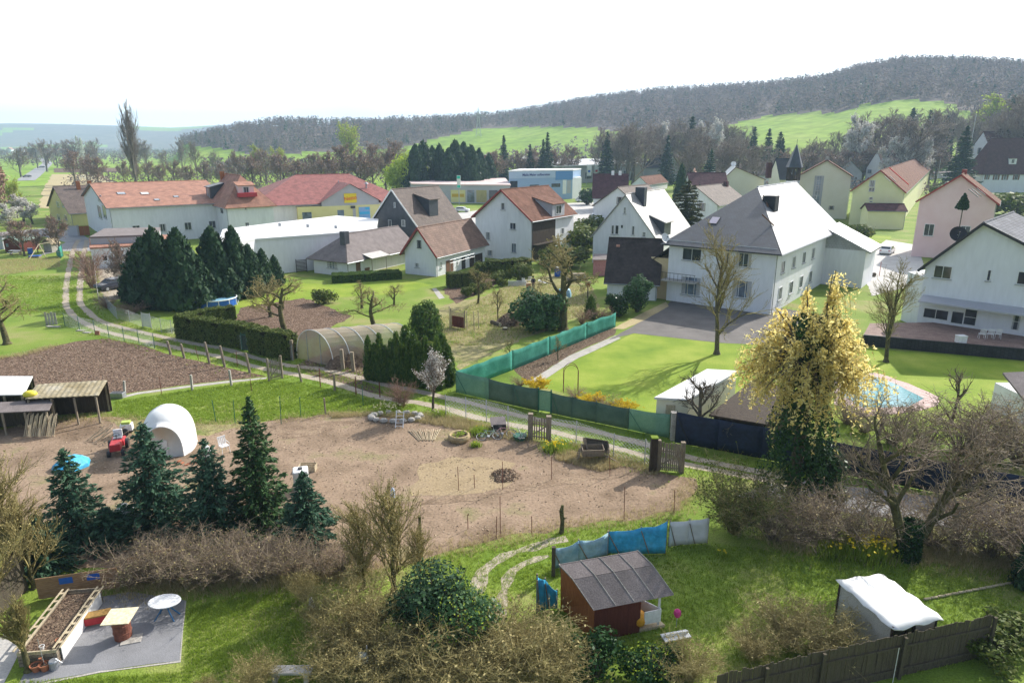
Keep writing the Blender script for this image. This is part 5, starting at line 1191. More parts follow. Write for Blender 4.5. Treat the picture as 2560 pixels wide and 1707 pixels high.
pole_things("thin_stake", [(1147, 1226, 1144, 1166, "left of a shorter one on the yellowish earth"), (1187, 1220, 1185, 1186, "short, on the yellowish earth"), (1257, 1224, 1256, 1154, "beside the dug heap"), (1379, 1198, 1379, 1140, "rust red, in the middle of the yard"), (1251, 1340, 1250, 1240, "tall, near the bottom of the yard"), (1240, 1345, 1242, 1290, "leaning on a taller one"), (1330, 1340, 1329, 1290, "left of the gnarled post"), (1560, 1300, 1562, 1216, "grey, in the right part of the yard"), (1685, 1284, 1687, 1224, "rust red, at the right end of the yard"), (1525, 1190, 1524, 1137, "beside the broken cart"), (1170, 1322, 1169, 1285, "low, in the left of the yard")], "thin stake standing in the bare earth, %s", "stake", M_rust, .018, "thin stakes in the bare yard")
p = gp(1404, 1332); t = thing("gnarled_post", "gnarled mossy wooden post between the bare yard and the lower lawn", "post", p); hh = ztop(p, 1262)
MB().tube([p, p+Vector((.03, 0, hh*.4)), p+Vector((-.03, 0, hh*.8)), p+Vector((.02, 0, hh))], [.13, .1, .11, .06], 8).ball(p+Vector((.1, -.05, hh*.55)), .07, 8).build("shaft", M_barkg, t)
p = gp(1053, 1390); hh = ztop(p, 1290); _tag(post_at(p, hh, .07).build("mossy_post", M_barkg, loc=p), "slim mossy green post left of the lower lawn's worn path", "post")
link_fence("wire_fence", "chain-link fence on thin grey posts along the track above the bicycles", [(1115, 1040), (1165, 1047), (1216, 1054), (1270, 1070), (1322, 1092)], 1.5, M_steel, M_steel)
link_fence("wire_fence", "chain-link fence on grey posts between the picket gate and the slatted gate", [(1374, 1102), (1440, 1112), (1533, 1146), (1611, 1162), (1642, 1172)], 1.55, M_steel, M_steel)
picket_gate("picket_gate", "wooden picket gate with mossy thick post beside the bicycles", gp(1326, 1097), gp(1371, 1104), 1.55, M_wood, 7, 1.75, .08, .16, rag=.2)
picket_gate("slatted_gate", "wide slatted wooden gate with diagonal brace and massive dark post near the olive bush", gp(1643, 1175), gp(1703, 1181), 1.75, M_wood, 12, 1.9, .09, .12, rag=.05)
p = gp(1640, 1176); h_ = ztop(p, 1092); t = thing("gate_post", "massive dark gate post with a mossy top beside the slatted gate", "post", p-Vector((.22, .1, 0))); MB().box(p-Vector((.22, .1, 0)), (.38, .38, h_)).build("shaft", M_dkwood, t, bevel=.03); MB().box(p-Vector((.22, .1, 0))+up*(h_+.002), (.4, .4, .06)).build("moss_cap", M_tuft, t)
G1 = [(1141, 982, 928), (1216, 999, 945), (1222, 1000, 947), (1283, 1014, 962), (1345, 1028, 972)]
cloth_fence("screen_fence", "green screened fence along the track from the corner post to the small gate", G1, [M_netp, M_netp, M_netd, M_netd], M_green)
a, b = gp(1346, 1028), gp(1377, 1033); t = thing("mesh_gate", "narrow green mesh gate between two lengths of screened fence", "gate", a)
for q in (a, b): post_at(q, 1.75, .045, sq=True).build("post", M_green, t)
MB().beam(a+up*.12, b+up*.12, .04, .04).beam(a+up*1.6, b+up*1.6, .04, .04).build("frame", M_green, t); d = b-a; MB().obox(a+up*.14, d, Vector((0, .012, 0)), up*1.44).build("netting", M_netp, t)
G2 = [(1379, 1034, 983), (1430, 1045, 994), (1490, 1057, 1006), (1571, 1074, 1022), (1672, 1096, 1037)]
cloth_fence("screen_fence", "green screened fence from the small gate to the concrete pillar, its far panel pale teal", G2, [M_netd, M_netd, M_netd, M_netp], M_green)
p = gp(1682, 1100); t = thing("fence_pillar", "stout grey-brown pillar between the green screen and the navy sheet fence", "pillar", p); MB().box(p, (.35, .3, ztop(p, 1033))).build("shaft", M_conc, t, bevel=.02); MB().box(p+up*(ztop(p, 1033)+.002), (.42, .36, .08)).build("cap", M_conc, t)
G3 = [(1141, 980, 928), (1280, 926, 877), (1372, 888, 842), (1465, 848, 806), (1538, 818, 782)]
cloth_fence("net_fence", "sagging teal net fence running back from the corner post to the evergreen bushes", G3, [M_net], M_green, sag=.10, fold=.035)
cloth_fence("sheet_fence", "navy blue sheet fence running behind the willow towards the right edge", [(1688, 1107, 1031), (1792, 1125, 1050), (1900, 1146, 1068), (2100, 1186, 1110), (2300, 1224, 1146), (2454, 1252, 1174), (2600, 1280, 1202)], [M_navy], M_dark, fold=.03, sag=.03)
link_fence("wire_fence", "chain-link fence on concrete posts beside the track at the gravel yard", [(238, 668), (242, 712), (248, 757), (262, 764), (293, 797), (325, 805), (357, 818)], 1.25, M_steel, M_steel)
a, b = gp(358, 818), gp(379, 821); t = thing("wire_gate", "grey wire mesh gate with two posts where the track bends", "gate", a)
for q in (a, b): post_at(q, 1.6, .04).build("post", M_steel, t)
MB().beam(a+up*.12, b+up*.12, .04, .04).beam(a+up*1.5, b+up*1.5, .04, .04).build("frame", M_steel, t); MB().obox(a+up*.14, b-a, Vector((0, .01, 0)), up*1.34).build("netting", netmat("grey_mesh", [(.5, .53, .55), (.6, .62, .64)], .55), t)
link_fence("wire_fence", "chain-link fence on thin posts in front of the long clipped hedge", [(379, 822), (404, 829), (430, 834), (463, 839), (497, 846), (532, 854), (567, 862), (604, 874)], 1.35, M_steel, M_steel)
a, b = gp(606, 876), gp(628, 880); t = thing("wire_gate", "dark green wire gate between the two clipped hedges", "gate", a)
for q in (a, b): post_at(q, 1.7, .04).build("post", M_green, t)
MB().beam(a+up*.12, b+up*.12, .04, .04).beam(a+up*1.55, b+up*1.55, .04, .04).build("frame", M_green, t); MB().obox(a+up*.14, b-a, Vector((0, .01, 0)), up*1.38).build("netting", netmat("dark_mesh", [(.06, .09, .08), (.09, .12, .1)], .5), t)
link_fence("wire_fence", "short chain-link fence in front of the second clipped hedge beside the polytunnel", [(632, 880), (656, 884), (692, 892), (732, 902)], 1.35, M_steel, M_steel)
pole_things("wooden_post", [(731, 900, 727, 850, "beside the polytunnel's end"), (858, 925, 853, 873, "left one at the compost heap"), (884, 928, 879, 880, "right one at the compost heap")], "thick grey wooden post %s", "post", M_wood, .13, "thick posts at the allotment front", True)
# ---------------------------------------------------------------- allotment: polytunnel, compost, trellis gate, person
o = gp(744, 895); a_ = gp(835, 918)                               # near end of the tunnel arch
wv = (a_-o); W_ = wv.length; wd = wv.normalized(); kd = Vector((-wd.y, wd.x, 0)); kd = (kd*.8+wd*.6).normalized(); LT = 7.2; HT = 2.9
t = thing("polytunnel", "round-topped polytunnel greenhouse with cloudy film and white hoops behind the cypress row", "greenhouse", o); film = MB(); n_ = 14
arc = lambda f: o+wd*(W_/2*(1-math.cos(math.pi*f)))+up*(HT*math.sin(math.pi*f)**.75)
for i in range(n_):
    p, q = arc(i/n_), arc((i+1)/n_); film.face([p, q, q+kd*LT, p+kd*LT])
film.face([arc(i/n_) for i in range(n_+1)]); film.build("film", M_poly, t, smooth=False)
for j in range(6):
    MB().tube([arc(i/20)+kd*(LT*j/5)-kd*.03 for i in range(21)], .035, 6).build("hoop", M_plastic, t)
for f in (.32, .68): MB().tube([o+wd*W_*f-kd*.04, o+wd*W_*f-kd*.04+up*HT*.93], .03, 6).build("door_post", M_steel, t)
def heap(name, label, p, R, H, mat, chips, cat="heap", n=900, cs=.09):
    t = thing(name, label, cat, p); mb = MB(); r_ = random.Random(int(R*100)); N = 22; M_ = 7
    for i in range(M_):
        for k in range(N):
            def P(i, k):
                f = i/M_; a = 2*math.pi*k/N; rr = R*(1-f)*(1+.15*math.sin(a*3+1)+.1*math.sin(a*5)); return p+Vector((rr*math.cos(a), rr*math.sin(a), H*(1-(1-f)**1.8)))
            mb.face([P(i, k), P(i, k+1), P(i+1, k+1), P(i+1, k)])
    mb.build("mound", mat, t)
    f = NR.random(n); a = NR.random(n)*6.283; rr = R*np.sqrt(f)*1.05; z = H*(1-(rr/R/1.05)**1.8)+.02
    c = np.stack([rr*np.cos(a), rr*np.sin(a), z], 1); link_mesh("litter", np_mesh("litter", *cards(c, cs), chips), t); return t
heap("compost_heap", "brown leafy compost heap with two posts in front of the polytunnel", gp(870, 905), 2.1, 1.5, M_mulch, M_litter)
heap("brush_pile", "dark brush pile of cut branches beside the rhododendron", gp(1278, 808), 1.6, 1.1, M_mulch, M_litter, n=700, cs=.12)
heap("soil_heap", "small dark dug heap of earth and litter on the yellowish part of the yard", gp(1262, 1190), .8, .3, M_mulch, M_litter, n=260, cs=.08)
a, b = gp(1130, 818), gp(1160, 823); t = thing("trellis_gate", "brown wooden gate with arched lattice top in the dry allotment", "gate", a); d = b-a; dn = d.normalized(); nn = Vector((-dn.y, dn.x, 0))
for q in (a-dn*.1, b+dn*.1): post_at(q, 2.0, .06, sq=True).build("post", M_wood, t)
for i in range(9): MB().obox(a+d*(i/9)+up*.1, d/9*.9, nn*.03, up*1.15).build("board", M_shedred, t)
lt = MB()
for i in range(-4, 8):
    for s_ in (1, -1):
        x0 = i/8 if s_ > 0 else (i+4)/8; x1 = (i+4)/8 if s_ > 0 else i/8; z0_, z1_ = 1.27, 1.7
        f0, f1 = max(0, min(1, x0)), max(0, min(1, x1))
        if f0 == f1: continue
        lt.beam(a+d*f0+up*(z0_+(z1_-z0_)*((f0-x0)/(x1-x0))), a+d*f1+up*(z0_+(z1_-z0_)*((f1-x0)/(x1-x0))), .02, .03)
lt.build("lattice", M_wood, t); MB().tube([a+d*f+up*(1.7+.22*math.sin(math.pi*f)) for f in [i/10 for i in range(11)]], .03, 5).build("arch_rail", M_wood, t)
pole_things("wooden_post", [(1168, 825, 1166, 777, "just right of the trellis gate"), (1186, 829, 1184, 779, "left leg of the pole frame"), (1197, 822, 1195, 775, "right leg of the pole frame"), (1125, 822, 1123, 765, "left of the trellis gate, slightly taller")], "thin brown wooden pole, %s", "post", M_woodp, .05, "thin poles beside the trellis gate")
for u, v, lab in ((1250, 817, "fresh cut log with pale end lying before the brush pile"),):
    p = gp(u, v); t = thing("log", lab, "log", p); MB().tube([p+up*.22, p+Vector((-.9, 1.2, .22))], .22, 10).build("bark", M_bark, t); MB().tube([p+up*.22+Vector((.012, -.016, 0)), p+up*.22+Vector((.03, -.04, 0))], .2, 10).build("cut_end", M_ply, t)
for u, v, lab in ((1263, 824, "low pale tree stump right of the cut log"),): p = gp(u, v); t = thing("stump", lab, "stump", p); MB().lathe(p, [(.32, 0), (.26, .16), (.25, .2)], 12).build("bark", M_bark, t); MB().lathe(p+up*.202, [(.24, 0), (.23, .02)], 12).build("cut_top", M_ply, t)
def skin_obj(name, joints, edges, radii, mat, parent, sub=2):
    me = bpy.data.meshes.new(name); me.from_pydata([tuple(Vector(j)) for j in joints], edges, []); o = link_mesh(name, me, parent); me.skin_vertices or me.skin_vertices
    m = o.modifiers.new("skin", 'SKIN'); 
    if not me.skin_vertices: 
        bpy.context.view_layer.objects.active = o
    for i, r in enumerate(radii):
        sv = me.skin_vertices[0].data[i]; sv.radius = (r, r); sv.use_root = (i == 0)
    s_ = o.modifiers.new("sub", 'SUBSURF'); s_.levels = sub; s_.render_levels = sub; me.materials.append(mat)
    for p in me.polygons: p.use_smooth = True
    return o
M_skin = plain("skin", (.5, .3, .22), .6); M_jacket = plain("navy_jacket", (.018, .022, .045), .8); M_trou = plain("khaki_trousers", (.20, .17, .13), .85); M_hair = plain("dark_hair", (.03, .022, .018), .7)
def person(p, label):
    """standing figure seen from behind: dark jacket, khaki trousers, hands joined behind the back"""
    t = thing("person", label, "person", p)
    J = [(0, 0, .95), (0, 0, 1.1), (0, .01, 1.28), (0, .01, 1.42), (0, .015, 1.50), (0, .01, 1.58), (0, 0, 1.67),
         (.17, 0, 1.42), (.25, -.04, 1.15), (.12, -.15, .98), (-.17, 0, 1.42), (-.25, -.04, 1.15), (-.12, -.15, .98),
         (.1, 0, .92), (.11, .02, .5), (.12, 0, .1), (.12, .14, .04), (-.1, 0, .92), (-.11, .02, .5), (-.12, 0, .1), (-.12, .14, .04)]
    E_ = [(0, 1), (1, 2), (2, 3), (3, 4), (4, 5), (5, 6), (3, 7), (7, 8), (8, 9), (3, 10), (10, 11), (11, 12), (0, 13), (13, 14), (14, 15), (15, 16), (0, 17), (17, 18), (18, 19), (19, 20)]
    Rr = [.14, .13, .15, .14, .06, .07, .095, .06, .045, .032, .06, .045, .032, .085, .06, .042, .04, .085, .06, .042, .04]
    fin = []
    for s_ in (1, -1):
        w_ = 9 if s_ > 0 else 12
        for k in range(5):
            b = Vector(J[w_]); off = Vector((-s_*(.02+.012*k), -.01-.006*k, -.045+.018*k)) if k else Vector((-s_*.01, .0, .03))
            i = len(J); ln = (.045, .07, .078, .072, .055)[k]; J += [tuple(b+off), tuple(b+off+Vector((-s_*ln*.6, -.01, -.02 if k else .015))), tuple(b+off+Vector((-s_*ln, .0, -.045 if k else .02)))]
            E_ += [(w_, i), (i, i+1), (i+1, i+2)]; Rr += [.010, .009, .008]
    skin_obj("body", J, E_, Rr, M_skin, t)
    skin_obj("jacket", [(0, 0, .93), (0, 0, 1.1), (0, .01, 1.28), (0, .01, 1.42), (0, .01, 1.5), (.18, 0, 1.42), (.26, -.04, 1.15), (.14, -.14, 1.0), (-.18, 0, 1.42), (-.26, -.04, 1.15), (-.14, -.14, 1.0)], [(0, 1), (1, 2), (2, 3), (3, 4), (3, 5), (5, 6), (6, 7), (3, 8), (8, 9), (9, 10)], [.18, .17, .18, .165, .085, .085, .068, .055, .085, .068, .055], M_jacket, t)
    skin_obj("trousers", [(0, 0, .97), (.1, 0, .88), (.11, .02, .5), (.12, 0, .07), (-.1, 0, .88), (-.11, .02, .5), (-.12, 0, .07)], [(0, 1), (1, 2), (2, 3), (0, 4), (4, 5), (5, 6)], [.16, .11, .082, .07, .11, .082, .07], M_trou, t)
    hr = MB().ball((p[0], p[1]-.015, 1.70), .105, 14, (.95, 1.05, 1.0)); hr.build("hair", M_hair, t, smooth=True)
    fc = MB()
    for s_ in (1, -1): fc.ball((p[0]+s_*.04, p[1]+.085, 1.67), .012, 8); fc.ball((p[0]+s_*.098, p[1], 1.66), .025, 8, (.5, 1, 1.3))
    fc.ball((p[0], p[1]+.105, 1.64), .016, 8); fc.ball((p[0], p[1]+.092, 1.605), .02, 8, (1.3, .5, .35)); fc.build("face", M_skin, t, smooth=True)
    for s_ in (1, -1): MB().ball((p[0]+s_*.12, p[1]+.06, .05), .07, 10, (.75, 1.9, .75)).build("shoe", M_dark, t, smooth=True)
    return t
person(gp(1333, 725), "person seen from behind in dark jacket and khaki trousers, hands behind the back")
p = gp(1321, 722); t = thing("cardboard_box", "brown cardboard box standing left of the person", "box", p); MB().box(p, (.55, .45, .75), .2).build("body", nmat("cardboard", [(.4, .22, .12), (.5, .3, .18)], 2, .9, .2), t); MB().box(p+up*.752, (.57, .2, .02), .2).build("flap", M_ply, t)
for i, (u, v, rz) in enumerate(((1311, 712, 2.6), (1323, 708, 3.4))): garden_chair(gp(u, v), rz, ("white plastic garden chair leaning behind the cardboard box", "white plastic garden chair stacked just behind the person")[i], M_plastic, "white garden chairs near the person")
p = gp(1345, 712); t = thing("white_bench", "tipped white bench to the right of the person", "bench", p); MB().obox(p+up*.5, (1.3, -.2, -.35), (.1, .35, .1), (0, 0, .04)).build("seat", M_plastic, t)
for k in (.15, .85): MB().beam(p+Vector((1.3*k, 0, .02)), p+Vector((1.3*k, .1, .5-.3*k)), .05, .05).build("leg", M_dark, t)
p = gp(1300, 716); t = thing("white_rack", "low white slatted rack left of the cardboard box", "rack", p)
for i in range(6): MB().beam(p+Vector((-1.6, .1*i, .1+.11*i)), p+Vector((.8, .1*i, .1+.11*i)), .05, .05).build("slat", M_plastic, t)
for x in (-1.5, .7): MB().beam(p+Vector((x, -.05, 0)), p+Vector((x, .6, .75)), .05, .05).build("leg", M_steel, t)
def barrel(p, label, r=.33, h=.95, mat=None):
    t = thing("barrel", label, "barrel", p); MB().lathe(p, [(r*.92, 0), (r, .1), (r*1.03, h*.3), (r*.99, h*.34), (r*1.03, h*.66), (r*.99, h*.7), (r, h*.92), (r*.92, h)], 18).build("drum", mat or M_blue, t, smooth=True); MB().lathe(p+up*h, [(r*.95, 0), (r*.95, .04)], 18).build("lid", M_plastic, t); return t
barrel(gp(1394, 691), "blue rain barrel with a white lid behind the gnarled apple tree", .45, 1.25)
p = gp(1410, 682); t = thing("watering_can", "small blue bucket on a crate behind the blue barrel", "bucket", p); MB().box(p, (.5, .5, .9)).build("crate", M_wood, t); MB().lathe(p+up*.9, [(.16, 0), (.22, .4)], 14).build("bucket", M_blue, t)
p = gp(1440, 700); t = thing("wood_stack", "grey stack of boards behind the gnarled apple tree", "stack", p)
for i in range(6): MB().box(p+up*(.16*i)+Vector((.04*(i % 2), 0, 0)), (3.2-.2*i, .9, .13), .1).build("board", M_wood if i % 2 else M_conc, t)
p = gp(1411, 742); t = thing("covered_pile", "pile covered with pale wrinkled plastic left of the gnarled apple trunk", "pile", p); MB().lathe(p, [(.9, 0), (.85, .5), (.7, .95), (.3, 1.15), (.02, 1.2)], 9).build("cover", M_tarpg, t)
p = gp(1469, 747); t = thing("nest_box_post", "wooden post carrying a small brown bird table near the barn", "bird table", p); MB().beam(p, p+up*1.5, .12, .12).build("post", M_bark, t); MB().box(p+up*1.5, (.5, .5, .5)).build("box", M_shedor, t); MB().obox(p+Vector((-.35, -.35, 2.0)), (.7, 0, 0), (0, .7, .1), (0, 0, .06)).build("roof", M_woodp, t)
# blue round pool, white hen house, drum of gravel yard
p = gp(541, 762); t = thing("round_pool", "round blue above-ground pool with white upright supports on the sunlit lawn", "pool", p); R_ = 2.25
MB().lathe(p, [(R_, .02), (R_*1.02, .85)], 32, cap=False).build("wall", M_blue, t, smooth=True); MB().lathe(p+up*.78, [(.01, 0), (R_*.99, 0)], 32, cap=False).build("water", M_poolw, t)
MB().tube([p+Vector((R_*1.03*math.cos(k*math.pi/16), R_*1.03*math.sin(k*math.pi/16), .88)) for k in range(32)], .06, 6, closed=True).build("top_rail", M_plastic, t)
for k in range(12): a = k*math.pi/6; MB().tube([p+Vector((R_*1.09*math.cos(a), R_*1.09*math.sin(a), 0)), p+Vector((R_*1.04*math.cos(a), R_*1.04*math.sin(a), .88))], .045, 6).build("support", M_plastic, t)
# green container with letter, parked dark car, left garden huts
a, b = gp(306, 745), gp(375, 738); t = thing("green_container", "dark green corrugated container with a white letter under the conifers", "container", a); d = b-a; dn = d.normalized(); nn = Vector((-dn.y, dn.x, 0)); hh = 2.4
MB().prism([a, b, b+nn*2.3, a+nn*2.3], .05, hh).build("body", plain("container_green", (.015, .10, .06), .6), t)
rb = MB()
for i in range(int(d.length/.28)): rb.obox(a+dn*(.1+.28*i)-nn*.04+up*.1, dn*.12, nn*.04, up*(hh-.2))
rb.build("ribs", plain("container_green", (.015, .10, .06), .6), t); MB().prism([a-nn*.05, b-nn*.05, b+nn*2.35, a+nn*2.35], hh+.002, hh+.1).build("roof", M_green, t)
text_mesh("lettering", "EU", 1.1, M_plastic, t, a+d*.82-nn*.06+up*1.55, dn, up)
def car(name, label, p, yaw, paint, dark=False, group=None, L_=4.3, W_=1.78):
    t = thing(name, label, "car", p); R = Matrix.Rotation(yaw, 3, 'Z'); T = lambda x, y, z: p+R @ Vector((x, y, z))
    prof = [(-2.12, .35), (-2.15, .62), (-2.05, .86), (-1.25, .95), (-.6, 1.40), (.7, 1.44), (1.35, 1.40), (1.95, .98), (2.12, .9), (2.15, .5), (2.1, .3)]
    mb = MB(); s_ = L_/4.3; sect = []
    for x, z in prof: 
        yw = W_/2*(1 if z < 1 else .80); sect.append([(x*s_, -yw, z), (x*s_, yw, z)])
    for i in range(len(prof)-1):
        a, b = sect[i], sect[i+1]; mb.face([T(*a[0]), T(*a[1]), T(*b[1]), T(*b[0])])
    for k in (0, 1): 
        f = [T(*q[k]) for q in sect]; lo = [T(q[k][0], (-1, 1)[k]*W_/2, .3) for q in (sect[-1], sect[0])]
        mb.face(f if k == 0 else f[::-1])
    mb.face([T(*sect[0][0]), T(*sect[0][1]), T(*sect[-1][1]), T(*sect[-1][0])]); mb.build("body", paint, t, bevel=.03)
    def gl(pts, nm="window"): MB().face([T(*q) for q in pts]).build(nm, M_glass, t)
    y_ = W_/2*.80
    gl([(-1.2, -y_*.98, .985), (-1.2, y_*.98, .985), (-.66, y_*.92, 1.375), (-.66, -y_*.92, 1.375)], "windscreen"); gl([(1.9, y_*.98, 1.03), (1.9, -y_*.98, 1.03), (1.42, -y_*.92, 1.37), (1.42, y_*.92, 1.37)], "rear_window")
    for k in (-1, 1):
        yy = k*(y_*1.06+.012); gl([(-1.0, k*(W_/2*.97), .98), (1.6, k*(W_/2*.97), .98), (1.2, yy, 1.34), (-.55, yy, 1.34)][::k], "side_window")
        for x in (-1.35, 1.3):
            w_ = MB().tube([T(x*s_, k*W_*.5, .31), T(x*s_, k*(W_*.5-.2), .31)], .31, 16).build("wheel", M_dark, t); MB().tube([T(x*s_, k*(W_*.5+.012), .31), T(x*s_, k*(W_*.5-.02), .31)], .19, 12).build("rim", M_steel, w_)
        MB().box(T(-2.13*s_, k*.62, .6), (.08, .34, .14), yaw).build("headlight", M_glassb, t); MB().box(T(2.14*s_, k*.66, .66), (.06, .26, .16), yaw).build("tail_light", M_redp, t)
    return t
M_carw = plain("white_car_paint", (.78, .78, .79), .25, .6); M_card = plain("dark_car_paint", (.03, .03, .045), .25, .6); M_carb = plain("pale_blue_car_paint", (.45, .5, .6), .25, .6)
car("parked_car", "dark parked car with red tail lights on the gravel yard beside the green container", gp(286, 722), math.radians(60), M_card)
car("parked_car", "white car parked on the pale drive before the pink house", gp(2217, 634), math.radians(-128), M_carw)
car("parked_car", "pale car parked behind the white gable house near the street fence", gp(1494, 548), math.radians(180), M_carb)
car("parked_car", "white car half hidden by a dark shrub beside the blue office building", gp(1455, 505), math.radians(190), M_carw)
car("parked_car", "small white car parked near the supermarket forecourt", gp(1155, 530), math.radians(170), M_carw)
M_rl = .09
for u, v, lab in ((68, 444, "dark car on the country road, nearest to the village"), (105, 420, "dark car farther along the country road")):
    q = gp(u, v); car("road_car", lab, q+up*.1, math.radians(70), M_card, group=None)
p = gp(51, 425); t = thing("road_sign", "small dark road sign beside the country road", "sign", p); MB().beam(p, p+up*3, .2, .2).build("post", M_steel, t); MB().box(p+up*2, (2.2, .2, 1.6)).build("panel", M_dark, t)
def hut(name, label, pxl, pxr, dep, ze, zr, wall, roof, yaw_over=.25, cat="hut", win=True):
    a, b = gp(*pxl), gp(*pxr); t = thing(name, label, cat, a); d = b-a; dn = d.normalized(); k = Vector((-dn.y, dn.x, 0)); m = a+d/2
    mb = MB(); mb.face([a, b, b+up*ze, m+up*zr, a+up*ze]); mb.face([b+k*dep, a+k*dep, a+k*dep+up*ze, m+k*dep+up*zr, b+k*dep+up*ze]); mb.face([b, b+k*dep, b+k*dep+up*ze, b+up*ze]); mb.face([a+k*dep, a, a+up*ze, a+k*dep+up*ze]); mb.build("wall", wall, t)
    rb = MB()
    for s_, e in ((1, b), (-1, a)):
        o = e+dn*s_*yaw_over+up*(ze-yaw_over*(zr-ze)/(d.length/2)+.03)-k*.25; x = m-k*.25+up*(zr+.03); T = [o, o+k*(dep+.5), x+k*(dep+.5), x]
        if s_ < 0: T = T[::-1]
        rb.face([q+up*.08 for q in T]); rb.face(T[::-1])
        for i in range(4): j = (i+1) % 4; rb.face([T[i], T[j], T[j]+up*.08, T[i]+up*.08])
    rb.build("roof", roof, t)
    if win:
        MB().obox(a+d*.12+up*ze*.45-k*.03, d*.16, up*ze*.3, k*.03).build("window", M_glassb, t); MB().obox(a+d*.55+up*.05-k*.03, d*.22, up*ze*.8, k*.03).build("door", wall, t)
    return t
hut("garden_hut", "dark red-brown garden hut with pale green roof edge at the left edge", (14, 630), (52, 631), 4, 2.0, 2.7, M_shedred, plain("mint_roof", (.3, .42, .36), .6))
hut("garden_hut", "dark grey tin shed with white sheet roof partly cut by the left edge", (-30, 622), (10, 624), 4, 2.4, 2.6, M_wallg, M_felt, win=False)
hut("kiosk_hut", "small grey wooden play kiosk with bright gabled roof and serving hatch", (111, 630), (131, 631), 1.5, 1.55, 2.3, M_conc, M_woodp, win=False)
p = gp(120.5, 630)-Vector((0, .06, 0)); t = thing("hatch_board", "dark serving hatch opening of the small play kiosk", "hatch", p+up*1.0); MB().obox(p+Vector((-.42, -.02, 1.05)), (.84, 0, 0), (0, .04, 0), (0, 0, .22)).build("opening", M_dark, t)
p = gp(95, 642); t = thing("swing_frame", "wooden swing frame of pale poles beside the play kiosk", "swing", p); A_ = p+Vector((0, .8, 2.0)); 
for q in (gp(73, 648), gp(117, 646)): MB().tube([q, A_], .06, 6).build("leg", M_woodp, t)
MB().tube([A_, A_+Vector((.9, 1.8, .1))], .06, 6).build("beam", M_woodp, t)
p = gp(40, 637); t = thing("picnic_table", "white picnic table in front of the red-brown hut", "table", p); MB().box(p+up*.7, (1.9, .8, .05)).build("table_top", M_plastic, t)
for x in (-.8, .8): MB().box(p+Vector((x, 0, 0)), (.08, .6, .7)).build("leg", M_woodp, t)
for y in (-.7, .7): MB().box(p+Vector((0, y, .4)), (1.8, .28, .04)).build("seat", M_plastic, t)
barrel(gp(77, 635), "blue barrel in front of the pinkish shrub by the red-brown hut", .4, 1.0)
p = gp(88, 644); t = thing("covered_sandbox", "low sandpit covered with blue-violet sheet beside the swing", "sandpit", p); MB().box(p, (1.6, 1.2, .25), .2).build("frame", M_wood, t); MB().box(p+up*.252, (1.5, 1.1, .1), .2).build("cover", M_blue, t)
cloth_fence("net_fence", "short torn teal net fence at the corner by the track", [(142, 640, 628), (152, 646, 616), (158, 641, 612)], [M_net], M_green, posts=True, sag=.2)
for u, v, ut, vt, lab in ((118, 812, 116, 770, "pair of grey boards standing like a small gate at the track corner"),):
    p = gp(u, v); t = thing("board_gate", lab, "gate", p)
    for i in range(4): MB().box(p+Vector((.28*i, .06*i, 0)), (.22, .04, 1.35-.1*(i % 2)), .15).build("board", M_conc, t)
for i, (u, v) in enumerate(((133, 817), (202, 827), (218, 832))):
    p = gp(u, v); t = thing("concrete_slab", "grey concrete slab lying at the fence foot, %s from the left" % ordinal(i), "slab", p, "slabs along the fence foot"); MB().box(p, (1.4 if i == 0 else .8, .4, .08), -.15).build("slab", M_conc, t, bevel=.01)
p = gp(243, 837); t = thing("clay_tile", "reddish clay tile leaning at the fence foot", "tile", p); MB().box(p, (.5, .1, .4), -.2, Matrix.Rotation(-.3, 3, 'X')).build("tile", M_terra, t)
# louvre screen near hall, blue chairs by bungalow
a, b = gp(742, 682), gp(768, 680); t = thing("slat_screen", "dark horizontal slat screen beside the white hall", "screen", a)
for q in (a, b): MB().beam(q, q+up*2, .08, .08).build("post", M_dark, t)
for i in range(9): MB().beam(a+up*(.2+.2*i), b+up*(.2+.2*i), .03, .1).build("slat", M_dkwood, t)
for i, (u, v) in enumerate(((855, 689), (868, 690))): garden_chair(gp(u, v), 1+i*.6, ("dark blue garden chair at the bungalow wall, left of the pair", "dark blue garden chair at the bungalow wall, right of the pair")[i], plain("navy_plastic", (.015, .03, .13), .5), "blue chairs at the bungalow")
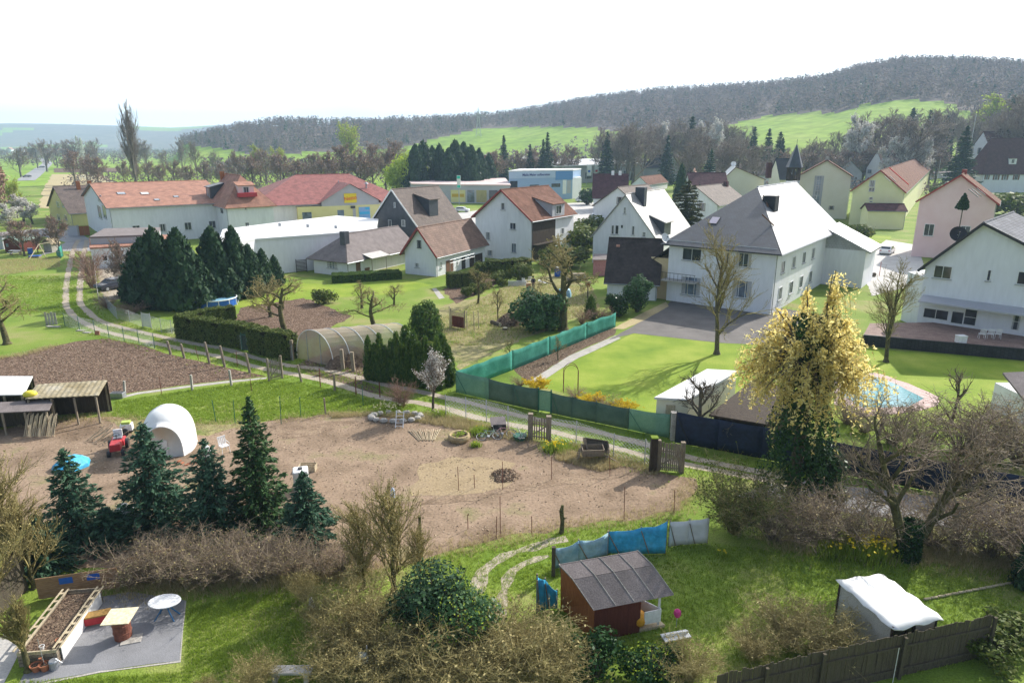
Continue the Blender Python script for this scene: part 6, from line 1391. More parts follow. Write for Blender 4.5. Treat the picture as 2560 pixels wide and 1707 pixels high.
# ---------------------------------------------------------------- lean-to sheds, tunnel tent and clutter in the bare yard
def leanto(name, label, hi0, hi1, lo0, lo1, zh, zl, roof, wall, nwall=True, th=.06, corr=True):
    A0, A1, B0, B1 = gp(*hi0, zh), gp(*hi1, zh), gp(*lo0, zl), gp(*lo1, zl); t = thing(name, label, "shed", Vector((B0.x, B0.y, 0))); mb = MB(); n_ = 26
    for i in range(n_):
        f0, f1 = i/n_, (i+1)/n_; w0, w1 = (.03*(i % 2), .03*((i+1) % 2)) if corr else (0, 0); P = [B0+(B1-B0)*f0+up*w0, B0+(B1-B0)*f1+up*w1, A0+(A1-A0)*f1+up*w1, A0+(A1-A0)*f0+up*w0]; mb.face(P)
    o = mb.build("roof", roof, t); s_ = o.modifiers.new("thick", 'SOLIDIFY'); s_.thickness = th; s_.offset = -1
    for f in (.04, .35, .66, .96): q = B0+(B1-B0)*f; q.z = 0; MB().beam(q, q+up*(zl-.08), .1, .1).build("post", M_wood, t)
    for f in (.04, .96): q = A0+(A1-A0)*f; q.z = 0; MB().beam(q, q+up*(zh-.08), .1, .1).build("post", M_wood, t)
    a, b = A0.copy(), A1.copy(); a.z = b.z = 0; bw = MB()
    m_ = max(6, int((b-a).length/.22))
    for i in range(m_): bw.obox(a+(b-a)*(i/m_)-up*0, (b-a)/m_*.95, Vector((0, .03, 0)), up*(zh-.1))
    bw.build("back_wall", wall, t)
    q0, q1 = A0.copy(), B0.copy(); q0.z = q1.z = 0; sw = MB()
    for i in range(10): sw.obox(q1+(q0-q1)*(i/10), (q0-q1)/10*.95, Vector((.03, 0, 0)), up*(zl+(zh-zl)*i/10-.1))
    sw.build("side_wall", wall, t); return t
leanto("lean_to_shed", "open lean-to with yellowed corrugated roof at the edge of the ploughed bed", (92, 961), (268, 950), (62, 997), (246, 988), 2.3, 2.0, M_corr, M_dkwood)
leanto("lean_to_shed", "lean-to with pale bluish grey roof sheet cut by the left edge", (-80, 940), (82, 940), (-90, 988), (60, 986), 2.35, 2.1, M_flat, M_dkwood, corr=False)
leanto("lean_to_shed", "low shed with dark grey felt roof in front of the yellowed corrugated roof", (-60, 1008), (134, 998), (-60, 1034), (122, 1025), 1.75, 1.6, M_felt, M_fence, corr=False)
p = gp(76, 990, 2.0); t = thing("yellow_sack", "bright yellow sack lying on the lean-to roof", "sack", p); MB().ball(p+up*.15, .45, 12, (1, .8, .55)).build("sack", plain("yellow_plastic", (.7, .6, .05), .5), t, smooth=True)
a = gp(95, 1092); t = thing("reed_mat", "pale torn reed mat leaning on the front of the low shed", "mat", a)
for i in range(20): MB().beam(a+Vector((-.9+.1*i, .05*math.sin(i), .02)), a+Vector((-.75+.1*i, .5, 1.35+.1*math.sin(i*2.1))), .05, .03).build("reed", M_woodp, t)
p = gp(296, 993); t = thing("grey_tub", "grey rectangular tub beside the corrugated lean-to", "tub", p); MB().box(p, (.95, .55, .4)).build("body", M_zinc, t, bevel=.02); MB().box(p+up*.4, (.85, .45, .01)).build("filling", M_dark, t)
# white tunnel tent
c0 = gp(383, 1142); t = thing("white_tunnel", "tall white plastic tunnel tent with rounded top on the bare earth", "tent", c0)
e0, e1 = gp(346, 1150), gp(478, 1138); wv = e1-e0; wd = wv.normalized(); kd = Vector((-wd.y, wd.x, 0)); Hh = 2.75; Wd = wv.length; mb = MB(); n_ = 22; LL = 3.2
def tun(f, g_):
    s_ = 1-.5*abs(2*g_-.9)**3/1.33; x = Wd/2*(1-math.cos(math.pi*f)*s_); z = Hh*s_*math.sin(math.pi*f)**.62; return e0+wd*x+up*z+kd*(LL*g_)
for i in range(n_):
    for j in range(14): mb.face([tun(i/n_, j/14), tun((i+1)/n_, j/14), tun((i+1)/n_, (j+1)/14), tun(i/n_, (j+1)/14)])
mb.face([tun(i/n_, 0) for i in range(n_+1)]); mb.face([tun(i/n_, 1) for i in range(n_+1)][::-1]); mb.build("film", M_film, t, smooth=True)
for g_ in (0, .5, 1): MB().tube([tun(i/24, g_) for i in range(25)], .03, 6).build("hoop", M_plastic, t)
MB().obox(e0+wd*Wd*.42-kd*.03+up*.02, wd*Wd*.16, up*1.1, kd*.02).build("door_flap", M_canvas, t)
# red tractor-like garden cart
p = gp(296, 1128); t = thing("red_mower", "small red ride-on mower with grey seat beside the white tunnel", "mower", p); R = Matrix.Rotation(-1.2, 3, 'Z'); T = lambda x, y, z: p+R @ Vector((x, y, z))
MB().box(T(.45, 0, .35), (.85, .6, .45), -1.2).build("bonnet", M_redp, t, bevel=.06); MB().box(T(-.45, 0, .3), (.9, .75, .35), -1.2).build("chassis", M_redp, t, bevel=.04); MB().box(T(-.5, 0, .66), (.45, .5, .12), -1.2).build("seat", M_zinc, t, bevel=.04); MB().box(T(-.72, 0, .76), (.1, .5, .42), -1.2).build("seat_back", M_plastic, t, bevel=.03)
for x, y, r_ in ((.7, .38, .2), (.7, -.38, .2), (-.5, .45, .3), (-.5, -.45, .3)): MB().tube([T(x, y-.09, r_), T(x, y+.09, r_)], r_, 14).build("wheel", M_dark, t)
MB().tube([T(.05, 0, .75), T(-.15, 0, 1.05)], .025, 6).tube([T(-.15+.18*math.cos(a)*.5, .18*math.sin(a), 1.05+.18*math.cos(a)*.7) for a in [k*.785 for k in range(8)]], .018, 5, closed=True).build("steering_wheel", M_dark, t)
p = gp(320, 1085); t = thing("watering_barrel", "small green and white cart box behind the red mower", "cart", p); MB().box(p+up*.3, (.7, .5, .45), .3).build("box", M_plastic, t, bevel=.03); MB().box(p+up*.752, (.5, .4, .15), .3).build("bag", plain("lime_bag", (.4, .5, .1), .6), t)
for y in (-.3, .3): MB().tube([p+Vector((0, y-.04, .25)), p+Vector((0, y+.04, .25))], .25, 14).build("wheel", M_dark, t)
p = gp(180, 1165); t = thing("covered_pile", "low pile under a bright blue tarpaulin left of the red mower", "pile", p); mb = MB().lathe(p, [(1.0, 0), (.95, .2), (.6, .5), (.35, .52), (.02, .62)], 7); mb.build("cover", M_tarp, t)
p = gp(238, 1105); t = thing("stick_bundle", "loose heap of pale bean poles behind the red mower", "bundle", p); r_ = random.Random(4)
for i in range(16): q = p+Vector((r_.gauss(0, .6), r_.gauss(0, .3), .05)); MB().tube([q, q+Vector((.7+r_.random()*.5, .5, .5+r_.random()*.4))], .02, 5).build("pole", M_woodp, t)
p = gp(318, 1318); t = thing("white_cask", "round white barrel glimpsed between the blue-green spruces", "barrel", p); MB().ball(p+up*.6, .55, 18, (1, 1, 1.1)).build("tank", M_plastic, t, smooth=True); MB().lathe(p+up*1.16, [(.18, 0), (.18, .1)], 12).build("lid", M_plastic, t)
for u, v, lab in ((562, 1130, "white folding chair on the bare earth right of the tunnel"),): garden_chair(gp(u, v), .8, lab, M_plastic)
p = gp(520, 1145); t = thing("white_canister", "white upright canister left of the folding chair", "canister", p); MB().lathe(p, [(.2, 0), (.22, .6), (.15, .75), (.06, .8), (.06, .9)], 14).build("body", M_plastic, t)
p = gp(472, 1160); t = thing("brick_pile", "few scattered bricks on the earth below the white tunnel", "bricks", p); r_ = random.Random(8)
for i in range(9): MB().box(p+Vector((r_.gauss(0, .4), r_.gauss(0, .3), 0)), (.24, .12, .07), r_.random()*3).build("brick", M_terra, t)
p = gp(770, 1175); t = thing("wooden_crate", "low pale wooden crate on the earth right of the green spruce", "crate", p)
for z in (0, .13, .26): 
    for s_ in (-.25, .25): MB().box(p+Vector((0, s_, z)), (.95, .02, .1)).build("slat", M_woodp, t)
    for s_ in (-.47, .47): MB().box(p+Vector((s_, 0, z)), (.02, .48, .1)).build("slat", M_woodp, t)
p = gp(755, 1222); t = thing("white_ibc", "white plastic tank standing among the dark conifers", "tank", p); MB().box(p, (.8, .8, 1.2), .3).build("tank", M_plastic, t, bevel=.08); MB().lathe(p+up*1.2, [(.12, 0), (.12, .08)], 12).build("lid", M_dark, t)
p = gp(986, 1305); t = thing("bird_feeder", "small bluish white bottle feeder hanging among yellow twigs", "feeder", p); MB().tube([p, p+up*1.9], .02, 5).build("stake", M_steel, t); MB().lathe(p+up*1.3, [(.05, 0), (.11, .1), (.11, .45), (.04, .6)], 12).build("bottle", plain("pale_blue_plastic", (.55, .65, .85), .3), t)
for i, (u, v) in enumerate(((1145, 1262), (1192, 1262))): pass
# ladder, poles, planter, bicycles, cart
p = gp(1000, 1065); t = thing("ladder", "short white wooden ladder leaning over the stone bed by the track", "ladder", p)
for x in (-.25, .25): MB().beam(p+Vector((x, -.35, .02)), p+Vector((x, .4, .95)), .05, .04).build("rail", M_plastic, t)
for i in range(5): q = i/5+.1; MB().beam(p+Vector((-.25, -.35+.75*q, .02+.93*q)), p+Vector((.25, -.35+.75*q, .02+.93*q)), .03, .03).build("rung", M_plastic, t)
p = gp(1070, 1090); t = thing("pole_stack", "fan of pale bean poles lying on the bare earth below the ladder", "poles", p); r_ = random.Random(2)
for i in range(15): x = -.9+.13*i; MB().tube([p+Vector((x*.55, -.75, .03+.03*(i % 3))), p+Vector((x*1.15-.35, .85, .06+.04*(i % 3)))], .025, 5).build("pole", M_woodp, t)
p = gp(1148, 1100); t = thing("tyre_planter", "round mossy planter ring with herbs on the bare earth", "planter", p); MB().lathe(p, [(.62, 0), (.72, .2), (.66, .42), (.52, .42), (.5, .3)], 22, cap=False).build("ring", nmat("tan_planter", [(.3, .22, .1), (.42, .33, .2)], 3, .9, .4), t, smooth=True); MB().lathe(p+up*.3, [(.01, .04), (.52, 0)], 20, cap=False).build("soil", M_mulch, t)
c = NR.normal(size=(90, 3))*[.25, .25, .06]+[0, 0, .42]; link_mesh("herbs", np_mesh("herbs", *cards(c, .09), M_tuft), t)
t = thing("stone_bed", "rough ring of grey stones around the daffodils by the track", "stone bed", gp(990, 1045)); r_ = random.Random(6); b = gp(990, 1045)
for i in range(16): a = i*.39; MB().ball(b+Vector((1.7*math.cos(a), .8*math.sin(a), .12)), .2+.06*r_.random(), 8, (1.2, 1, .8)).build("stone", M_conc, t)
def bicycle(label, p, rz, tilt, paint):
    t = thing("bicycle", label, "bicycle", (0, 0, 0)); R = Matrix.Rotation(tilt, 3, 'X'); T = lambda x, z, y=0: R @ Vector((x, y, z))+up*.06
    for x in (-.52, .52):
        w_ = MB().tube([T(x+.33*math.cos(a), .33+.33*math.sin(a)) for a in [k*2*math.pi/28 for k in range(28)]], .022, 6, closed=True).build("wheel", M_dark, t)
        rm = MB().tube([T(x+.305*math.cos(a), .33+.305*math.sin(a)) for a in [k*2*math.pi/28 for k in range(28)]], .012, 5, closed=True)
        for k in range(10): a = k*.628; rm.tube([T(x, .33), T(x+.3*math.cos(a), .33+.3*math.sin(a))], .003, 3)
        rm.build("rim", M_steel, w_)
    fr = MB(); A, B_, C_, D_ = (-.52, .33), (-.06, .3), (-.2, .78), (.36, .76)
    for q, s_ in ((A, B_), (A, C_), (B_, C_), (B_, D_), (C_, D_), (D_, (.52, .33)), (D_, (.33, .92))): fr.tube([T(*q), T(*s_)], .02, 6)
    fr.build("frame", paint, t); MB().tube([T(.33, .92), T(.28, .95, .26), T(.18, .94, .3)], .014, 6).tube([T(.33, .92), T(.28, .95, -.26), T(.18, .94, -.3)], .014, 6).build("handlebar", M_steel, t)
    MB().ball(T(-.23, .86), .1, 10, (1.3, .7, .35)).build("saddle", M_dark, t); MB().tube([T(-.06, .3, -.07), T(-.06, .3, .07)], .09, 12).build("crank", M_steel, t)
    return place(t, p, rz)
bicycle("greenish bicycle lying on its side nearest the herb planter", gp(1225, 1102), .15, -1.15, plain("pale_green_paint", (.25, .35, .28), .4))
bicycle("pinkish bicycle lying behind the greenish one, towards the picket gate", gp(1258, 1096), .0, -1.05, plain("pink_grey_paint", (.45, .25, .25), .4))
p = gp(1247, 1075); t = thing("compost_box", "dark plastic box with sloping lid behind the two bicycles", "box", p); MB().box(p, (.9, .7, .55), .15).build("body", M_dark, t); MB().obox(p+Vector((-.5, -.42, .5)), (1, .12, 0), (-.1, .8, .22), (0, 0, .05)).build("lid", M_felt, t)
p = gp(1300, 1098); t = thing("junk_tub", "green tub of odds and ends between bicycles and picket gate", "tub", p); MB().lathe(p, [(.35, 0), (.45, .3), (.42, .3)], 14).build("tub", M_green, t); r_ = random.Random(5)
for i in range(6): MB().tube([p+Vector((r_.gauss(0, .2), r_.gauss(0, .2), .2)), p+Vector((r_.gauss(0, .4), r_.gauss(0, .4), .5))], .035, 6).build("stick", M_conc, t)
p = gp(1478, 1152); t = thing("wooden_cart", "broken old wooden cart with tipped box and spoked wheel by the wire fence", "cart", p)
def tray(o, a, b, c, nm):
    a, b, c = Vector(a), Vector(b), Vector(c); mb = MB(); th_ = .04
    mb.obox(o, a, b, c.normalized()*th_); an, bn = a.normalized(), b.normalized()
    mb.obox(o+c.normalized()*th_, a, bn*th_, c); mb.obox(o+b-bn*th_+c.normalized()*th_, a, bn*th_, c); mb.obox(o+bn*th_+c.normalized()*th_, an*th_, b-bn*2*th_, c); mb.obox(o+a-an*th_+bn*th_+c.normalized()*th_, an*th_, b-bn*2*th_, c); mb.build(nm, M_wood, t)
tray(p+Vector((-.55, -.2, .35)), (1.3, .1, 0), (-.05, .7, .1), (0, -.1, .42), "cart_box"); tray(p+Vector((-.35, .6, .45)), (1.4, .15, -.3), (-.1, .25, .65), (.1, -.35, .2), "tipped_box")
for x in (-.75, .95):
    c_ = p+Vector((x, .15, .36)); w_ = MB().tube([c_+Vector((.1*math.sin(a), .34*math.cos(a), .34*math.sin(a))) for a in [k*.314 for k in range(20)]], .03, 6, closed=True)
    for k in range(8): a = k*.785; w_.tube([c_, c_+Vector((.1*math.sin(a), .33*math.cos(a), .33*math.sin(a)))], .018, 5)
    w_.build("wheel", M_wood, t)
MB().beam(p+Vector((.8, .1, .36)), p+Vector((1.6, -.35, .05)), .06, .06).build("shaft", M_wood, t)
# ---------------------------------------------------------------- front garden right: arch, white garden house
p = gp(1409, 982); q = gp(1426, 980); t = thing("garden_arch", "thin metal rose arch on the bright lawn beside the forsythia", "arch", p); w_ = 1.1
for y in (0, .5):
    MB().tube([p+Vector((0, y, 0)), p+Vector((0, y, 1.6))]+[p+Vector((w_/2-w_/2*math.cos(a), y, 1.6+.62*math.sin(a))) for a in [k*math.pi/10 for k in range(1, 10)]]+[p+Vector((w_, y, 1.6)), p+Vector((w_, y, 0))], .022, 6).build("hoop", M_rust, t)
for z in (.5, 1.0, 1.5): MB().tube([p+Vector((0, 0, z)), p+Vector((0, .5, z))], .015, 5).tube([p+Vector((w_, 0, z)), p+Vector((w_, .5, z))], .015, 5).build("rung", M_rust, t)
A0, A1, B1, B0 = gp(1642, 995, 2.3), gp(1722, 1000, 2.3), gp(1842, 932, 2.6), gp(1766, 928, 2.6)
t = thing("garden_house", "cream garden house with large white flat roof on the bright lawn", "garden house", Vector((A0.x, A0.y, 0)))
MB().prism([A0, A1, B1, B0], 0, 2.2).build("wall", M_cream, t); c_ = (A0+A1+B0+B1)/4; Q = [c_+(q-c_)*1.06 for q in (A0, A1, B1, B0)]; mb = MB(); mb.face([q+up*.12 for q in Q]); mb.face([q-up*.02 for q in Q][::-1])
for i in range(4): j = (i+1) % 4; mb.face([Q[i]-up*.02, Q[j]-up*.02, Q[j]+up*.12, Q[i]+up*.12])
mb.build("roof", M_flat, t); wall_panel(t, "door", A0, A1, .05, 1.9, M_woodp, .03, .002, .3, .6)
Q = [gp(1772, 1040, 2.1), gp(1915, 1064, 2.1), gp(2010, 985, 2.5), gp(1885, 950, 2.5)]
t = thing("dark_shed", "dark shingled shed roof behind the navy sheet fence, right of the cream garden house", "shed", Vector((Q[0].x, Q[0].y, 0))); c_ = sum(Q, Vector())/4
MB().prism([c_+(q-c_)*.9 for q in Q], 0, 2.02).build("wall", M_dkwood, t); mb = MB(); Q = Q if (Q[1]-Q[0]).cross(Q[3]-Q[0]).z > 0 else Q[::-1]; mb.face([q+up*.1 for q in Q])
for i in range(4): j = (i+1) % 4; mb.face([Q[i]-up*.02, Q[j]-up*.02, Q[j]+up*.1, Q[i]+up*.1])
mb.build("roof", M_dkwood, t)
p = gp(2165, 692); t = thing("yard_bins", "dark bin trolley with two round wheels on the pale paving", "bin", p); MB().box(p+Vector((0, .4, .15)), (.5, .5, 1.1)).build("bin", M_dark, t, bevel=.04)
for x in (.1, 1.1): MB().tube([p+Vector((x, -.06, .3)), p+Vector((x, .06, .3))], .32, 16).build("wheel", M_bark, t)
p = gp(2198, 690); _tag(post_at(p, ztop(p, 655), .04).build("red_pole", M_trim, loc=p), "thin red pole beside the bin trolley on the pale paving", "pole")
p = gp(2164, 642); t = thing("wheelie_bin", "grey wheelie bin in front of the slate-hipped house's side wing", "bin", p); MB().box(p, (1.2, 1.0, 1.6)).build("body", M_wallg, t, bevel=.05); MB().box(p+up*1.602, (1.25, 1.05, .1)).build("lid", M_zinc, t)
p = gp(2565, 1060); a = thing("garden_house", "white garden hut with dark sagging roof cut by the right edge", "garden house", p); hh = ztop(p, 948)
MB().prism([p+Vector((-.4, 0, 0)), p+Vector((4, 0, 0)), p+Vector((4, 3, 0)), p+Vector((-.4, 3, 0))], 0, 1.9).build("wall", M_wall, a)
MB().obox(p+Vector((-1.0, -.7, 1.85)), (5.4, 0, .25), (0, 2.4, 1.1), (0, 0, .14)).build("roof", M_felt, a); MB().obox(p+Vector((.2, -.02, 1.0)), (.5, 0, 0), (0, .04, 0), (0, 0, .5)).build("window", M_shut, a)
# ---------------------------------------------------------------- lower garden: playhouse, tarps, canopy, fence
E0, E1 = gp(1483, 1526, 1.55), gp(1684, 1487, 1.55); d = (E1-E0); LN = d.length; dn = d.normalized(); kn = Vector((-dn.y, dn.x, 0))
kn = Vector((-.75, .66, 0)); kd_, kz, ridge_d, rz_ = .98, 2.4, 1.62, 2.72
t = thing("playhouse", "red-brown wooden playhouse with grey gambrel felt roof and white battens", "playhouse", Vector((E0.x, E0.y, 0)))
prof = [(0, 1.55), (kd_, kz), (ridge_d, rz_), (2*ridge_d-kd_, kz), (2*ridge_d, 1.55)]; rf_ = MB(); off = lambda a_: kn*min(a_, ridge_d)+Vector((.12, .98, 0))*max(0, a_-ridge_d)*.8
for i in range(4):
    (a0, z0_), (a1, z1_) = prof[i], prof[i+1]; P = [E0+off(a0)+up*(z0_-1.55), E1+off(a0)+up*(z0_-1.55), E1+off(a1)+up*(z1_-1.55), E0+off(a1)+up*(z1_-1.55)]; rf_.face(P)
o_ = rf_.build("roof", M_felt, t); s_ = o_.modifiers.new("thick", 'SOLIDIFY'); s_.thickness = .05; s_.offset = 1
for f in (.0, .27, .5, .75, .995):
    MB().tube([E0+d*f+off(a0)+up*(z0_-1.55+.07) for a0, z0_ in prof], .015, 5).build("roof_batten", M_conc, t)
g0 = Vector((E0.x, E0.y, 0))+dn*.25+kn*.22; dp = 2*ridge_d-.44; fl = LN*.58
mb = MB(); Z = lambda a_: np.interp(a_+.22, [q[0] for q in prof], [q[1] for q in prof])-.06
for q, m_ in ((0, M_shedor), (1, M_shedred)):
    mb = MB(); b_ = g0+dn*fl*q; pts = [b_, b_+off(dp)]+[b_+off(a_)+up*float(Z(a_)) for a_ in [dp-dp*i/12 for i in range(13)]]; mb.face(pts); mb.build("end_wall", m_, t)
MB().face([g0, g0+dn*fl, g0+dn*fl+up*1.6, g0+up*1.6]).build("side_wall", M_shedred, t); MB().face([g0+off(dp), g0+off(dp)+up*1.6, g0+dn*fl+off(dp)+up*1.6, g0+dn*fl+off(dp)]).build("side_wall", M_shedred, t)
for f in (.02, .5): q = g0+dn*(LN-.5)+off(dp*f*1.9); MB().beam(q, q+up*1.7, .08, .08).build("porch_post", M_plastic, t)
MB().prism([g0+dn*fl, g0+dn*(LN-.3), g0+dn*(LN-.3)+off(dp), g0+dn*fl+off(dp)], 0, .12).build("porch_floor", M_woodp, t)
MB().obox(g0+dn*(fl+.15)+up*.35-kn*.05, dn*(LN-fl-.7), up*.55, kn*.04).build("porch_board", M_plastic, t); MB().obox(g0+dn*(LN-.55)+up*.35, kn*dp*.45, up*.55, dn*.04).build("porch_board", M_plastic, t)
p = g0+dn*(fl+.22)+kn*.3+up*.12; t2 = thing("ball", "large orange ball on the playhouse porch", "ball", p); MB().ball(p+up*.33, .33, 20).build("ball", M_ball, t2, smooth=True)
p = g0+dn*(LN+.05)-kn*.15; t2 = thing("toy_bucket", "pink plastic toy hanging at the playhouse porch corner", "toy", p); MB().tube([p, p+up*.75], .015, 5).build("stick", M_steel, t2); MB().lathe(p+up*.5, [(.1, 0), (.15, .14), (.12, .26), (.03, .34)], 12).build("bell", M_pinkp, t2)
p = g0+dn*(fl+.8)-kn*.75; t2 = thing("toy_slide", "white toy tray lying on the grass below the playhouse porch", "toy", p); MB().box(p+up*.05, (1.1, .45, .05), .25).build("tray", M_plastic, t2, bevel=.02); MB().box(p+up*.1, (1.0, .06, .12), .25).build("edge", M_plastic, t2)
cloth_fence("tarp_fence", "bright blue tarpaulin hung as a windbreak behind the playhouse", [(1520, 1385, 1330), (1600, 1386, 1320), (1663, 1384, 1304)], [M_tarp], M_wood, sag=.12, fold=.06)
cloth_fence("tarp_fence", "faded grey-blue tarpaulin on posts left of the bright blue one", [(1383, 1425, 1372), (1445, 1412, 1352), (1518, 1388, 1332)], [M_tarpg], M_wood, sag=.2, fold=.06)
cloth_fence("tarp_fence", "grey-white sheet windbreak between the blue tarpaulin and the olive bush", [(1672, 1368, 1306), (1720, 1362, 1302), (1768, 1358, 1294)], [M_canvas], M_wood, sag=.05, fold=.04)
cloth_fence("tarp_fence", "crumpled blue tarpaulin hanging left of the playhouse", [(1342, 1535, 1440), (1362, 1525, 1450), (1392, 1522, 1478)], [M_tarp], M_wood, sag=.1, fold=.08)
p = gp(1383, 1440); hh = ztop(p, 1366); _tag(post_at(p, hh, .08, sq=True).build("wooden_post", M_fence, loc=p), "dark wooden post between the crumpled tarpaulin and the faded one", "post")
C0, C1, C2, C3 = gp(2102, 1452, 2.0), gp(2208, 1437, 2.0), gp(2343, 1537, 1.95), gp(2233, 1563, 1.95)
t = thing("canopy_tent", "pale canvas canopy tent with sagging white roof behind the dark board fence", "tent", Vector((C3.x, C3.y, 0))); n_ = 10; mb = MB()
def cp(f, g_): q = (C0*(1-f)+C1*f)*(1-g_)+(C3*(1-f)+C2*f)*g_; return q+up*(-.05*math.sin(math.pi*f)*math.sin(math.pi*g_*2)**2+.012*math.sin(6*g_+4*f)-max(0, abs(f-.5)-.5, abs(g_-.5)-.5)*(1.2+.8*math.sin(17*g_+13*f)))
for i in range(n_):
    for j in range(n_): mb.face([cp(-.06+1.12*a_/n_, -.05+1.12*b_/n_) for a_, b_ in ((i, j), (i+1, j), (i+1, j+1), (i, j+1))])
o_ = mb.build("roof", M_canvas, t, smooth=True); s_ = o_.modifiers.new("thick", 'SOLIDIFY'); s_.thickness = .03
def wl_(a, b, m_, f0=0, f1=1): 
    q0, q1 = a+(b-a)*f0, a+(b-a)*f1; z0_, z1_ = q0.z-.05, q1.z-.05; mb = MB(); a0 = Vector((q0.x, q0.y, 0)); b0 = Vector((q1.x, q1.y, 0)); mb.face([a0, b0, b0+up*z1_, a0+up*z0_]); o_ = mb.build("side_cloth", m_, t); s_ = o_.modifiers.new("thick", 'SOLIDIFY'); s_.thickness = .02
M_side = netmat('dull_side_cloth', [(.42, .40, .34), (.55, .53, .47)], .85, .8); wl_(C0, C3, M_side); wl_(C0, C1, M_side); wl_(C3, C2, M_side, .55, 1); wl_(C1, C2, M_side)
for q in (C0, C1, C2, C3, C3+(C2-C3)*.3, C3+(C2-C3)*.5): b_ = Vector((q.x, q.y, 0)); MB().beam(b_, b_+up*(q.z-.04), .07, .07).build("post", M_dkwood, t)
def board_fence(name, label, pts, mat, bw=.14):
    P = [gp(u, v) for u, v, _ in pts]; H = [ztop(p, q[2]) for p, q in zip(P, pts)]; t = thing(name, label, "fence", P[0]); r_ = random.Random(9); mb = MB()
    for i in range(len(P)-1):
        a, b = P[i], P[i+1]; d = b-a; dn = d.normalized(); nn = Vector((-dn.y, dn.x, 0)); n_ = int(d.length/bw)
        for k in range(n_):
            f = k/n_; hh = (H[i]+(H[i+1]-H[i])*f)*(1+r_.gauss(0, .015)); mb.obox(a+d*f+nn*r_.gauss(0, .006), dn*bw*.96, nn*.022, up*hh+dn*r_.gauss(0, .012))
        for z in (.35, 1.3): MB().beam(a+up*z+nn*.06, b+up*z+nn*.06, .05, .08).build("rail", M_fence, t)
        post_at(a+nn*.12, H[i]*.98, .05, sq=True).build("post", M_fence, t)
    mb.build("boards", mat, t); return t
board_fence("board_fence", "old dark vertical board fence across the bottom right corner", [(2459, 1640, 1535), (2240, 1690, 1585), (2040, 1735, 1625), (1900, 1770, 1660), (1780, 1800, 1685)], M_fence)
p = gp(2224, 1695); _tag(MB().tube([p-Vector((0, .2, 0)), p-Vector((0, .2, 0))+up*1.45], .012, 5).build("white_rod", M_plastic, loc=p), "thin white rod standing in front of the dark board fence", "rod")
hp_ = gp(2380, 1478); a, b = gp(2310, 1500), gp(2545, 1455); t = thing("log_edging", "low edging of short logs along the lawn at the right edge", "edging", a)
d = b-a
for i in range(14): q = a+d*(i/14); MB().tube([q+up*.06, q+d/14*.93+up*.04], .05, 8).build("log", M_woodp, t)
# ---------------------------------------------------------------- patio lower left
a, b = gp(49, 1668), gp(148, 1659); d = b-a; dn = d.normalized(); kn = Vector((-dn.y, dn.x, 0)); ht = .62; dp = 3.6
t = thing("raised_bed", "raised bed built of wooden pallets with bare soil beside the patio", "raised bed", a)
for i in range(4): MB().obox(a+up*(.02+.155*i), d, kn*.05, up*.125).build("plank", M_woodp if i == 3 else M_wood, t)
for s_, o_ in ((0, a), (1, b)):
    for i in range(4): MB().obox(o_+up*(.02+.155*i)+kn*.055-dn*(.05 if s_ else 0), kn*dp, dn*.05, up*.125).build("plank", M_wood, t)
    for i in range(7): MB().obox(o_+up*ht+kn*(.3+i*.5)-dn*.12, kn*.12, dn*.24, up*.05).build("pallet_block", M_woodp, t)
    for x in (-.12, .1): MB().obox(o_+up*(ht+.052)+dn*x, kn*dp, dn*.06, up*.03).build("pallet_rail", M_woodp, t)
for i in range(4): MB().obox(a+kn*dp+up*(.02+.155*i), d, kn*.05, up*.125).build("plank", M_wood, t)
MB().obox(a+dn*.06+kn*.06+up*.02, d-dn*.12, kn*(dp-.1), up*.46).build("soil", M_mulch, t)
MB().obox(b+dn*.04+kn*.2+up*.02, kn*(dp-.4), dn*.03, up*.58).build("white_board", M_plastic, t)
def pot(p, label, r=.16, h=.3, mat=None, tilt=0, plant=False):
    t = thing("flower_pot", label, "pot", p); MB().lathe(p, [(r*.68, 0), (r*.95, h*.8), (r*1.1, h*.8), (r*1.12, h), (r*.95, h), (r*.9, h*.85)], 18, cap=False).build("pot", mat or M_terra, t, smooth=False); MB().lathe(p+up*h*.82, [(.005, .01), (r*.93, 0)], 16, cap=False).build("soil", M_mulch, t)
pot(gp(92, 1676), "terracotta pot in front of the raised bed, left of the pair", .17, .28); pot(gp(114, 1674), "terracotta pot in front of the raised bed, right of the pair with a cane", .17, .28)
p = gp(114, 1674); _tag(MB().tube([p+up*.25, p+Vector((-.12, .1, 1.25))], .008, 5).build("garden_cane", M_steel, loc=p), "thin cane standing in the right terracotta pot", "cane")
pot(a+dn*d.length*.55+kn*.25+up*.49, "small white pot inside the raised bed's front end", .08, .16, M_plastic); pot(a+dn*d.length*.88+kn*.5+up*.49, "small orange pot at the right side inside the raised bed", .09, .18)
p = gp(137, 1670); t = thing("watering_can", "galvanised watering can at the corner of the raised bed", "watering can", p); MB().lathe(p, [(.16, 0), (.16, .32), (.13, .36)], 16).build("can", M_zinc, t); MB().tube([p+Vector((-.14, 0, .08)), p+Vector((-.42, 0, .42))], [.03, .02], 8).lathe(p+Vector((-.44, 0, .4)), [(.02, 0), (.06, .05)], 10).build("spout", M_terra, t); MB().tube([p+Vector((.15, 0, .1)), p+Vector((.3, 0, .25)), p+Vector((.1, 0, .42))], .015, 6).build("handle", M_zinc, t)
p = gp(309, 1592); t = thing("barrel_table", "rusty drum carrying a square pale board on the patio", "table", p); MB().lathe(p, [(.3, 0), (.31, .28), (.33, .3), (.31, .32), (.31, .6), (.33, .62), (.31, .64), (.3, .92)], 20).build("drum", nmat("rusty_drum", [(.14, .05, .035), (.24, .09, .06)], 3, .8, .3), t); MB().box(p+up*.925, (1.0, .95, .03), .12).build("board", M_ply, t)
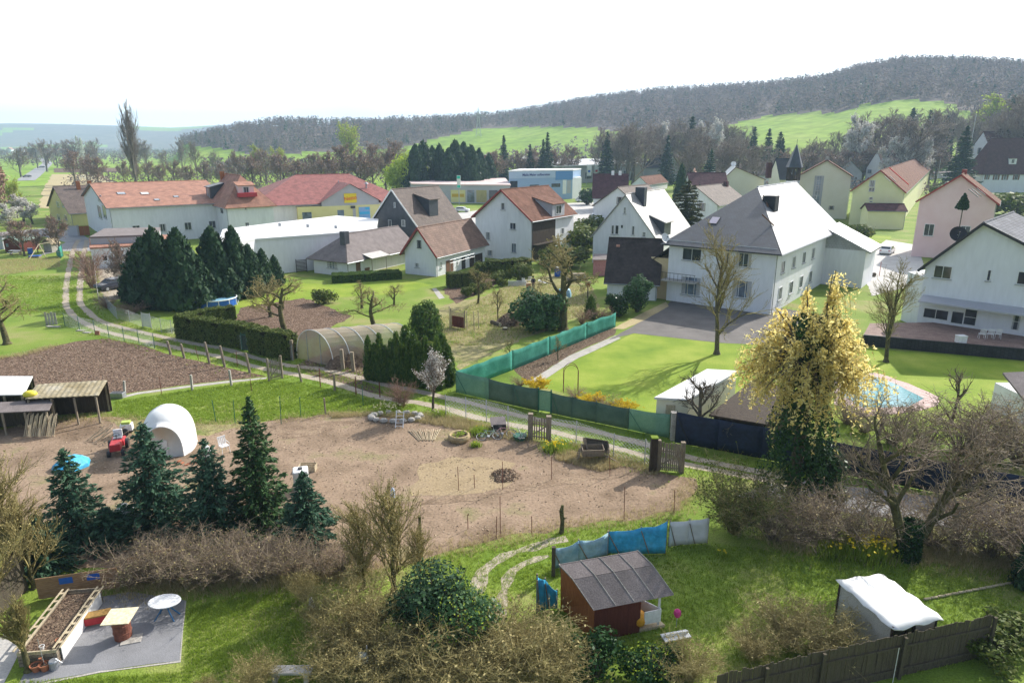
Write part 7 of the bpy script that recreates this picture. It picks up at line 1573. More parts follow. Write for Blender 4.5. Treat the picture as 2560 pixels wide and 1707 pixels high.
p = gp(299, 1608); t = thing("stone_slab", "pale stone slab lying at the foot of the rusty drum", "slab", p); MB().box(p+Vector((.35, .2, 0)), (.7, .5, .04), .3).build("slab", M_conc, t)
p = gp(418, 1543); t = thing("oval_table", "white oval plastic table with blue splayed legs at the patio edge", "table", p); hh = .74
mb = MB(); ring = [(p.x+.62*math.cos(a)*abs(math.cos(a))**-.0, p.y+.46*math.sin(a)) for a in [k*2*math.pi/32 for k in range(32)]]; mb.prism(ring, hh, hh+.035); mb.build("table_top", M_plastic, t, bevel=.01)
for a in (.6, 2.5, 3.8, 5.6): MB().tube([p+Vector((.08*math.cos(a), .08*math.sin(a), hh)), p+Vector((.2*math.cos(a), .15*math.sin(a), .4)), p+Vector((.5*math.cos(a), .38*math.sin(a), 0))], .028, 8).build("leg", plain("steel_blue_paint", (.03, .14, .3), .4), t)
p = gp(226, 1560); t = thing("garden_bench", "low red and ochre bench in the shade behind the rusty drum", "bench", p); R = Matrix.Rotation(.35, 3, 'Z'); MB().box(p+up*.38, (1.5, .4, .06), .35).build("seat", nmat("ochre_seat", [(.3, .17, .05), (.38, .24, .08)], 2), t); MB().box(p+up*.1+R @ Vector((0, -.2, 0)), (1.5, .04, .28), .35).build("front_panel", M_redp, t)
for x in (-.6, .6): MB().box(p+R @ Vector((x, .05, 0)), (.08, .32, .38), .35).build("leg", M_wood, t)
a, b = gp(98, 1500), gp(300, 1470); hh = .95; t = thing("painted_boards", "low wall of brown boards with faded blue paint marks under the spruces", "wall", a); d = b-a; dn = d.normalized(); kn = Vector((-dn.y, dn.x, 0))
for i in range(5): MB().obox(a+up*(.05+i*.19), d, kn*.04, up*.185).build("board", nmat("ochre_boards", [(.3, .17, .09), (.4, .25, .15)], 1.5, .85, .3, stretch=(.6, .6, 4)), t)
for f, w_ in ((.28, .5), (.62, .48)): MB().obox(a+d*f+up*.6-kn*.012, dn*w_, up*.28, kn*.01).build("paint_mark", M_blue, t)
a2, b2 = gp(325, 1462), gp(440, 1430); t = thing("painted_boards", "brown board panels in the shade right of the painted boards", "wall", a2); d = b2-a2
for i in range(2): q = a2+d*(.02+.55*i); MB().obox(q, d*.38, Vector((0, .05, 0)), up*1.25).build("board", nmat("ochre_boards", [(.3, .17, .09)], 1), t)
p = gp(780, 1522); t = thing("garden_figure", "small white figure standing in the flower border of the lower lawn", "figure", p); MB().lathe(p, [(.12, 0), (.14, .1), (.09, .3), (.1, .4), (.03, .5)], 12).ball(p+up*.5, .08, 10).build("figure", M_plastic, t)
p = gp(1052, 1628); t = thing("birdbath", "white round birdbath dish under the dark evergreen bush", "birdbath", p); MB().lathe(p, [(.12, 0), (.08, .1), (.07, .35), (.3, .45), (.32, .5), (.27, .48), (.02, .42)], 18).build("bowl", M_plastic, t)
p = gp(730, 1700); t = thing("small_bench", "pale stone bench at the bottom edge beyond the lower lawn", "bench", p); MB().box(p+up*.4, (1.5, .4, .08)).build("seat", M_pave, t); 
for x in (-.55, .55): MB().box(p+Vector((x, 0, 0)), (.15, .35, .4)).build("leg", M_conc, t)
p = gp(908, 1700); t = thing("lamp_globe", "pale round garden lamp on a post at the bottom edge", "lamp", p); MB().tube([p, p+up*.7], .03, 8).build("post", M_steel, t); MB().ball(p+up*.9, .25, 16).build("globe", nmat("frosted_globe", [(.5, .55, .5), (.58, .62, .58)], 1, .3), t, smooth=True)
p = gp(922, 1690); _tag(MB().tube([p, p+up*1.3], .02, 6).build("white_pole", M_plastic, loc=p), "thin white pole beside the round garden lamp", "pole")
t = thing("corner_hut", "hut with mossy yellow-green tiled roof cut by the left edge of the patio", "hut", gp(-30, 1560)); p = gp(-30, 1560)
MB().prism([p+Vector((-3, 0, 0)), p+Vector((.1, 0, 0)), p+Vector((.1, 2.2, 0)), p+Vector((-3, 2.2, 0))], 0, 1.9).build("wall", M_fence, t); MB().obox(p+Vector((-3.2, -.3, 1.85)), (3.75, 0, 0), (0, 2.8, 1.0), (0, 0, .08)).build("roof", tilemat("mossy_tiles", (.3, .28, .08), (.24, .22, .08), (.1, .1, .05), .3, .3), t)
# ---------------------------------------------------------------- pylons, mast, wires
def pylon(label, p, H, mat, w0=.11):
    t = thing("pylon", label, "pylon", p); mb = MB(); hw = lambda z: H*.085*(1-z/H)**1.2+H*.008; n_ = 9; zs = [H*.97*(1-(1-i/n_)**1.15) for i in range(n_+1)]; rr = H*.004
    C4 = [(1, 1), (-1, 1), (-1, -1), (1, -1)]
    for i in range(n_):
        a, b = zs[i], zs[i+1]
        for k in range(4):
            c, e = C4[k], C4[(k+1) % 4]; P = lambda q, z: p+Vector((q[0]*hw(z), q[1]*hw(z), z)); mb.beam(P(c, a), P(c, b), rr*2, rr*2); mb.beam(P(c, a), P(e, b), rr, rr); mb.beam(P(e, a), P(c, b), rr, rr)
    mb.build("mast", mat, t); arm = MB()
    for z, l in ((.70, .24), (.84, .14)):
        for s_ in (1, -1): tip = p+Vector((s_*H*l, 0, H*z)); [arm.beam(p+Vector((s_*hw(H*z), y*hw(H*z), H*(z+dz))), tip, rr*1.4, rr*1.4) for y in (1, -1) for dz in (0, .06)]
    arm.build("crossarm", mat, t); return t
M_pyl = plain("pylon_steel", (.42, .47, .42), .6)
p = gp(217, 448); pylon("grey-green lattice power pylon beside the tan field", p, ztop(p, 342), M_pyl)
x = (276-1280)/KU*620; p = Vector((x, 620, 0)); pylon("distant thin lattice pylon left of the tall poplar", p, ztop(p, 337), M_pyl)
x = (1203-1280)/KU*800; p = Vector((x, 800, float(gz(x, 800)))); pylon("lattice power pylon rising above the wooded ridge in the middle", p, ztop(p, 267)-p.z, M_pyl)
p = gp(2408, 470); _tag(post_at(p, ztop(p, 283), .09).build("flagpole", M_plastic, loc=p), "tall thin white mast left of the dark-roofed white house", "mast")
p = gp(2340, 470); _tag(post_at(p, ztop(p, 396), .08).build("flagpole", M_plastic, loc=p), "short white mast on the flat grey building behind the pink house", "mast")
t, P = flat_block("flat_building", "low grey flat-roofed building between the dark spruce and the shuttered manor", [(2318, 435), (2405, 432), (2402, 414), (2322, 415)], 0, 4.6, M_wallg, M_felt, "building")
# ---------------------------------------------------------------- plants: prototypes (each kind once, then copied)
KW1 = dict(depth=4, n1=7, kids=(5, 5, 4), spread=.85, first=.28, up=.22, bend=.2)
fruit = Kind([bare_tree("fruit_tree", s_, 5.0, M_barkg, M_twigy, "x", minr=.012, rad=.036, **KW1) for s_ in (3, 8, 14)], 5.0)
KW2 = dict(depth=4, n1=11, kids=(6, 5, 4), spread=.6, first=.22, up=.3, bend=.14)
KW2.update(first=.1); tallb = Kind([bare_tree("bare_tree", s_, 12.0, M_bark, M_twigm, "x", minr=.03, rad=.022, split=1, **KW2) for s_ in (21, 22, 23, 24)], 12.0)
KW3 = dict(depth=3, n1=16, kids=(7, 6), spread=.55, first=.12, up=.35, bend=.12)
loose = Kind([bare_tree("loose_tree", s_, 9.0, M_bark, M_twigm, "x", minr=.028, rad=.018, split=1, leaf=M_twigr, leafn=1500, leafs=.16, **KW3) for s_ in (31, 32)], 9.0)
green_b = Kind([bare_tree("budding_tree", s_, 9.0, M_bark, M_twigy, "x", minr=.022, rad=.02, split=1, leaf=M_lime, leafn=2600, leafs=.15, **KW3) for s_ in (41, 42)], 9.0)
blos = Kind([bare_tree("blossom_tree", s_, 5.0, M_bark, M_twig, "x", minr=.012, rad=.03, split=1, leaf=M_blos, leafn=6000, leafs=.11, depth=3, n1=12, kids=(7, 6), spread=.7, first=.15, up=.3) for s_ in (51, 52)], 5.0)
fir = Kind([spruce("spruce", s_, 12.0, 2.9, M_thujad, "x", tiers=34, card=.30, dens=1.1) for s_ in (61, 62)], 12.0)
cone = Kind([column_conifer("conifer", s_, 9.0, 2.2, M_thujad, "x", 4200, .26, .6) for s_ in (66, 67)], 9.0)
# ---- far to near: hills, distance
G = "bare trees at the foot of the wooded hill"
r_ = random.Random(12)
pop = bare_tree("poplar", 5, 30, M_bark, M_twigm, "tall slender bare poplar standing behind the long white house", minr=.035, rad=.016, depth=4, n1=24, kids=(6, 5, 3), spread=.24, first=.1, up=.5, bend=.06, split=1)
p = gp(343, 480); s_ = ztop(p, 243)/30; place(pop, p, .4, (s_*.95, s_*.95, s_))
tallb.far(133, 420, 366, "round dense bare tree beside the far end of the country road", sx=1.45)
def row(kind, spec, text, group=None, sx=(.9, 1.3)):
    for i, (u, y, vt) in enumerate(spec): kind.far(u, y, vt, text % ordinal(i), group, r_.uniform(*sx))
row(tallb, [(176+i*24+r_.uniform(-6, 6), 560+r_.uniform(-60, 60), 343+r_.uniform(-5, 12)) for i in range(7)], "thin bare tree in the valley row behind the grey-green pylon, %s from the left", "trees of the valley row")
row(tallb, [(404, 520, 342), (430, 520, 343), (512, 480, 340), (470, 430, 375), (545, 400, 352), (590, 420, 372)], "bare tree in the green valley right of the poplar, %s from the left", "bare trees right of the poplar", (.8, 1.1))
row(loose, [(258, 330, 372), (286, 320, 380), (312, 300, 388), (372, 330, 398), (398, 310, 404), (430, 330, 398), (455, 300, 408), (490, 320, 395), (520, 290, 410), (560, 320, 400), (600, 290, 405)], "loose bare tree just behind the long orange roof, %s from the left", "trees behind the orange roof", (1.0, 1.6))
row(loose, [(640, 330, 372), (672, 300, 385), (705, 340, 366), (745, 300, 380), (782, 280, 392), (815, 300, 378), (852, 270, 372), (885, 290, 356), (925, 270, 368), (955, 300, 352), (985, 280, 362), (1010, 330, 345)], "greyish bare tree in the belt behind the red supermarket roof, %s from the left", "trees behind the supermarket", (1.1, 1.7))
green_b.far(905, 430, 297, "large pale yellow-green willow rising above the middle ridge", sx=1.15)
green_b.far(692, 360, 358, "small yellowish tree left of the large pale willow", sx=1.2)
green_b.far(738, 360, 362, "second small yellowish tree left of the large pale willow", sx=1.2)
lt = bush("lime_tree", 9, 5.2, M_lime, "round bright lime-green tree left of the dark conifers", n=5200, card=.34, lob=12, seed=3, cat="tree", twigs=20); p = Vector(((1036-1280)/KU*255, 255, 0)); s_ = ztop(p, 374)/9.3; place(lt, p, 0, (s_, s_, s_))
row(cone, [(1056, 250, 362), (1074, 260, 352), (1095, 265, 366), (1112, 255, 360), (1133, 250, 372), (1148, 255, 350), (1168, 265, 356), (1186, 250, 362), (1204, 262, 372), (1226, 270, 384)], "dark conifer in the group behind the pale pink roof, %s from the left", "dark conifers behind the pink roof", (1.1, 1.6))
row(fir, [(1261, 330, 340), (1322, 320, 361), (1352, 310, 350), (1362, 315, 332)], "single dark spruce on the meadow edge behind the blue office, %s from the left", "spruces behind the blue office", (.8, 1.0))
row(loose, [(1180, 300, 376), (1240, 300, 372), (1290, 320, 372), (1330, 330, 368), (1385, 340, 368), (1420, 350, 360)], "low greyish tree in front of the far meadow, %s from the left", "trees before the far meadow", (1.3, 1.8))
# wooded slope foot between the white-roofed hall and the spire
spec = []
for i in range(26):
    u = 1490+i*13.2+r_.uniform(-6, 6); spec.append((u, r_.uniform(330, 470), _ip([(1480, 312), (1560, 300), (1650, 296), (1760, 292), (1830, 312)], u)+r_.uniform(-5, 22)))
row(tallb, sorted(spec), "bare tree on the slope foot above the white-roofed hall, %s from the left", G, (1.0, 1.5))
row(fir, [(1500, 330, 330), (1693, 380, 292), (1640, 330, 340), (1838, 360, 318), (1872, 350, 322), (1898, 360, 330), (1905, 330, 345)], "dark ivy-clad conifer among the bare slope trees, %s from the left", "conifers among the slope trees", (.9, 1.3))
row(blos, [(1622, 400, 302), (1740, 390, 292), (1752, 380, 298), (1712, 395, 300)], "whitish blossoming tree on the slope foot, %s from the left", "blossom trees on the slope foot", (.5, .7))
row(tallb, [(1735, 300, 335), (1770, 290, 340), (1805, 290, 345), (1838, 300, 350), (1700, 290, 352)], "broad pale bare tree close behind the dark spruce, %s from the left", "broad trees behind the spruce", (1.3, 1.7))
spec = []
for i in range(42):
    u = 1850+i*17.0+r_.uniform(-7, 7); top = _ip([(1850, 340), (1900, 345), (1950, 352), (2040, 330), (2090, 268), (2200, 275), (2290, 255), (2340, 270), (2400, 235), (2480, 225), (2560, 228)], u); spec.append((u, r_.uniform(300, 480), top+r_.uniform(-6, 40)))
row(tallb, sorted(spec), "bare tree on the right slope between village and wood, %s from the left", "bare trees on the right slope", (1.0, 1.5))
row(loose, [(1930, 310, 372), (1965, 315, 376), (2030, 310, 372), (2065, 315, 370), (2100, 325, 366), (2140, 330, 366), (2175, 330, 358), (2240, 330, 356), (2270, 325, 362)], "low brownish tree just behind the village roofs right of the spire, %s from the left", "low trees behind the right roofs", (1.3, 2.0))
row(fir, [(2160, 400, 300), (2195, 390, 272), (2235, 395, 276), (2275, 390, 290), (2420, 420, 238), (2545, 340, 270), (2060, 430, 320)], "dark conifer on the right slope among bare trees, %s from the left", "conifers on the right slope", (1.0, 1.5))
fir.far(2326, 262, 315, "big dark spruce right of the plum-roofed white house", sx=1.25)
row(blos, [(2150, 300, 338), (2182, 300, 340), (2236, 300, 338), (2080, 330, 282)], "white blossoming tree on the right slope, %s from the left", "blossom trees on the right slope", (.55, .8))
green_b.far(2390, 420, 228, "pale green budding tree at the edge of the right wood", sx=1.5)
# ---- trees between the houses
tree_sp = spruce("spruce", 71, 12, 3.2, M_spruce, "dense blue-green spruce in front of the long grey-brown roof", tiers=24, card=.30, dens=1.5); p = gp(1770, 498); s_ = ztop(p, 373)/12; place(tree_sp, p, 0, s_)
t2 = column_conifer("cypress", 72, 10, 2.3, M_thujad, "dark pointed conifer left of the maroon roof, behind the olive yew", 3600, .26, .55); p = gp(1698, 525); s_ = ztop(p, 410)/10; place(t2, p, 0, (s_*.9, s_*.9, s_))
t2 = spruce("yew_tree", 73, 11, 4.6, M_yew, "large drooping olive-green conifer between pale slate roof and slate hip", tiers=20, card=.34, dens=1.8, droop=.55, low=.02, pw=.6); p = gp(1712, 600); s_ = ztop(p, 452)/11; place(t2, p, 0, s_)
cone.at(1745, 530, 462, "small dark conifer beside the white gable with the dark framed window")
b0 = bush("evergreen_shrub", 2.2, 1.6, M_ivy, "dark shrub hiding a white car near the blue office", n=1300, card=.2, seed=4); p = gp(1468, 512); place(b0, p, 0, 2.4)
bsh = Kind([bush("shrub", 2.2, 1.6, M_hedge, "x", n=1500, card=.17, seed=s_) for s_ in (5, 6)], 2.2)
for u, vb, vt, w_, lab in ((1420, 612, 556, 1.8, "olive shrubbery behind the red-brown roofed house, leftmost"), (1450, 625, 562, 1.7, "olive shrubbery between two white gable houses, in front"), (1478, 590, 540, 1.5, "olive shrubbery beside the pale parked car"), (1410, 670, 612, 1.6, "green shrub at the foot of the red-brown roofed house"), (1240, 640, 500, 0, ""), (2365, 500, 455, 1.5, "dark shrub by the pink house's flat neighbour"), (2540, 540, 480, 2.0, "yellow-green forsythia-like shrub right of the pink house"), (2150, 600, 560, 1.3, "small shrub beside the yellow garage"), (2092, 545, 525, 1.2, "low shrub at the foot of the tall cream gable"), (1380, 660, 620, 1.2, "low shrub left of the apple tree behind the person")):
    if w_: bsh.at(u, vb, vt, lab, sx=w_)
p = gp(2380, 668); mt = thing("garden_conifer", "small dark tree crown on a bare stem in front of the pink wall", "tree", (0, 0, 0)); hh = ztop(p, 484); h0 = ztop(p, 524)
MB().tube([(0, 0, 0), (.05, 0, h0+.5)], [.10, .07], 7).build("trunk", M_bark, mt); c = cone_pts(1500, hh-h0, .95, .7); c[:, 2] += h0; link_mesh("crown", np_mesh("crown", *cards(c, .2), M_thujad), mt); place(mt, p)
# left group near the huts
loose.at(62, 640, 545, "broad olive bare tree behind the red-brown garden hut", sx=1.5); loose.at(150, 632, 532, "olive bare tree with forked trunk at the track junction", sx=1.2); loose.at(95, 632, 575, "pinkish bare shrub tree between the huts", sx=1.2)
blos.at(28, 570, 505, "white blossoming tree at the left edge, front one", sx=1.5); blos.at(60, 555, 484, "white blossoming tree at the left edge behind the front one", sx=1.4); blos.at(82, 560, 500, "small white blossoming tree beside the street junction", sx=1.3)
green_b.at(45, 545, 440, "yellow-green bushy tree beside the brown hedge tree at the left edge", sx=.9)
br = bush("beech_tree", 12, 4.2, M_twigr, "tall russet tree cut by the left edge beyond the blossom", n=4500, card=.32, lob=12, seed=9, cat="tree"); p = gp(-22, 560); s_ = ztop(p, 352)/12.4; place(br, p, 0, (s_*.9, s_*.9, s_))
tw = Kind([twig_bush("bare_shrub", s_, 2.0, 1.3, M_twigr, "x", 40, 12, .012) for s_ in (81, 82)], 2.0)
tw.at(228, 690, 610, "reddish bare shrub along the track fence", sx=1.2); tw.at(232, 720, 650, "reddish bare shrub along the track fence, nearer one", sx=1.0); loose.at(318, 745, 590, "bare multi-stemmed tree behind the green container", sx=.9)
tw.at(270, 770, 735, "dark low shrub at the corner of the gravel yard", sx=1.8); tw.at(330, 785, 752, "dark low shrub below the green container", sx=2.2)
# dark conifer group left of the white hall
dk = [(372, 752, 590, 1.5), (405, 765, 572, 1.4), (440, 760, 600, 1.6), (463, 770, 566, 1.35), (505, 760, 640, 1.7), (545, 748, 556, 1.25), (596, 742, 560, 1.2), (570, 750, 640, 1.7), (630, 738, 600, 1.4), (662, 728, 622, 1.3), (690, 715, 632, 1.1), (350, 758, 640, 1.5), (425, 772, 650, 1.7), (610, 735, 650, 1.8)]
for i, (u, vb, vt, sx) in enumerate(sorted(dk)): cone.at(u, vb, vt+(0, 6, -4, 12)[i % 4], "dark cypress-like conifer in the dense group before the white hall, %s from left" % ordinal(i), "dark conifers before the white hall", sx=sx*(1.0, 1.25, 1.12)[i % 3])
# hedges
hedge("clipped_hedge", [gp(455, 842), gp(520, 853), gp(600, 866), gp(632, 871)], 1.3, ztop(gp(455, 842), 787), M_hedge, "long clipped hedge with rounded end along the track")
hedge("clipped_hedge", [gp(452, 822), gp(520, 806), gp(585, 796)], 1.4, ztop(gp(585, 796), 764), M_hedge, "clipped hedge running back past the round blue pool")
hedge("clipped_hedge", [gp(636, 879), gp(690, 890), gp(735, 898)], 1.2, ztop(gp(690, 890), 826), M_hedge, "clipped hedge block beside the polytunnel's end")
hedge("clipped_hedge", [gp(1220, 690), gp(1275, 688), gp(1318, 682)], 2.0, ztop(gp(1275, 688), 650), M_hedge, "tall green hedge behind the white rack and the person")
hedge("clipped_hedge", [gp(1120, 718), gp(1150, 716), gp(1195, 712)], 1.8, ztop(gp(1150, 716), 682), M_hedge, "dark green hedge below the small white gable house")
hedge("low_hedge", [gp(832, 704), gp(910, 700), gp(1000, 694)], 2.6, 1.0, M_thuja, "low green planted bank in front of the bungalow")
for i, (u, vb, vt) in enumerate(((1168, 742, 714), (1188, 735, 708), (1206, 728, 706), (1222, 722, 704), (1256, 716, 694))): bsh.at(u, vb, vt, "clipped round shrub in the row above the dry allotment, %s from the left" % ordinal(i), "clipped round shrubs", sx=.95)
bsh.at(1210, 690, 652, "rounded shrub against the small white gable house", sx=1.3); bsh.at(1300, 705, 655, "shrub between tall hedge and person", sx=1.0); bsh.at(1250, 705, 678, "leafy light green shrub at the left of the white rack", sx=1.6)
bsh.at(812, 758, 720, "dark round shrub between two apple trees", sx=1.2)
# cypress row
th = Kind([column_conifer("cypress", s_, 4.0, .62, M_thuja, "x", 2300, .12, .42) for s_ in (91, 92, 93)], 4.0)
for i in range(13):
    f = i/12; u = 925+f*170; vb = 949+f*24; vt = (838, 856, 832, 862, 846, 828, 858, 840, 826, 854, 838, 860, 842)[i]; th.at(u, vb, vt, "green pointed cypress of the dense row by the track, %s from the left" % ordinal(i), "cypress row by the track", sx=.92)
for i, (u, vb, vt) in enumerate(((1018, 940, 812), (1108, 945, 832), (1122, 962, 860))): th.at(u, vb, vt, ("tall yellow-tipped cypress rising behind the dense cypress row", "slim cypress behind the right end of the dense row", "low cypress at the right end of the dense row")[i], sx=1.3)
# bushes of the allotment
bm = bush("bamboo_bush", 3.6, 2.4, M_thuja, "large feathery dark green bush behind the cypress row", n=5200, card=.15, seed=21, asp=2.6); place(bm, gp(1066, 850), 0, (.8, .8, ztop(gp(1066, 850), 754)/3.7))
bm = bush("rhododendron", 2.6, 2.1, M_laurel, "big glossy rhododendron bush beside the gnarled apple tree", n=5600, card=.15, seed=22, asp=1.9); place(bm, gp(1346, 822), 0, ztop(gp(1346, 822), 728)/2.7)
bm = bush("laurel_tree", 4.2, 1.5, M_laurel, "upright glossy evergreen in front of the barn's white wall", n=4600, card=.15, seed=23, cat="tree"); place(bm, gp(1592, 780), 0, (1.15, 1.15, ztop(gp(1592, 780), 680)/4.3))
bm = bush("laurel_bush", 2.6, 1.5, M_ivy, "rounder dark evergreen left of the upright glossy one", n=3000, card=.14, seed=24); place(bm, gp(1547, 790), 0, ztop(gp(1547, 790), 728)/2.7)
bm = column_conifer("dwarf_cypress", 95, 2.2, .75, M_thuja, "small rounded dwarf cypress right of the apple trunk", 1500, .1, .5); place(bm, gp(1476, 795), 0, ztop(gp(1476, 795), 738)/2.2)
tw.at(1500, 800, 762, "reddish-brown leafless hedge shrub by the teal net fence", sx=1.9); tw.at(1455, 810, 768, "brown leafless shrub right of the apple trunk", sx=1.2)
tw.at(1330, 755, 725, "dry brown shrub above the rhododendron", sx=1.4)
# apple and fruit trees
ap = bare_tree("apple_tree", 17, 8.0, M_barkg, M_twigy, "large gnarled apple tree with mossy trunk in the allotment", minr=.014, rad=.042, leaf=M_twigy, leafn=2600, leafs=.07, **KW1); p = gp(1408, 826); s_ = ztop(p, 590)/8.0; place(ap, p, 1.1, (s_*1.15, s_*1.15, s_))
fruit.at(712, 828, 690, "bare apple tree with leaning forked trunk by the polytunnel", sx=1.5); fruit.at(677, 792, 688, "bare apple tree with pale side limb left of the forked one", sx=1.3); fruit.at(935, 815, 720, "low spreading fruit tree behind the polytunnel roof", sx=1.9); fruit.at(905, 770, 700, "bare fruit tree in front of the planted bank, left one", sx=1.4); fruit.at(985, 765, 706, "bare fruit tree in front of the planted bank, right one", sx=1.4)
fruit.at(18, 860, 690, "forked bare apple tree at the left edge beside the ploughed bed", sx=1.3); fruit.at(1195, 760, 662, "young bare tree with grey crown above the trellis gate", sx=.9)
fruit.at(1245, 800, 715, "thin young tree beside the brush pile", sx=.6); fruit.at(1395, 900, 838, "young sapling in the bark mulch bed behind the teal net", sx=.7); fruit.at(1275, 905, 845, "thin sapling at the teal net fence", sx=.6)
blm = bare_tree("blossom_tree", 55, 3.6, M_bark, M_twig, "white blossoming young tree in front of the cypress row", minr=.01, rad=.022, split=1, leaf=M_blos, leafn=3600, leafs=.06, depth=3, n1=20, kids=(8, 6), spread=.42, first=.28, up=.4); p = gp(1083, 1028); place(blm, p, 0, ztop(p, 866)/3.6)
sb = twig_bush("bare_shrub", 83, 2.6, 1.6, M_twigr, "grey-brown leafless shrub by the track next to the blossoming tree", 60, 16, .010); p = gp(1003, 1020); place(sb, p, 0, ztop(p, 948)/2.4)
# daffodils
def daffodils(name, label, p, R, n, fl, H=.42, yellow=True):
    t = thing(name, label, "flowers", p); k = n*6; c = NR.normal(size=(k, 3))*[R*.5, R*.4, 0]; a = NR.random(k)*6.28; d = np.stack([.35*np.cos(a), .35*np.sin(a), np.ones(k)], 1); b = np.stack([-np.sin(a), np.cos(a), np.zeros(k)], 1)*.018; h_ = (H*NR.uniform(.6, 1.1, k))[:, None]
    V = np.stack([c-b, c+b, c+d*h_+b*.2, c+d*h_-b*.2], 1).reshape(-1, 3); link_mesh("leaves", np_mesh("leaves", V, np.arange(4*k).reshape(k, 4), M_tuft), t)
    q = NR.normal(size=(fl, 3))*[R*.5, R*.4, .03]+[0, 0, H*1.15]; parts = [cards(q, .12, asp=1.1), cards(q, .12, asp=1.1), cards(q+[0, -.02, 0], .05, asp=1)]
    link_mesh("blossoms", np_mesh("blossoms", *join(parts), M_daffy if yellow else M_daff), t); return t
M_daffy = leafmat("yellow_daffodil", [(.8, .62, .03), (.88, .74, .08)], .35)
M_daff = leafmat("pale_daffodil", [(.6, .58, .35), (.75, .7, .4), (.8, .78, .6)], .2)
daffodils("daffodils", "clump of pale daffodils in the stone bed by the track", gp(975, 1028), 1.0, 110, 70, .42, False); daffodils("daffodils", "small clump of daffodils at the foot of the blossoming tree", gp(1098, 1040), .6, 60, 22, .42, False)
daffodils("daffodils", "clump of yellow daffodils right of the picket gate", gp(1388, 1126), .75, 110, 40, .5); daffodils("daffodils", "big clump of yellow daffodils by the wild hedge of the lower lawn", gp(2165, 1388), 1.15, 150, 120, .72); daffodils("daffodils", "few yellow daffodils in dark leaves left of the big clump", gp(2080, 1385), .8, 90, 10, .5); daffodils("daffodils", "four pale daffodils in the shade below the olive bush", gp(1808, 1392), .35, 14, 5, .3)
daffodils("spring_bulbs", "tuft of bluish green bulb leaves left of the plastic box", gp(1200, 1085), .6, 90, 2, .5); daffodils("spring_bulbs", "small bright green leaf tuft below the bicycles", gp(1190, 1115), .3, 40, 1, .35)
# forsythia and brown border shrubs behind the screen fence
fo = twig_bush("forsythia", 85, 1.2, 1.0, M_forsy, "bright yellow forsythia bush behind the green screened fence", 50, 10, .012, M_forsy, 2600, .07); place(fo, gp(1345, 975), 0, (1.15, .9, ztop(gp(1345, 975), 944)/1.1))
fo = twig_bush("forsythia", 86, 1.1, 1.0, M_forsy, "row of low yellow flowering shrubs behind the darker screen, left part", 40, 10, .012, M_forsy, 1600, .06); place(fo, gp(1480, 1012), 0, (1.4, .8, .9))
fo = twig_bush("forsythia", 87, 1.1, 1.0, M_forsy, "low yellow flowering shrub behind the darker screen, right part", 40, 10, .012, M_forsy, 1500, .06); place(fo, gp(1560, 1030), 0, (1.4, .8, .9))
tw.at(1300, 965, 938, "brownish border shrub left of the forsythia", sx=1.9); tw.at(1438, 995, 966, "brownish border shrub right of the rose arch", sx=2.2); tw.at(1520, 1020, 985, "brownish border shrub between two yellow ones", sx=2.0)
# right garden: bare trees, willow, ivy
lb = bare_tree("bare_tree", 25, 13, M_bark, M_twigy, "tall bare tree before the slate-hipped house's front", minr=.014, rad=.019, split=2, **KW2); p = gp(1792, 885); place(lb, p, .3, ztop(p, 552)/13)
ps = bare_tree("pollard_tree", 27, 4, M_bark, M_bark, "small dark knotty bare tree in front of the cream garden house", minr=.014, rad=.04, depth=3, n1=9, kids=(6, 5), spread=.8, first=.3, up=.25, bend=.2, split=2); p = gp(1742, 1099); place(ps, p, 0, ztop(p, 925)/4)
rb = bare_tree("bare_tree", 29, 9, M_barkg, M_twigy, "bare tree with arching trunk left of the large white house", minr=.012, rad=.02, forks=((.12, 0),), **KW2); p = gp(2215, 905); place(rb, p, 1.9, ztop(p, 640)/9)
twn = bare_tree("sapling", 30, 4, M_bark, M_twig, "bare tree with upswept limbs on the lawn right of the pond", minr=.012, rad=.028, depth=2, n1=12, kids=(6,), spread=.8, first=.5, up=.3, split=2); p = gp(2378, 1060); place(twn, p, 0, ztop(p, 910)/4)
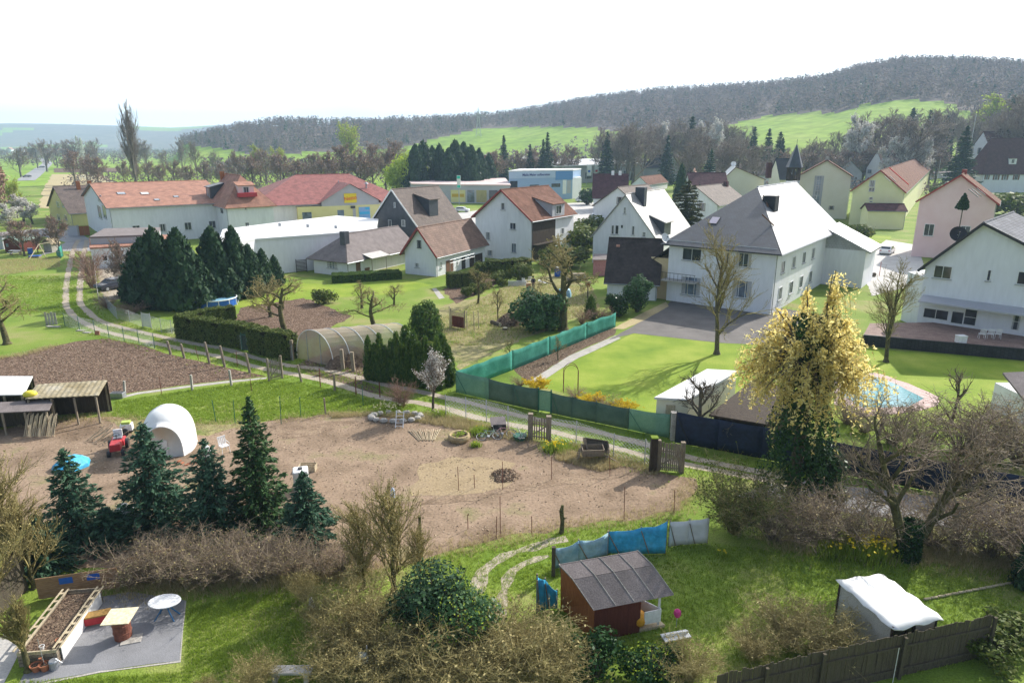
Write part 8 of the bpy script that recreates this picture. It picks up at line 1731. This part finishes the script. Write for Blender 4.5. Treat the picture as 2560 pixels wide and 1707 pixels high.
# yellow willow over an ivy-covered trunk
def willow(name, label, p, H, R):
    t = thing(name, label, "tree", (0, 0, 0)); r2 = random.Random(33); S = [(0, 0, 0, .1, 0, H*.42, .34, .26), (.1, 0, H*.42, -.3, .1, H*.75, .24, .12), (.1, 0, H*.42, .9, -.1, H*.72, .2, .1), (.1, 0, H*.42, .1, .6, H*.7, .18, .1)]; C = []; T_ = []
    for i in range(78):
        a = r2.random()*6.28; q = math.sqrt(r2.random()); e = np.array([math.cos(a)*R*q*1.1, math.sin(a)*R*q*.95, H*(.96-(.40+.14*(i%3==0))*q**1.4+.035*r2.gauss(0, 1))]); b = np.array([.1+.5*math.cos(a), .4*math.sin(a), H*.62]); m = (b+e)/2+np.array([0, 0, .4]); S += [(*b, *m, .07, .045), (*m, *e, .045, .015)]
        for k in range(13):
            f = r2.random(); s0 = m+(e-m)*f; ln = H*(.05+.17*r2.random()); dr = np.array([math.cos(a)*.3+r2.gauss(0, .3), math.sin(a)*.3+r2.gauss(0, .3), -.75+r2.random()*1.0]); s1 = s0+dr*ln*.6; s2 = s1+np.array([dr[0]*.3, dr[1]*.3, -.8])*ln*.55
            T_ += [(*s0, *s1, .010, .008), (*s1, *s2, .008, .005)]; n_ = 19; tt = NR.random((n_, 1)); C.append(np.where(tt < .5, s0+(s1-s0)*tt*2, s1+(s2-s1)*(tt-.5)*2)+NR.normal(size=(n_, 3))*.07)
    link_mesh("trunk", np_mesh("trunk", *segs_mesh(S, 7), M_bark, True), t); c = np.concatenate(C); n1_ = len(c)
    a, b = cards(c, .085, asp=2.2), segs_mesh(T_, 3); Vv, Ff = join([a, b]); me = np_mesh("crown", Vv, Ff, [M_willow, M_twigy]); mi = np.ones(len(Ff), np.int32); mi[:n1_] = 0; me.polygons.foreach_set("material_index", mi); link_mesh("crown", me, t)
    n_ = 9500; z = NR.random(n_)**.9*H*.80; a = NR.random(n_)*6.28; rr = (1.05-.5*(z/(H*.80)))*(.75+.45*np.sin(z*2.1+a*2)*.5+.35*NR.random(n_))*1.6; c = np.stack([.1*z/(H*.42)+rr*np.cos(a), rr*np.sin(a), z], 1); nn = np.stack([np.cos(a), np.sin(a), np.zeros(n_)], 1)+unit(n_)*.6; nn /= np.linalg.norm(nn, axis=1, keepdims=True)
    link_mesh("ivy", np_mesh("ivy", *cards(c, .14, nn, 1.2), M_ivy), t); return place(t, p)
p = gp(1978, 1248); willow("willow", "yellow blooming willow over a trunk thickly wrapped in dark ivy", p, ztop(p, 668), 3.1)
ivb = bush("ivy_bush", 3.2, 1.5, M_ivy, "dark ivy mass at the foot of the yellow willow", n=4200, card=.13, seed=36); place(ivb, gp(2055, 1245), 0, 1.0)
ob = twig_bush("olive_bush", 88, 3.6, 2.3, M_twigy, "large olive-green budding bush at the end of the slatted gate", 90, 22, .010, M_hedge, 5200, .055); p = gp(1835, 1330); place(ob, p, 0, (1.15, 1.15, ztop(p, 1150)/3.5))
wb = bare_tree("bare_tree", 46, 7, M_barkg, M_twig, forks=((-.40, .1), (.48, .05)), label="large spreading bare tree with forked ivy-clad trunk on the lower right lawn", minr=.007, rad=.033, leaf=M_twigy, leafn=700, leafs=.04, depth=4, n1=8, kids=(6, 6, 5), spread=.8, first=.24, up=.26, bend=.2); p = gp(2266, 1395); place(wb, p, 0, (1.1, 1.1, ztop(p, 985)/7))
iv = thing("ivy_cover", "ivy leaves wrapping the lower trunk of the spreading bare tree", "ivy", p); n_ = 2600; z = NR.random(n_)*1.9; a = NR.random(n_)*6.28; rr = .48-.08*z+.08*NR.random(n_); c = np.stack([rr*np.cos(a)+.02*z, rr*np.sin(a), z], 1); link_mesh("foliage", np_mesh("foliage", *cards(c, .1), M_ivy), iv)
wil = Kind([twig_bush("wild_shrub", s_, 2.2, 1.5, M_twig, "x", 46, 18, .009, M_twigy, 700, .035) for s_ in (96, 97, 98)], 2.2)
for i, (u, vb, vt) in enumerate(((1935, 1345, 1205), (2000, 1352, 1228), (2070, 1345, 1215), (2130, 1340, 1235), (2200, 1350, 1232), (2330, 1362, 1238), (2400, 1365, 1225), (2470, 1385, 1240), (2540, 1395, 1235), (2590, 1420, 1240))): wil.at(u, vb, vt, "wild leafless shrub of the hedge between lower lawn and street, %s from the left" % ordinal(i), "wild hedge shrubs along the street", sx=1.45)
for i, (u, vb, vt) in enumerate(((2230, 1110, 1000), (2310, 1120, 1010), (2400, 1130, 985), (2480, 1150, 990), (2550, 1160, 1000), (2160, 1080, 1010), (2120, 1060, 985))): wil.at(u, vb, vt, "bare thicket shrub between pond and navy sheet fence, %s" % ("below the pond", "beside the pond's right tip", "left of the sapling", "right of the sapling", "next to the white hut", "nearest to the willow", "touching the pond's pink edge")[i], "bare thicket shrubs by the pond", sx=1.5)
cv = column_conifer("cypress", 99, 4, .6, M_thujad, "dark clipped cypress at the right edge above the log edging", 2200, .11, .3); p = gp(2562, 1470); place(cv, p, 0, (1.0, 1.0, ztop(p, 1330)/4))
bsh.at(2530, 1600, 1540, "green scrub at the right edge behind the board fence", sx=1.6); bsh.at(2480, 1655, 1590, "ivy-like scrub at the right end of the board fence", sx=1.5)
# foreground spruces
fg = [(200, 1350, 1122, 2.0, M_spruce, "blue-green spruce at the far left of the foreground spruces", 101), (395, 1322, 1056, 2.4, M_spruce, "blue-green spruce in front of the white tunnel", 102), (540, 1332, 1098, 2.2, M_spruce, "blue-green spruce between the tunnel spruce and the tall green one", 103), (655, 1310, 992, 1.9, M_spruceg, "tallest spruce with fresh green needles in the foreground row", 104), (770, 1345, 1180, 1.7, M_spruce, "short dark spruce right of the tall green one", 105), (278, 1356, 1270, 1.6, M_spruce, "small round young spruce beside the white barrel", 106), (110, 1420, 1290, 2.0, M_spruce, "dark small spruce near the hut at the left edge", 107)]
for u, vb, vt, R, m_, lab, sd_ in fg:
    p = gp(u, vb); hh = ztop(p, vt); spruce("spruce", sd_, hh, R*.95, m_, lab, tiers=max(16, int(hh*3.8)), card=.115, dens=1.45, droop=.3, low=.03, pw=.8); place(bpy.data.objects[[o.name for o in bpy.data.objects if o.get("label") == lab][0]], p)
# foreground shrubs and trees
fy = Kind([bare_tree("yellow_twig_tree", s_, 5.5, M_barkg, M_twigy, "x", minr=.007, rad=.018, split=1, leaf=M_twigy, leafn=1500, leafs=.05, depth=3, n1=22, kids=(8, 7), spread=.42, first=.05, up=.38, bend=.14) for s_ in (111, 112)], 5.5)
fy.at(985, 1480, 1165, "tall loose shrub with yellowish twigs in the middle foreground", sx=1.1); fy.at(910, 1470, 1235, "tall loose yellowish shrub left of the tallest one", sx=1.1); fy.at(1050, 1470, 1290, "lower yellowish shrub right of the tallest one", sx=.9)
fy.at(20, 1480, 1150, "dense leafless tree at the left edge above the patio", sx=1.3); fy.at(85, 1470, 1210, "leafless twiggy tree between left edge and spruces", sx=1.1); fy.at(-20, 1560, 1260, "leafless tree cut by the left edge", sx=1.2)
tf = Kind([twig_bush("twiggy_shrub", s_, 2.2, 1.3, M_twigy, "x", 75, 22, .008, M_twigy, 2200, .04) for s_ in (113, 114, 115)], 2.2)
for u, vb, vt, lab, sx in ((1010, 1655, 1520, "tan shrub between the pale border shrubs and the dark evergreen", 1.3), (830, 1700, 1590, "tan shrub at the bottom edge left of the round lamp", 1.3), (1110, 1710, 1590, "tan twiggy shrub right in front of the pale evergreen", 1.4), (1240, 1660, 1520, "tan twiggy shrub between evergreen and playhouse", 1.2), (1340, 1650, 1545, "thin reddish shrub left of the playhouse wall", 1.0), (1720, 1700, 1600, "tan scrub at the left end of the board fence", 1.3), (800, 1560, 1470, "tan shrub beside the white garden figure", 1.0), (915, 1600, 1425, "bushy upright shrub with straw-coloured twigs beside the evergreen", 1.0), (860, 1620, 1490, "low straw-coloured shrub at the lawn border", 1.0), (762, 1500, 1425, "rounded pale shrub at the top of the lower lawn", .9), (940, 1712, 1590, "straw-coloured shrub at the bottom edge, left of the dark evergreen", 1.4), (1180, 1720, 1560, "reddish straw shrub at the bottom edge below the evergreen", 1.5), (1290, 1715, 1545, "twiggy shrub at the bottom edge left of the playhouse", 1.4), (1380, 1720, 1590, "twiggy shrub in front of the playhouse's orange wall", 1.2), (1060, 1740, 1640, "low straw shrub at the bottom edge in the middle", 1.6), (640, 1730, 1640, "wispy pale shrub at the bottom edge of the lower lawn", 1.2), (520, 1740, 1690, "wispy pale shrub at the bottom edge near the patio lawn", 1.0), (1960, 1600, 1500, "reddish leafless shrub left of the canvas canopy", 1.6), (2060, 1640, 1530, "reddish leafless shrub in front of the canvas canopy", 1.5), (1880, 1640, 1560, "reddish leafless shrub farther left of the canopy", 1.4)): tf.at(u, vb, vt, lab, sx=sx)
# hedge row of mixed leafless shrubs under the spruces
for i in range(12):
    u = 330+i*52; wil.at(u, 1462-i*3+r_.uniform(-8, 8), 1330+r_.uniform(-15, 25), "leafless shrub of the dark hedge between spruces and lower lawn, %s from the left" % ordinal(i), "leafless shrubs of the dark hedge", sx=1.2)
eb = bush("evergreen_bush", 3.6, 1.9, M_thujad, "big dark evergreen bush with pale green outer leaves in the middle foreground", n=6500, card=.12, seed=41, mats2=M_laurel, n2=2600, card2=.07); p = gp(1085, 1590); place(eb, p, 0, (1.0, 1.0, ztop(p, 1398)/3.75))
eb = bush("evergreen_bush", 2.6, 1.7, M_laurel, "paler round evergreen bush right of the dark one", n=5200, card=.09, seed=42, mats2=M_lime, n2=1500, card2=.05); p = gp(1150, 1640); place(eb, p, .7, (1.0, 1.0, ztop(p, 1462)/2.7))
iv = bush("ivy_bush", 1.1, 1.0, M_ivy, "low ivy mound with pale stems below the playhouse", n=2400, card=.08, seed=43, mats2=M_lime, n2=500, card2=.05); place(iv, gp(1625, 1690), 0, (1.2, 1.2, 1.0))
iv = bush("ivy_bush", 1.5, 1.2, M_ivy, "dark ivy shrub hiding the playhouse's lower corner", n=2400, card=.09, seed=44); place(iv, gp(1480, 1690), 0, (1.2, 1.0, 1.0))
pl = bare_tree("pollard_tree", 45, 2.3, M_barkg, M_twigy, "small vase-shaped bare tree with dense upright twigs beside the raised bed", minr=.007, rad=.045, split=1, depth=3, n1=26, kids=(10, 5), spread=.5, first=.38, up=.45, bend=.12); p = gp(72, 1676); place(pl, p, 0, (1.15, 1.15, ztop(p, 1490)/2.3))
# ---------------------------------------------------------------- stuff nobody could count
n_ = 6200; XY = []
def fpts(n):
    u = NR.uniform(420, 2700, n*4); y = NR.uniform(430, 1500, n*4); x = (u-1280)/KU*y; z = gz(x, y); q = np.array([px((a, b, c)) for a, b, c in zip(x, y, z)]); ok = (z > 3) & (q[:, 1] < FOREST_EDGE(q[:, 0])) & (y < _ip(YA, u)+60); return np.stack([x, y, z], 1)[ok][:n]
P_ = fpts(9000); k = 34; n_ = len(P_); hh = NR.uniform(8, 14, n_); con = NR.random(n_) < .07
c = np.repeat(P_, k, 0); h_ = np.repeat(hh, k); f = NR.random(n_*k); a = NR.random(n_*k)*6.28; cr = np.repeat(NR.uniform(3.0, 5.6, n_), k)*NR.random(n_*k)**.33*np.where(np.repeat(con, k), 1.15*(1-f), np.sin(np.pi*np.clip(f*.75+.22, 0, 1)))
c = c+np.stack([cr*np.cos(a), cr*np.sin(a), h_*(.12+.86*f)], 1); sz = np.where(np.repeat(con, k), 1.15, .95)
ax = np.tile([0, 0, 1.], (n_*k, 1))+np.stack([.5*np.cos(a), .5*np.sin(a), np.zeros(n_*k)], 1)
nn = np.stack([.8*np.cos(a), .8*np.sin(a), .25+f], 1)+unit(n_*k)*.35; nn /= np.linalg.norm(nn, axis=1, keepdims=True); v, f_ = cards(c, sz*1.15, nn, 1.5, axis=ax+unit(n_*k)*.6); me = np_mesh("forest", v, f_, [M_forest, M_thujad]); me.polygons.foreach_set("material_index", np.repeat(con, k).astype(np.int32)); _tag(link_mesh("forest", me), "grey-violet leafless wood covering the hills", None, None, "stuff")
# far tree lines and valley scrub
XY = []
for (u0, u1, y0, y1, n) in ((0, 560, 900, 1500, 500), (0, 420, 640, 760, 60), (560, 1060, 420, 560, 260), (1050, 1500, 520, 640, 120), (60, 700, 1500, 2300, 700), (240, 640, 285, 420, 130), (620, 1060, 262, 400, 170), (1850, 2330, 262, 330, 120)):
    y = NR.uniform(y0, y1, n); x = (NR.uniform(u0, u1, n)-1280)/KU*y; XY.append(np.stack([x, y, gz(x, y)], 1))
P_ = np.concatenate(XY); n_ = len(P_); k = 16; c = np.repeat(P_, k, 0); f = NR.random(n_*k); a = NR.random(n_*k)*6.28; hh = np.repeat(NR.uniform(5, 12, n_)*np.where(P_[:, 1] < 430, .5, 1), k); cr = np.repeat(NR.uniform(2.5, 5, n_), k)*np.sqrt(NR.random(n_*k))*np.sin(np.pi*np.clip(f*.8+.15, 0, 1))
c = c+np.stack([cr*np.cos(a), cr*np.sin(a), hh*(.05+.9*f)], 1); _tag(link_mesh("treeline", np_mesh("treeline", *cards(c, np.where(c[:, 1] < 430, .6, 1.3), None, 2.0), M_forest)), "hazy scrub and tree lines of the far valley", None, None, "stuff")
def off_ruts(P, d=.40):
    A = np.concatenate([np.linspace(gp(*r_a[i])[:2], gp(*r_a[i+1])[:2], 12) for r_a in (rutA, rutB) for i in range(len(r_a)-1)]); ok = np.ones(len(P), bool)
    for i in range(0, len(P), 2000): ok[i:i+2000] = np.sqrt(((P[i:i+2000, None, :2]-A[None])**2).sum(-1)).min(1) > d
    return P[ok]
# grass tufts on lawns, verges and weeds
lawnL = [(0, 1707), (460, 1680), (470, 1520), (700, 1470), (860, 1560), (820, 1707)]; lawnR = [(1240, 1440), (1500, 1370), (1780, 1360), (2200, 1400), (2560, 1430), (2560, 1650), (2240, 1690), (1640, 1707), (1500, 1600)]
tufts("grass", np.concatenate([inpoly(lawnL, 7000), inpoly(lawnR, 13000), inpoly([(1060, 1400), (1400, 1330), (1700, 1290), (1760, 1350), (1400, 1420), (1200, 1560), (1140, 1480)], 3500)]), .09, M_tuft, .022)
tufts("verge_grass", off_ruts(np.concatenate([along(rutA[3:], 5200, .9), along(rutB[3:], 5200, .9), inpoly([(290, 1004), (480, 974), (668, 950), (760, 958), (930, 1000), (1040, 1015), (1000, 1042), (830, 1034), (690, 1050), (480, 1060), (280, 1040)], 9000), inpoly([(0, 690), (150, 690), (150, 780), (0, 790)], 3500), inpoly([(1380, 1110), (1640, 1175), (1640, 1150), (1400, 1100)], 900)])), .13, M_tuft, .035)
tufts("dry_weeds", np.concatenate([inpoly([(820, 1034), (1110, 1035), (1330, 1095), (1300, 1105), (1100, 1066), (950, 1040), (830, 1046)], 2600), inpoly([(1115, 870), (1085, 805), (1290, 705), (1480, 720), (1500, 770), (1280, 855)], 5000), along([(230, 640), (238, 700), (262, 770)], 900, .5), inpoly([(0, 650), (150, 645), (150, 668), (0, 690)], 2600), along([(1440, 1112), (1640, 1180)], 700, .35), inpoly([(1385, 1120), (1560, 1165), (1500, 1180), (1390, 1150)], 900), along([(1930, 1350), (2560, 1410)], 2200, .6)]), .24, M_tufty, .02, .7)
tufts("meadow_grass", inpoly([(1115, 870), (1085, 805), (1290, 705), (1480, 720), (1500, 770), (1280, 855)], 3800), .18, M_tuft, .022, .6)
tufts("lower_hedge_weeds", np.concatenate([along([(880, 1440), (1060, 1398), (1200, 1358), (1400, 1320), (1600, 1298), (1700, 1275), (1740, 1200)], 1600, .45), along([(690, 1050), (830, 1036), (940, 1030), (1170, 1066), (1420, 1122), (1640, 1178)], 1200, .4), along([(60, 1062), (250, 1043), (480, 1062), (640, 1056)], 900, .5), along([(136, 865), (60, 886), (-30, 900)], 500, .4), along([(300, 1470), (920, 1440)], 2600, .5), along([(870, 1600), (960, 1707)], 900, .6), along([(1100, 1680), (1480, 1707)], 1500, .7)]), .2, M_tufty, .016, .7)
L_ = np.concatenate([inpoly([(60, 900), (136, 870), (191, 858), (272, 850), (389, 880), (523, 912), (640, 938), (343, 976), (60, 985)], 5000), inpoly([(735, 915), (850, 860), (915, 885), (912, 950), (800, 950)], 1600), inpoly([(0, 1100), (250, 1050), (700, 1055), (1040, 1055), (1640, 1185), (1720, 1240), (1400, 1310), (900, 1420), (0, 1380)], 4500), inpoly([(1285, 925), (1480, 838), (1540, 820), (1420, 885), (1330, 948)], 1500), inpoly([(240, 650), (350, 650), (320, 740), (262, 750)], 700)])
L_[:, 2] = .025; _tag(link_mesh("litter", np_mesh("litter", *cards(L_, .07, np.tile([0, 0, 1.], (len(L_), 1))+unit(len(L_))*.5), M_litter)), "dry clods and leaf litter on the bare earth", None, None, "stuff")
for kd in (fruit, tallb, loose, green_b, blos, fir, cone, bsh, tw, th, wil, fy, tf): kd.clean()
# ---------------------------------------------------------------- haze
mh = bpy.data.materials.new("haze"); mh.use_nodes = True; n = mh.node_tree.nodes; n.remove(n["Principled BSDF"])
pv = n.new("ShaderNodeVolumePrincipled"); pv.inputs["Color"].default_value = (.52, .74, 1.0, 1); pv.inputs["Density"].default_value = 2.4e-4
pv.inputs["Anisotropy"].default_value = .08
mh.node_tree.links.new(pv.outputs[0], n["Material Output"].inputs["Volume"])
hb = MB().obox((-7600, -150, -1.5), (15200, 0, 0), (0, 5750, 0), (0, 0, 262)); _tag(hb.build("haze", mh, uv=False), kind="stuff")
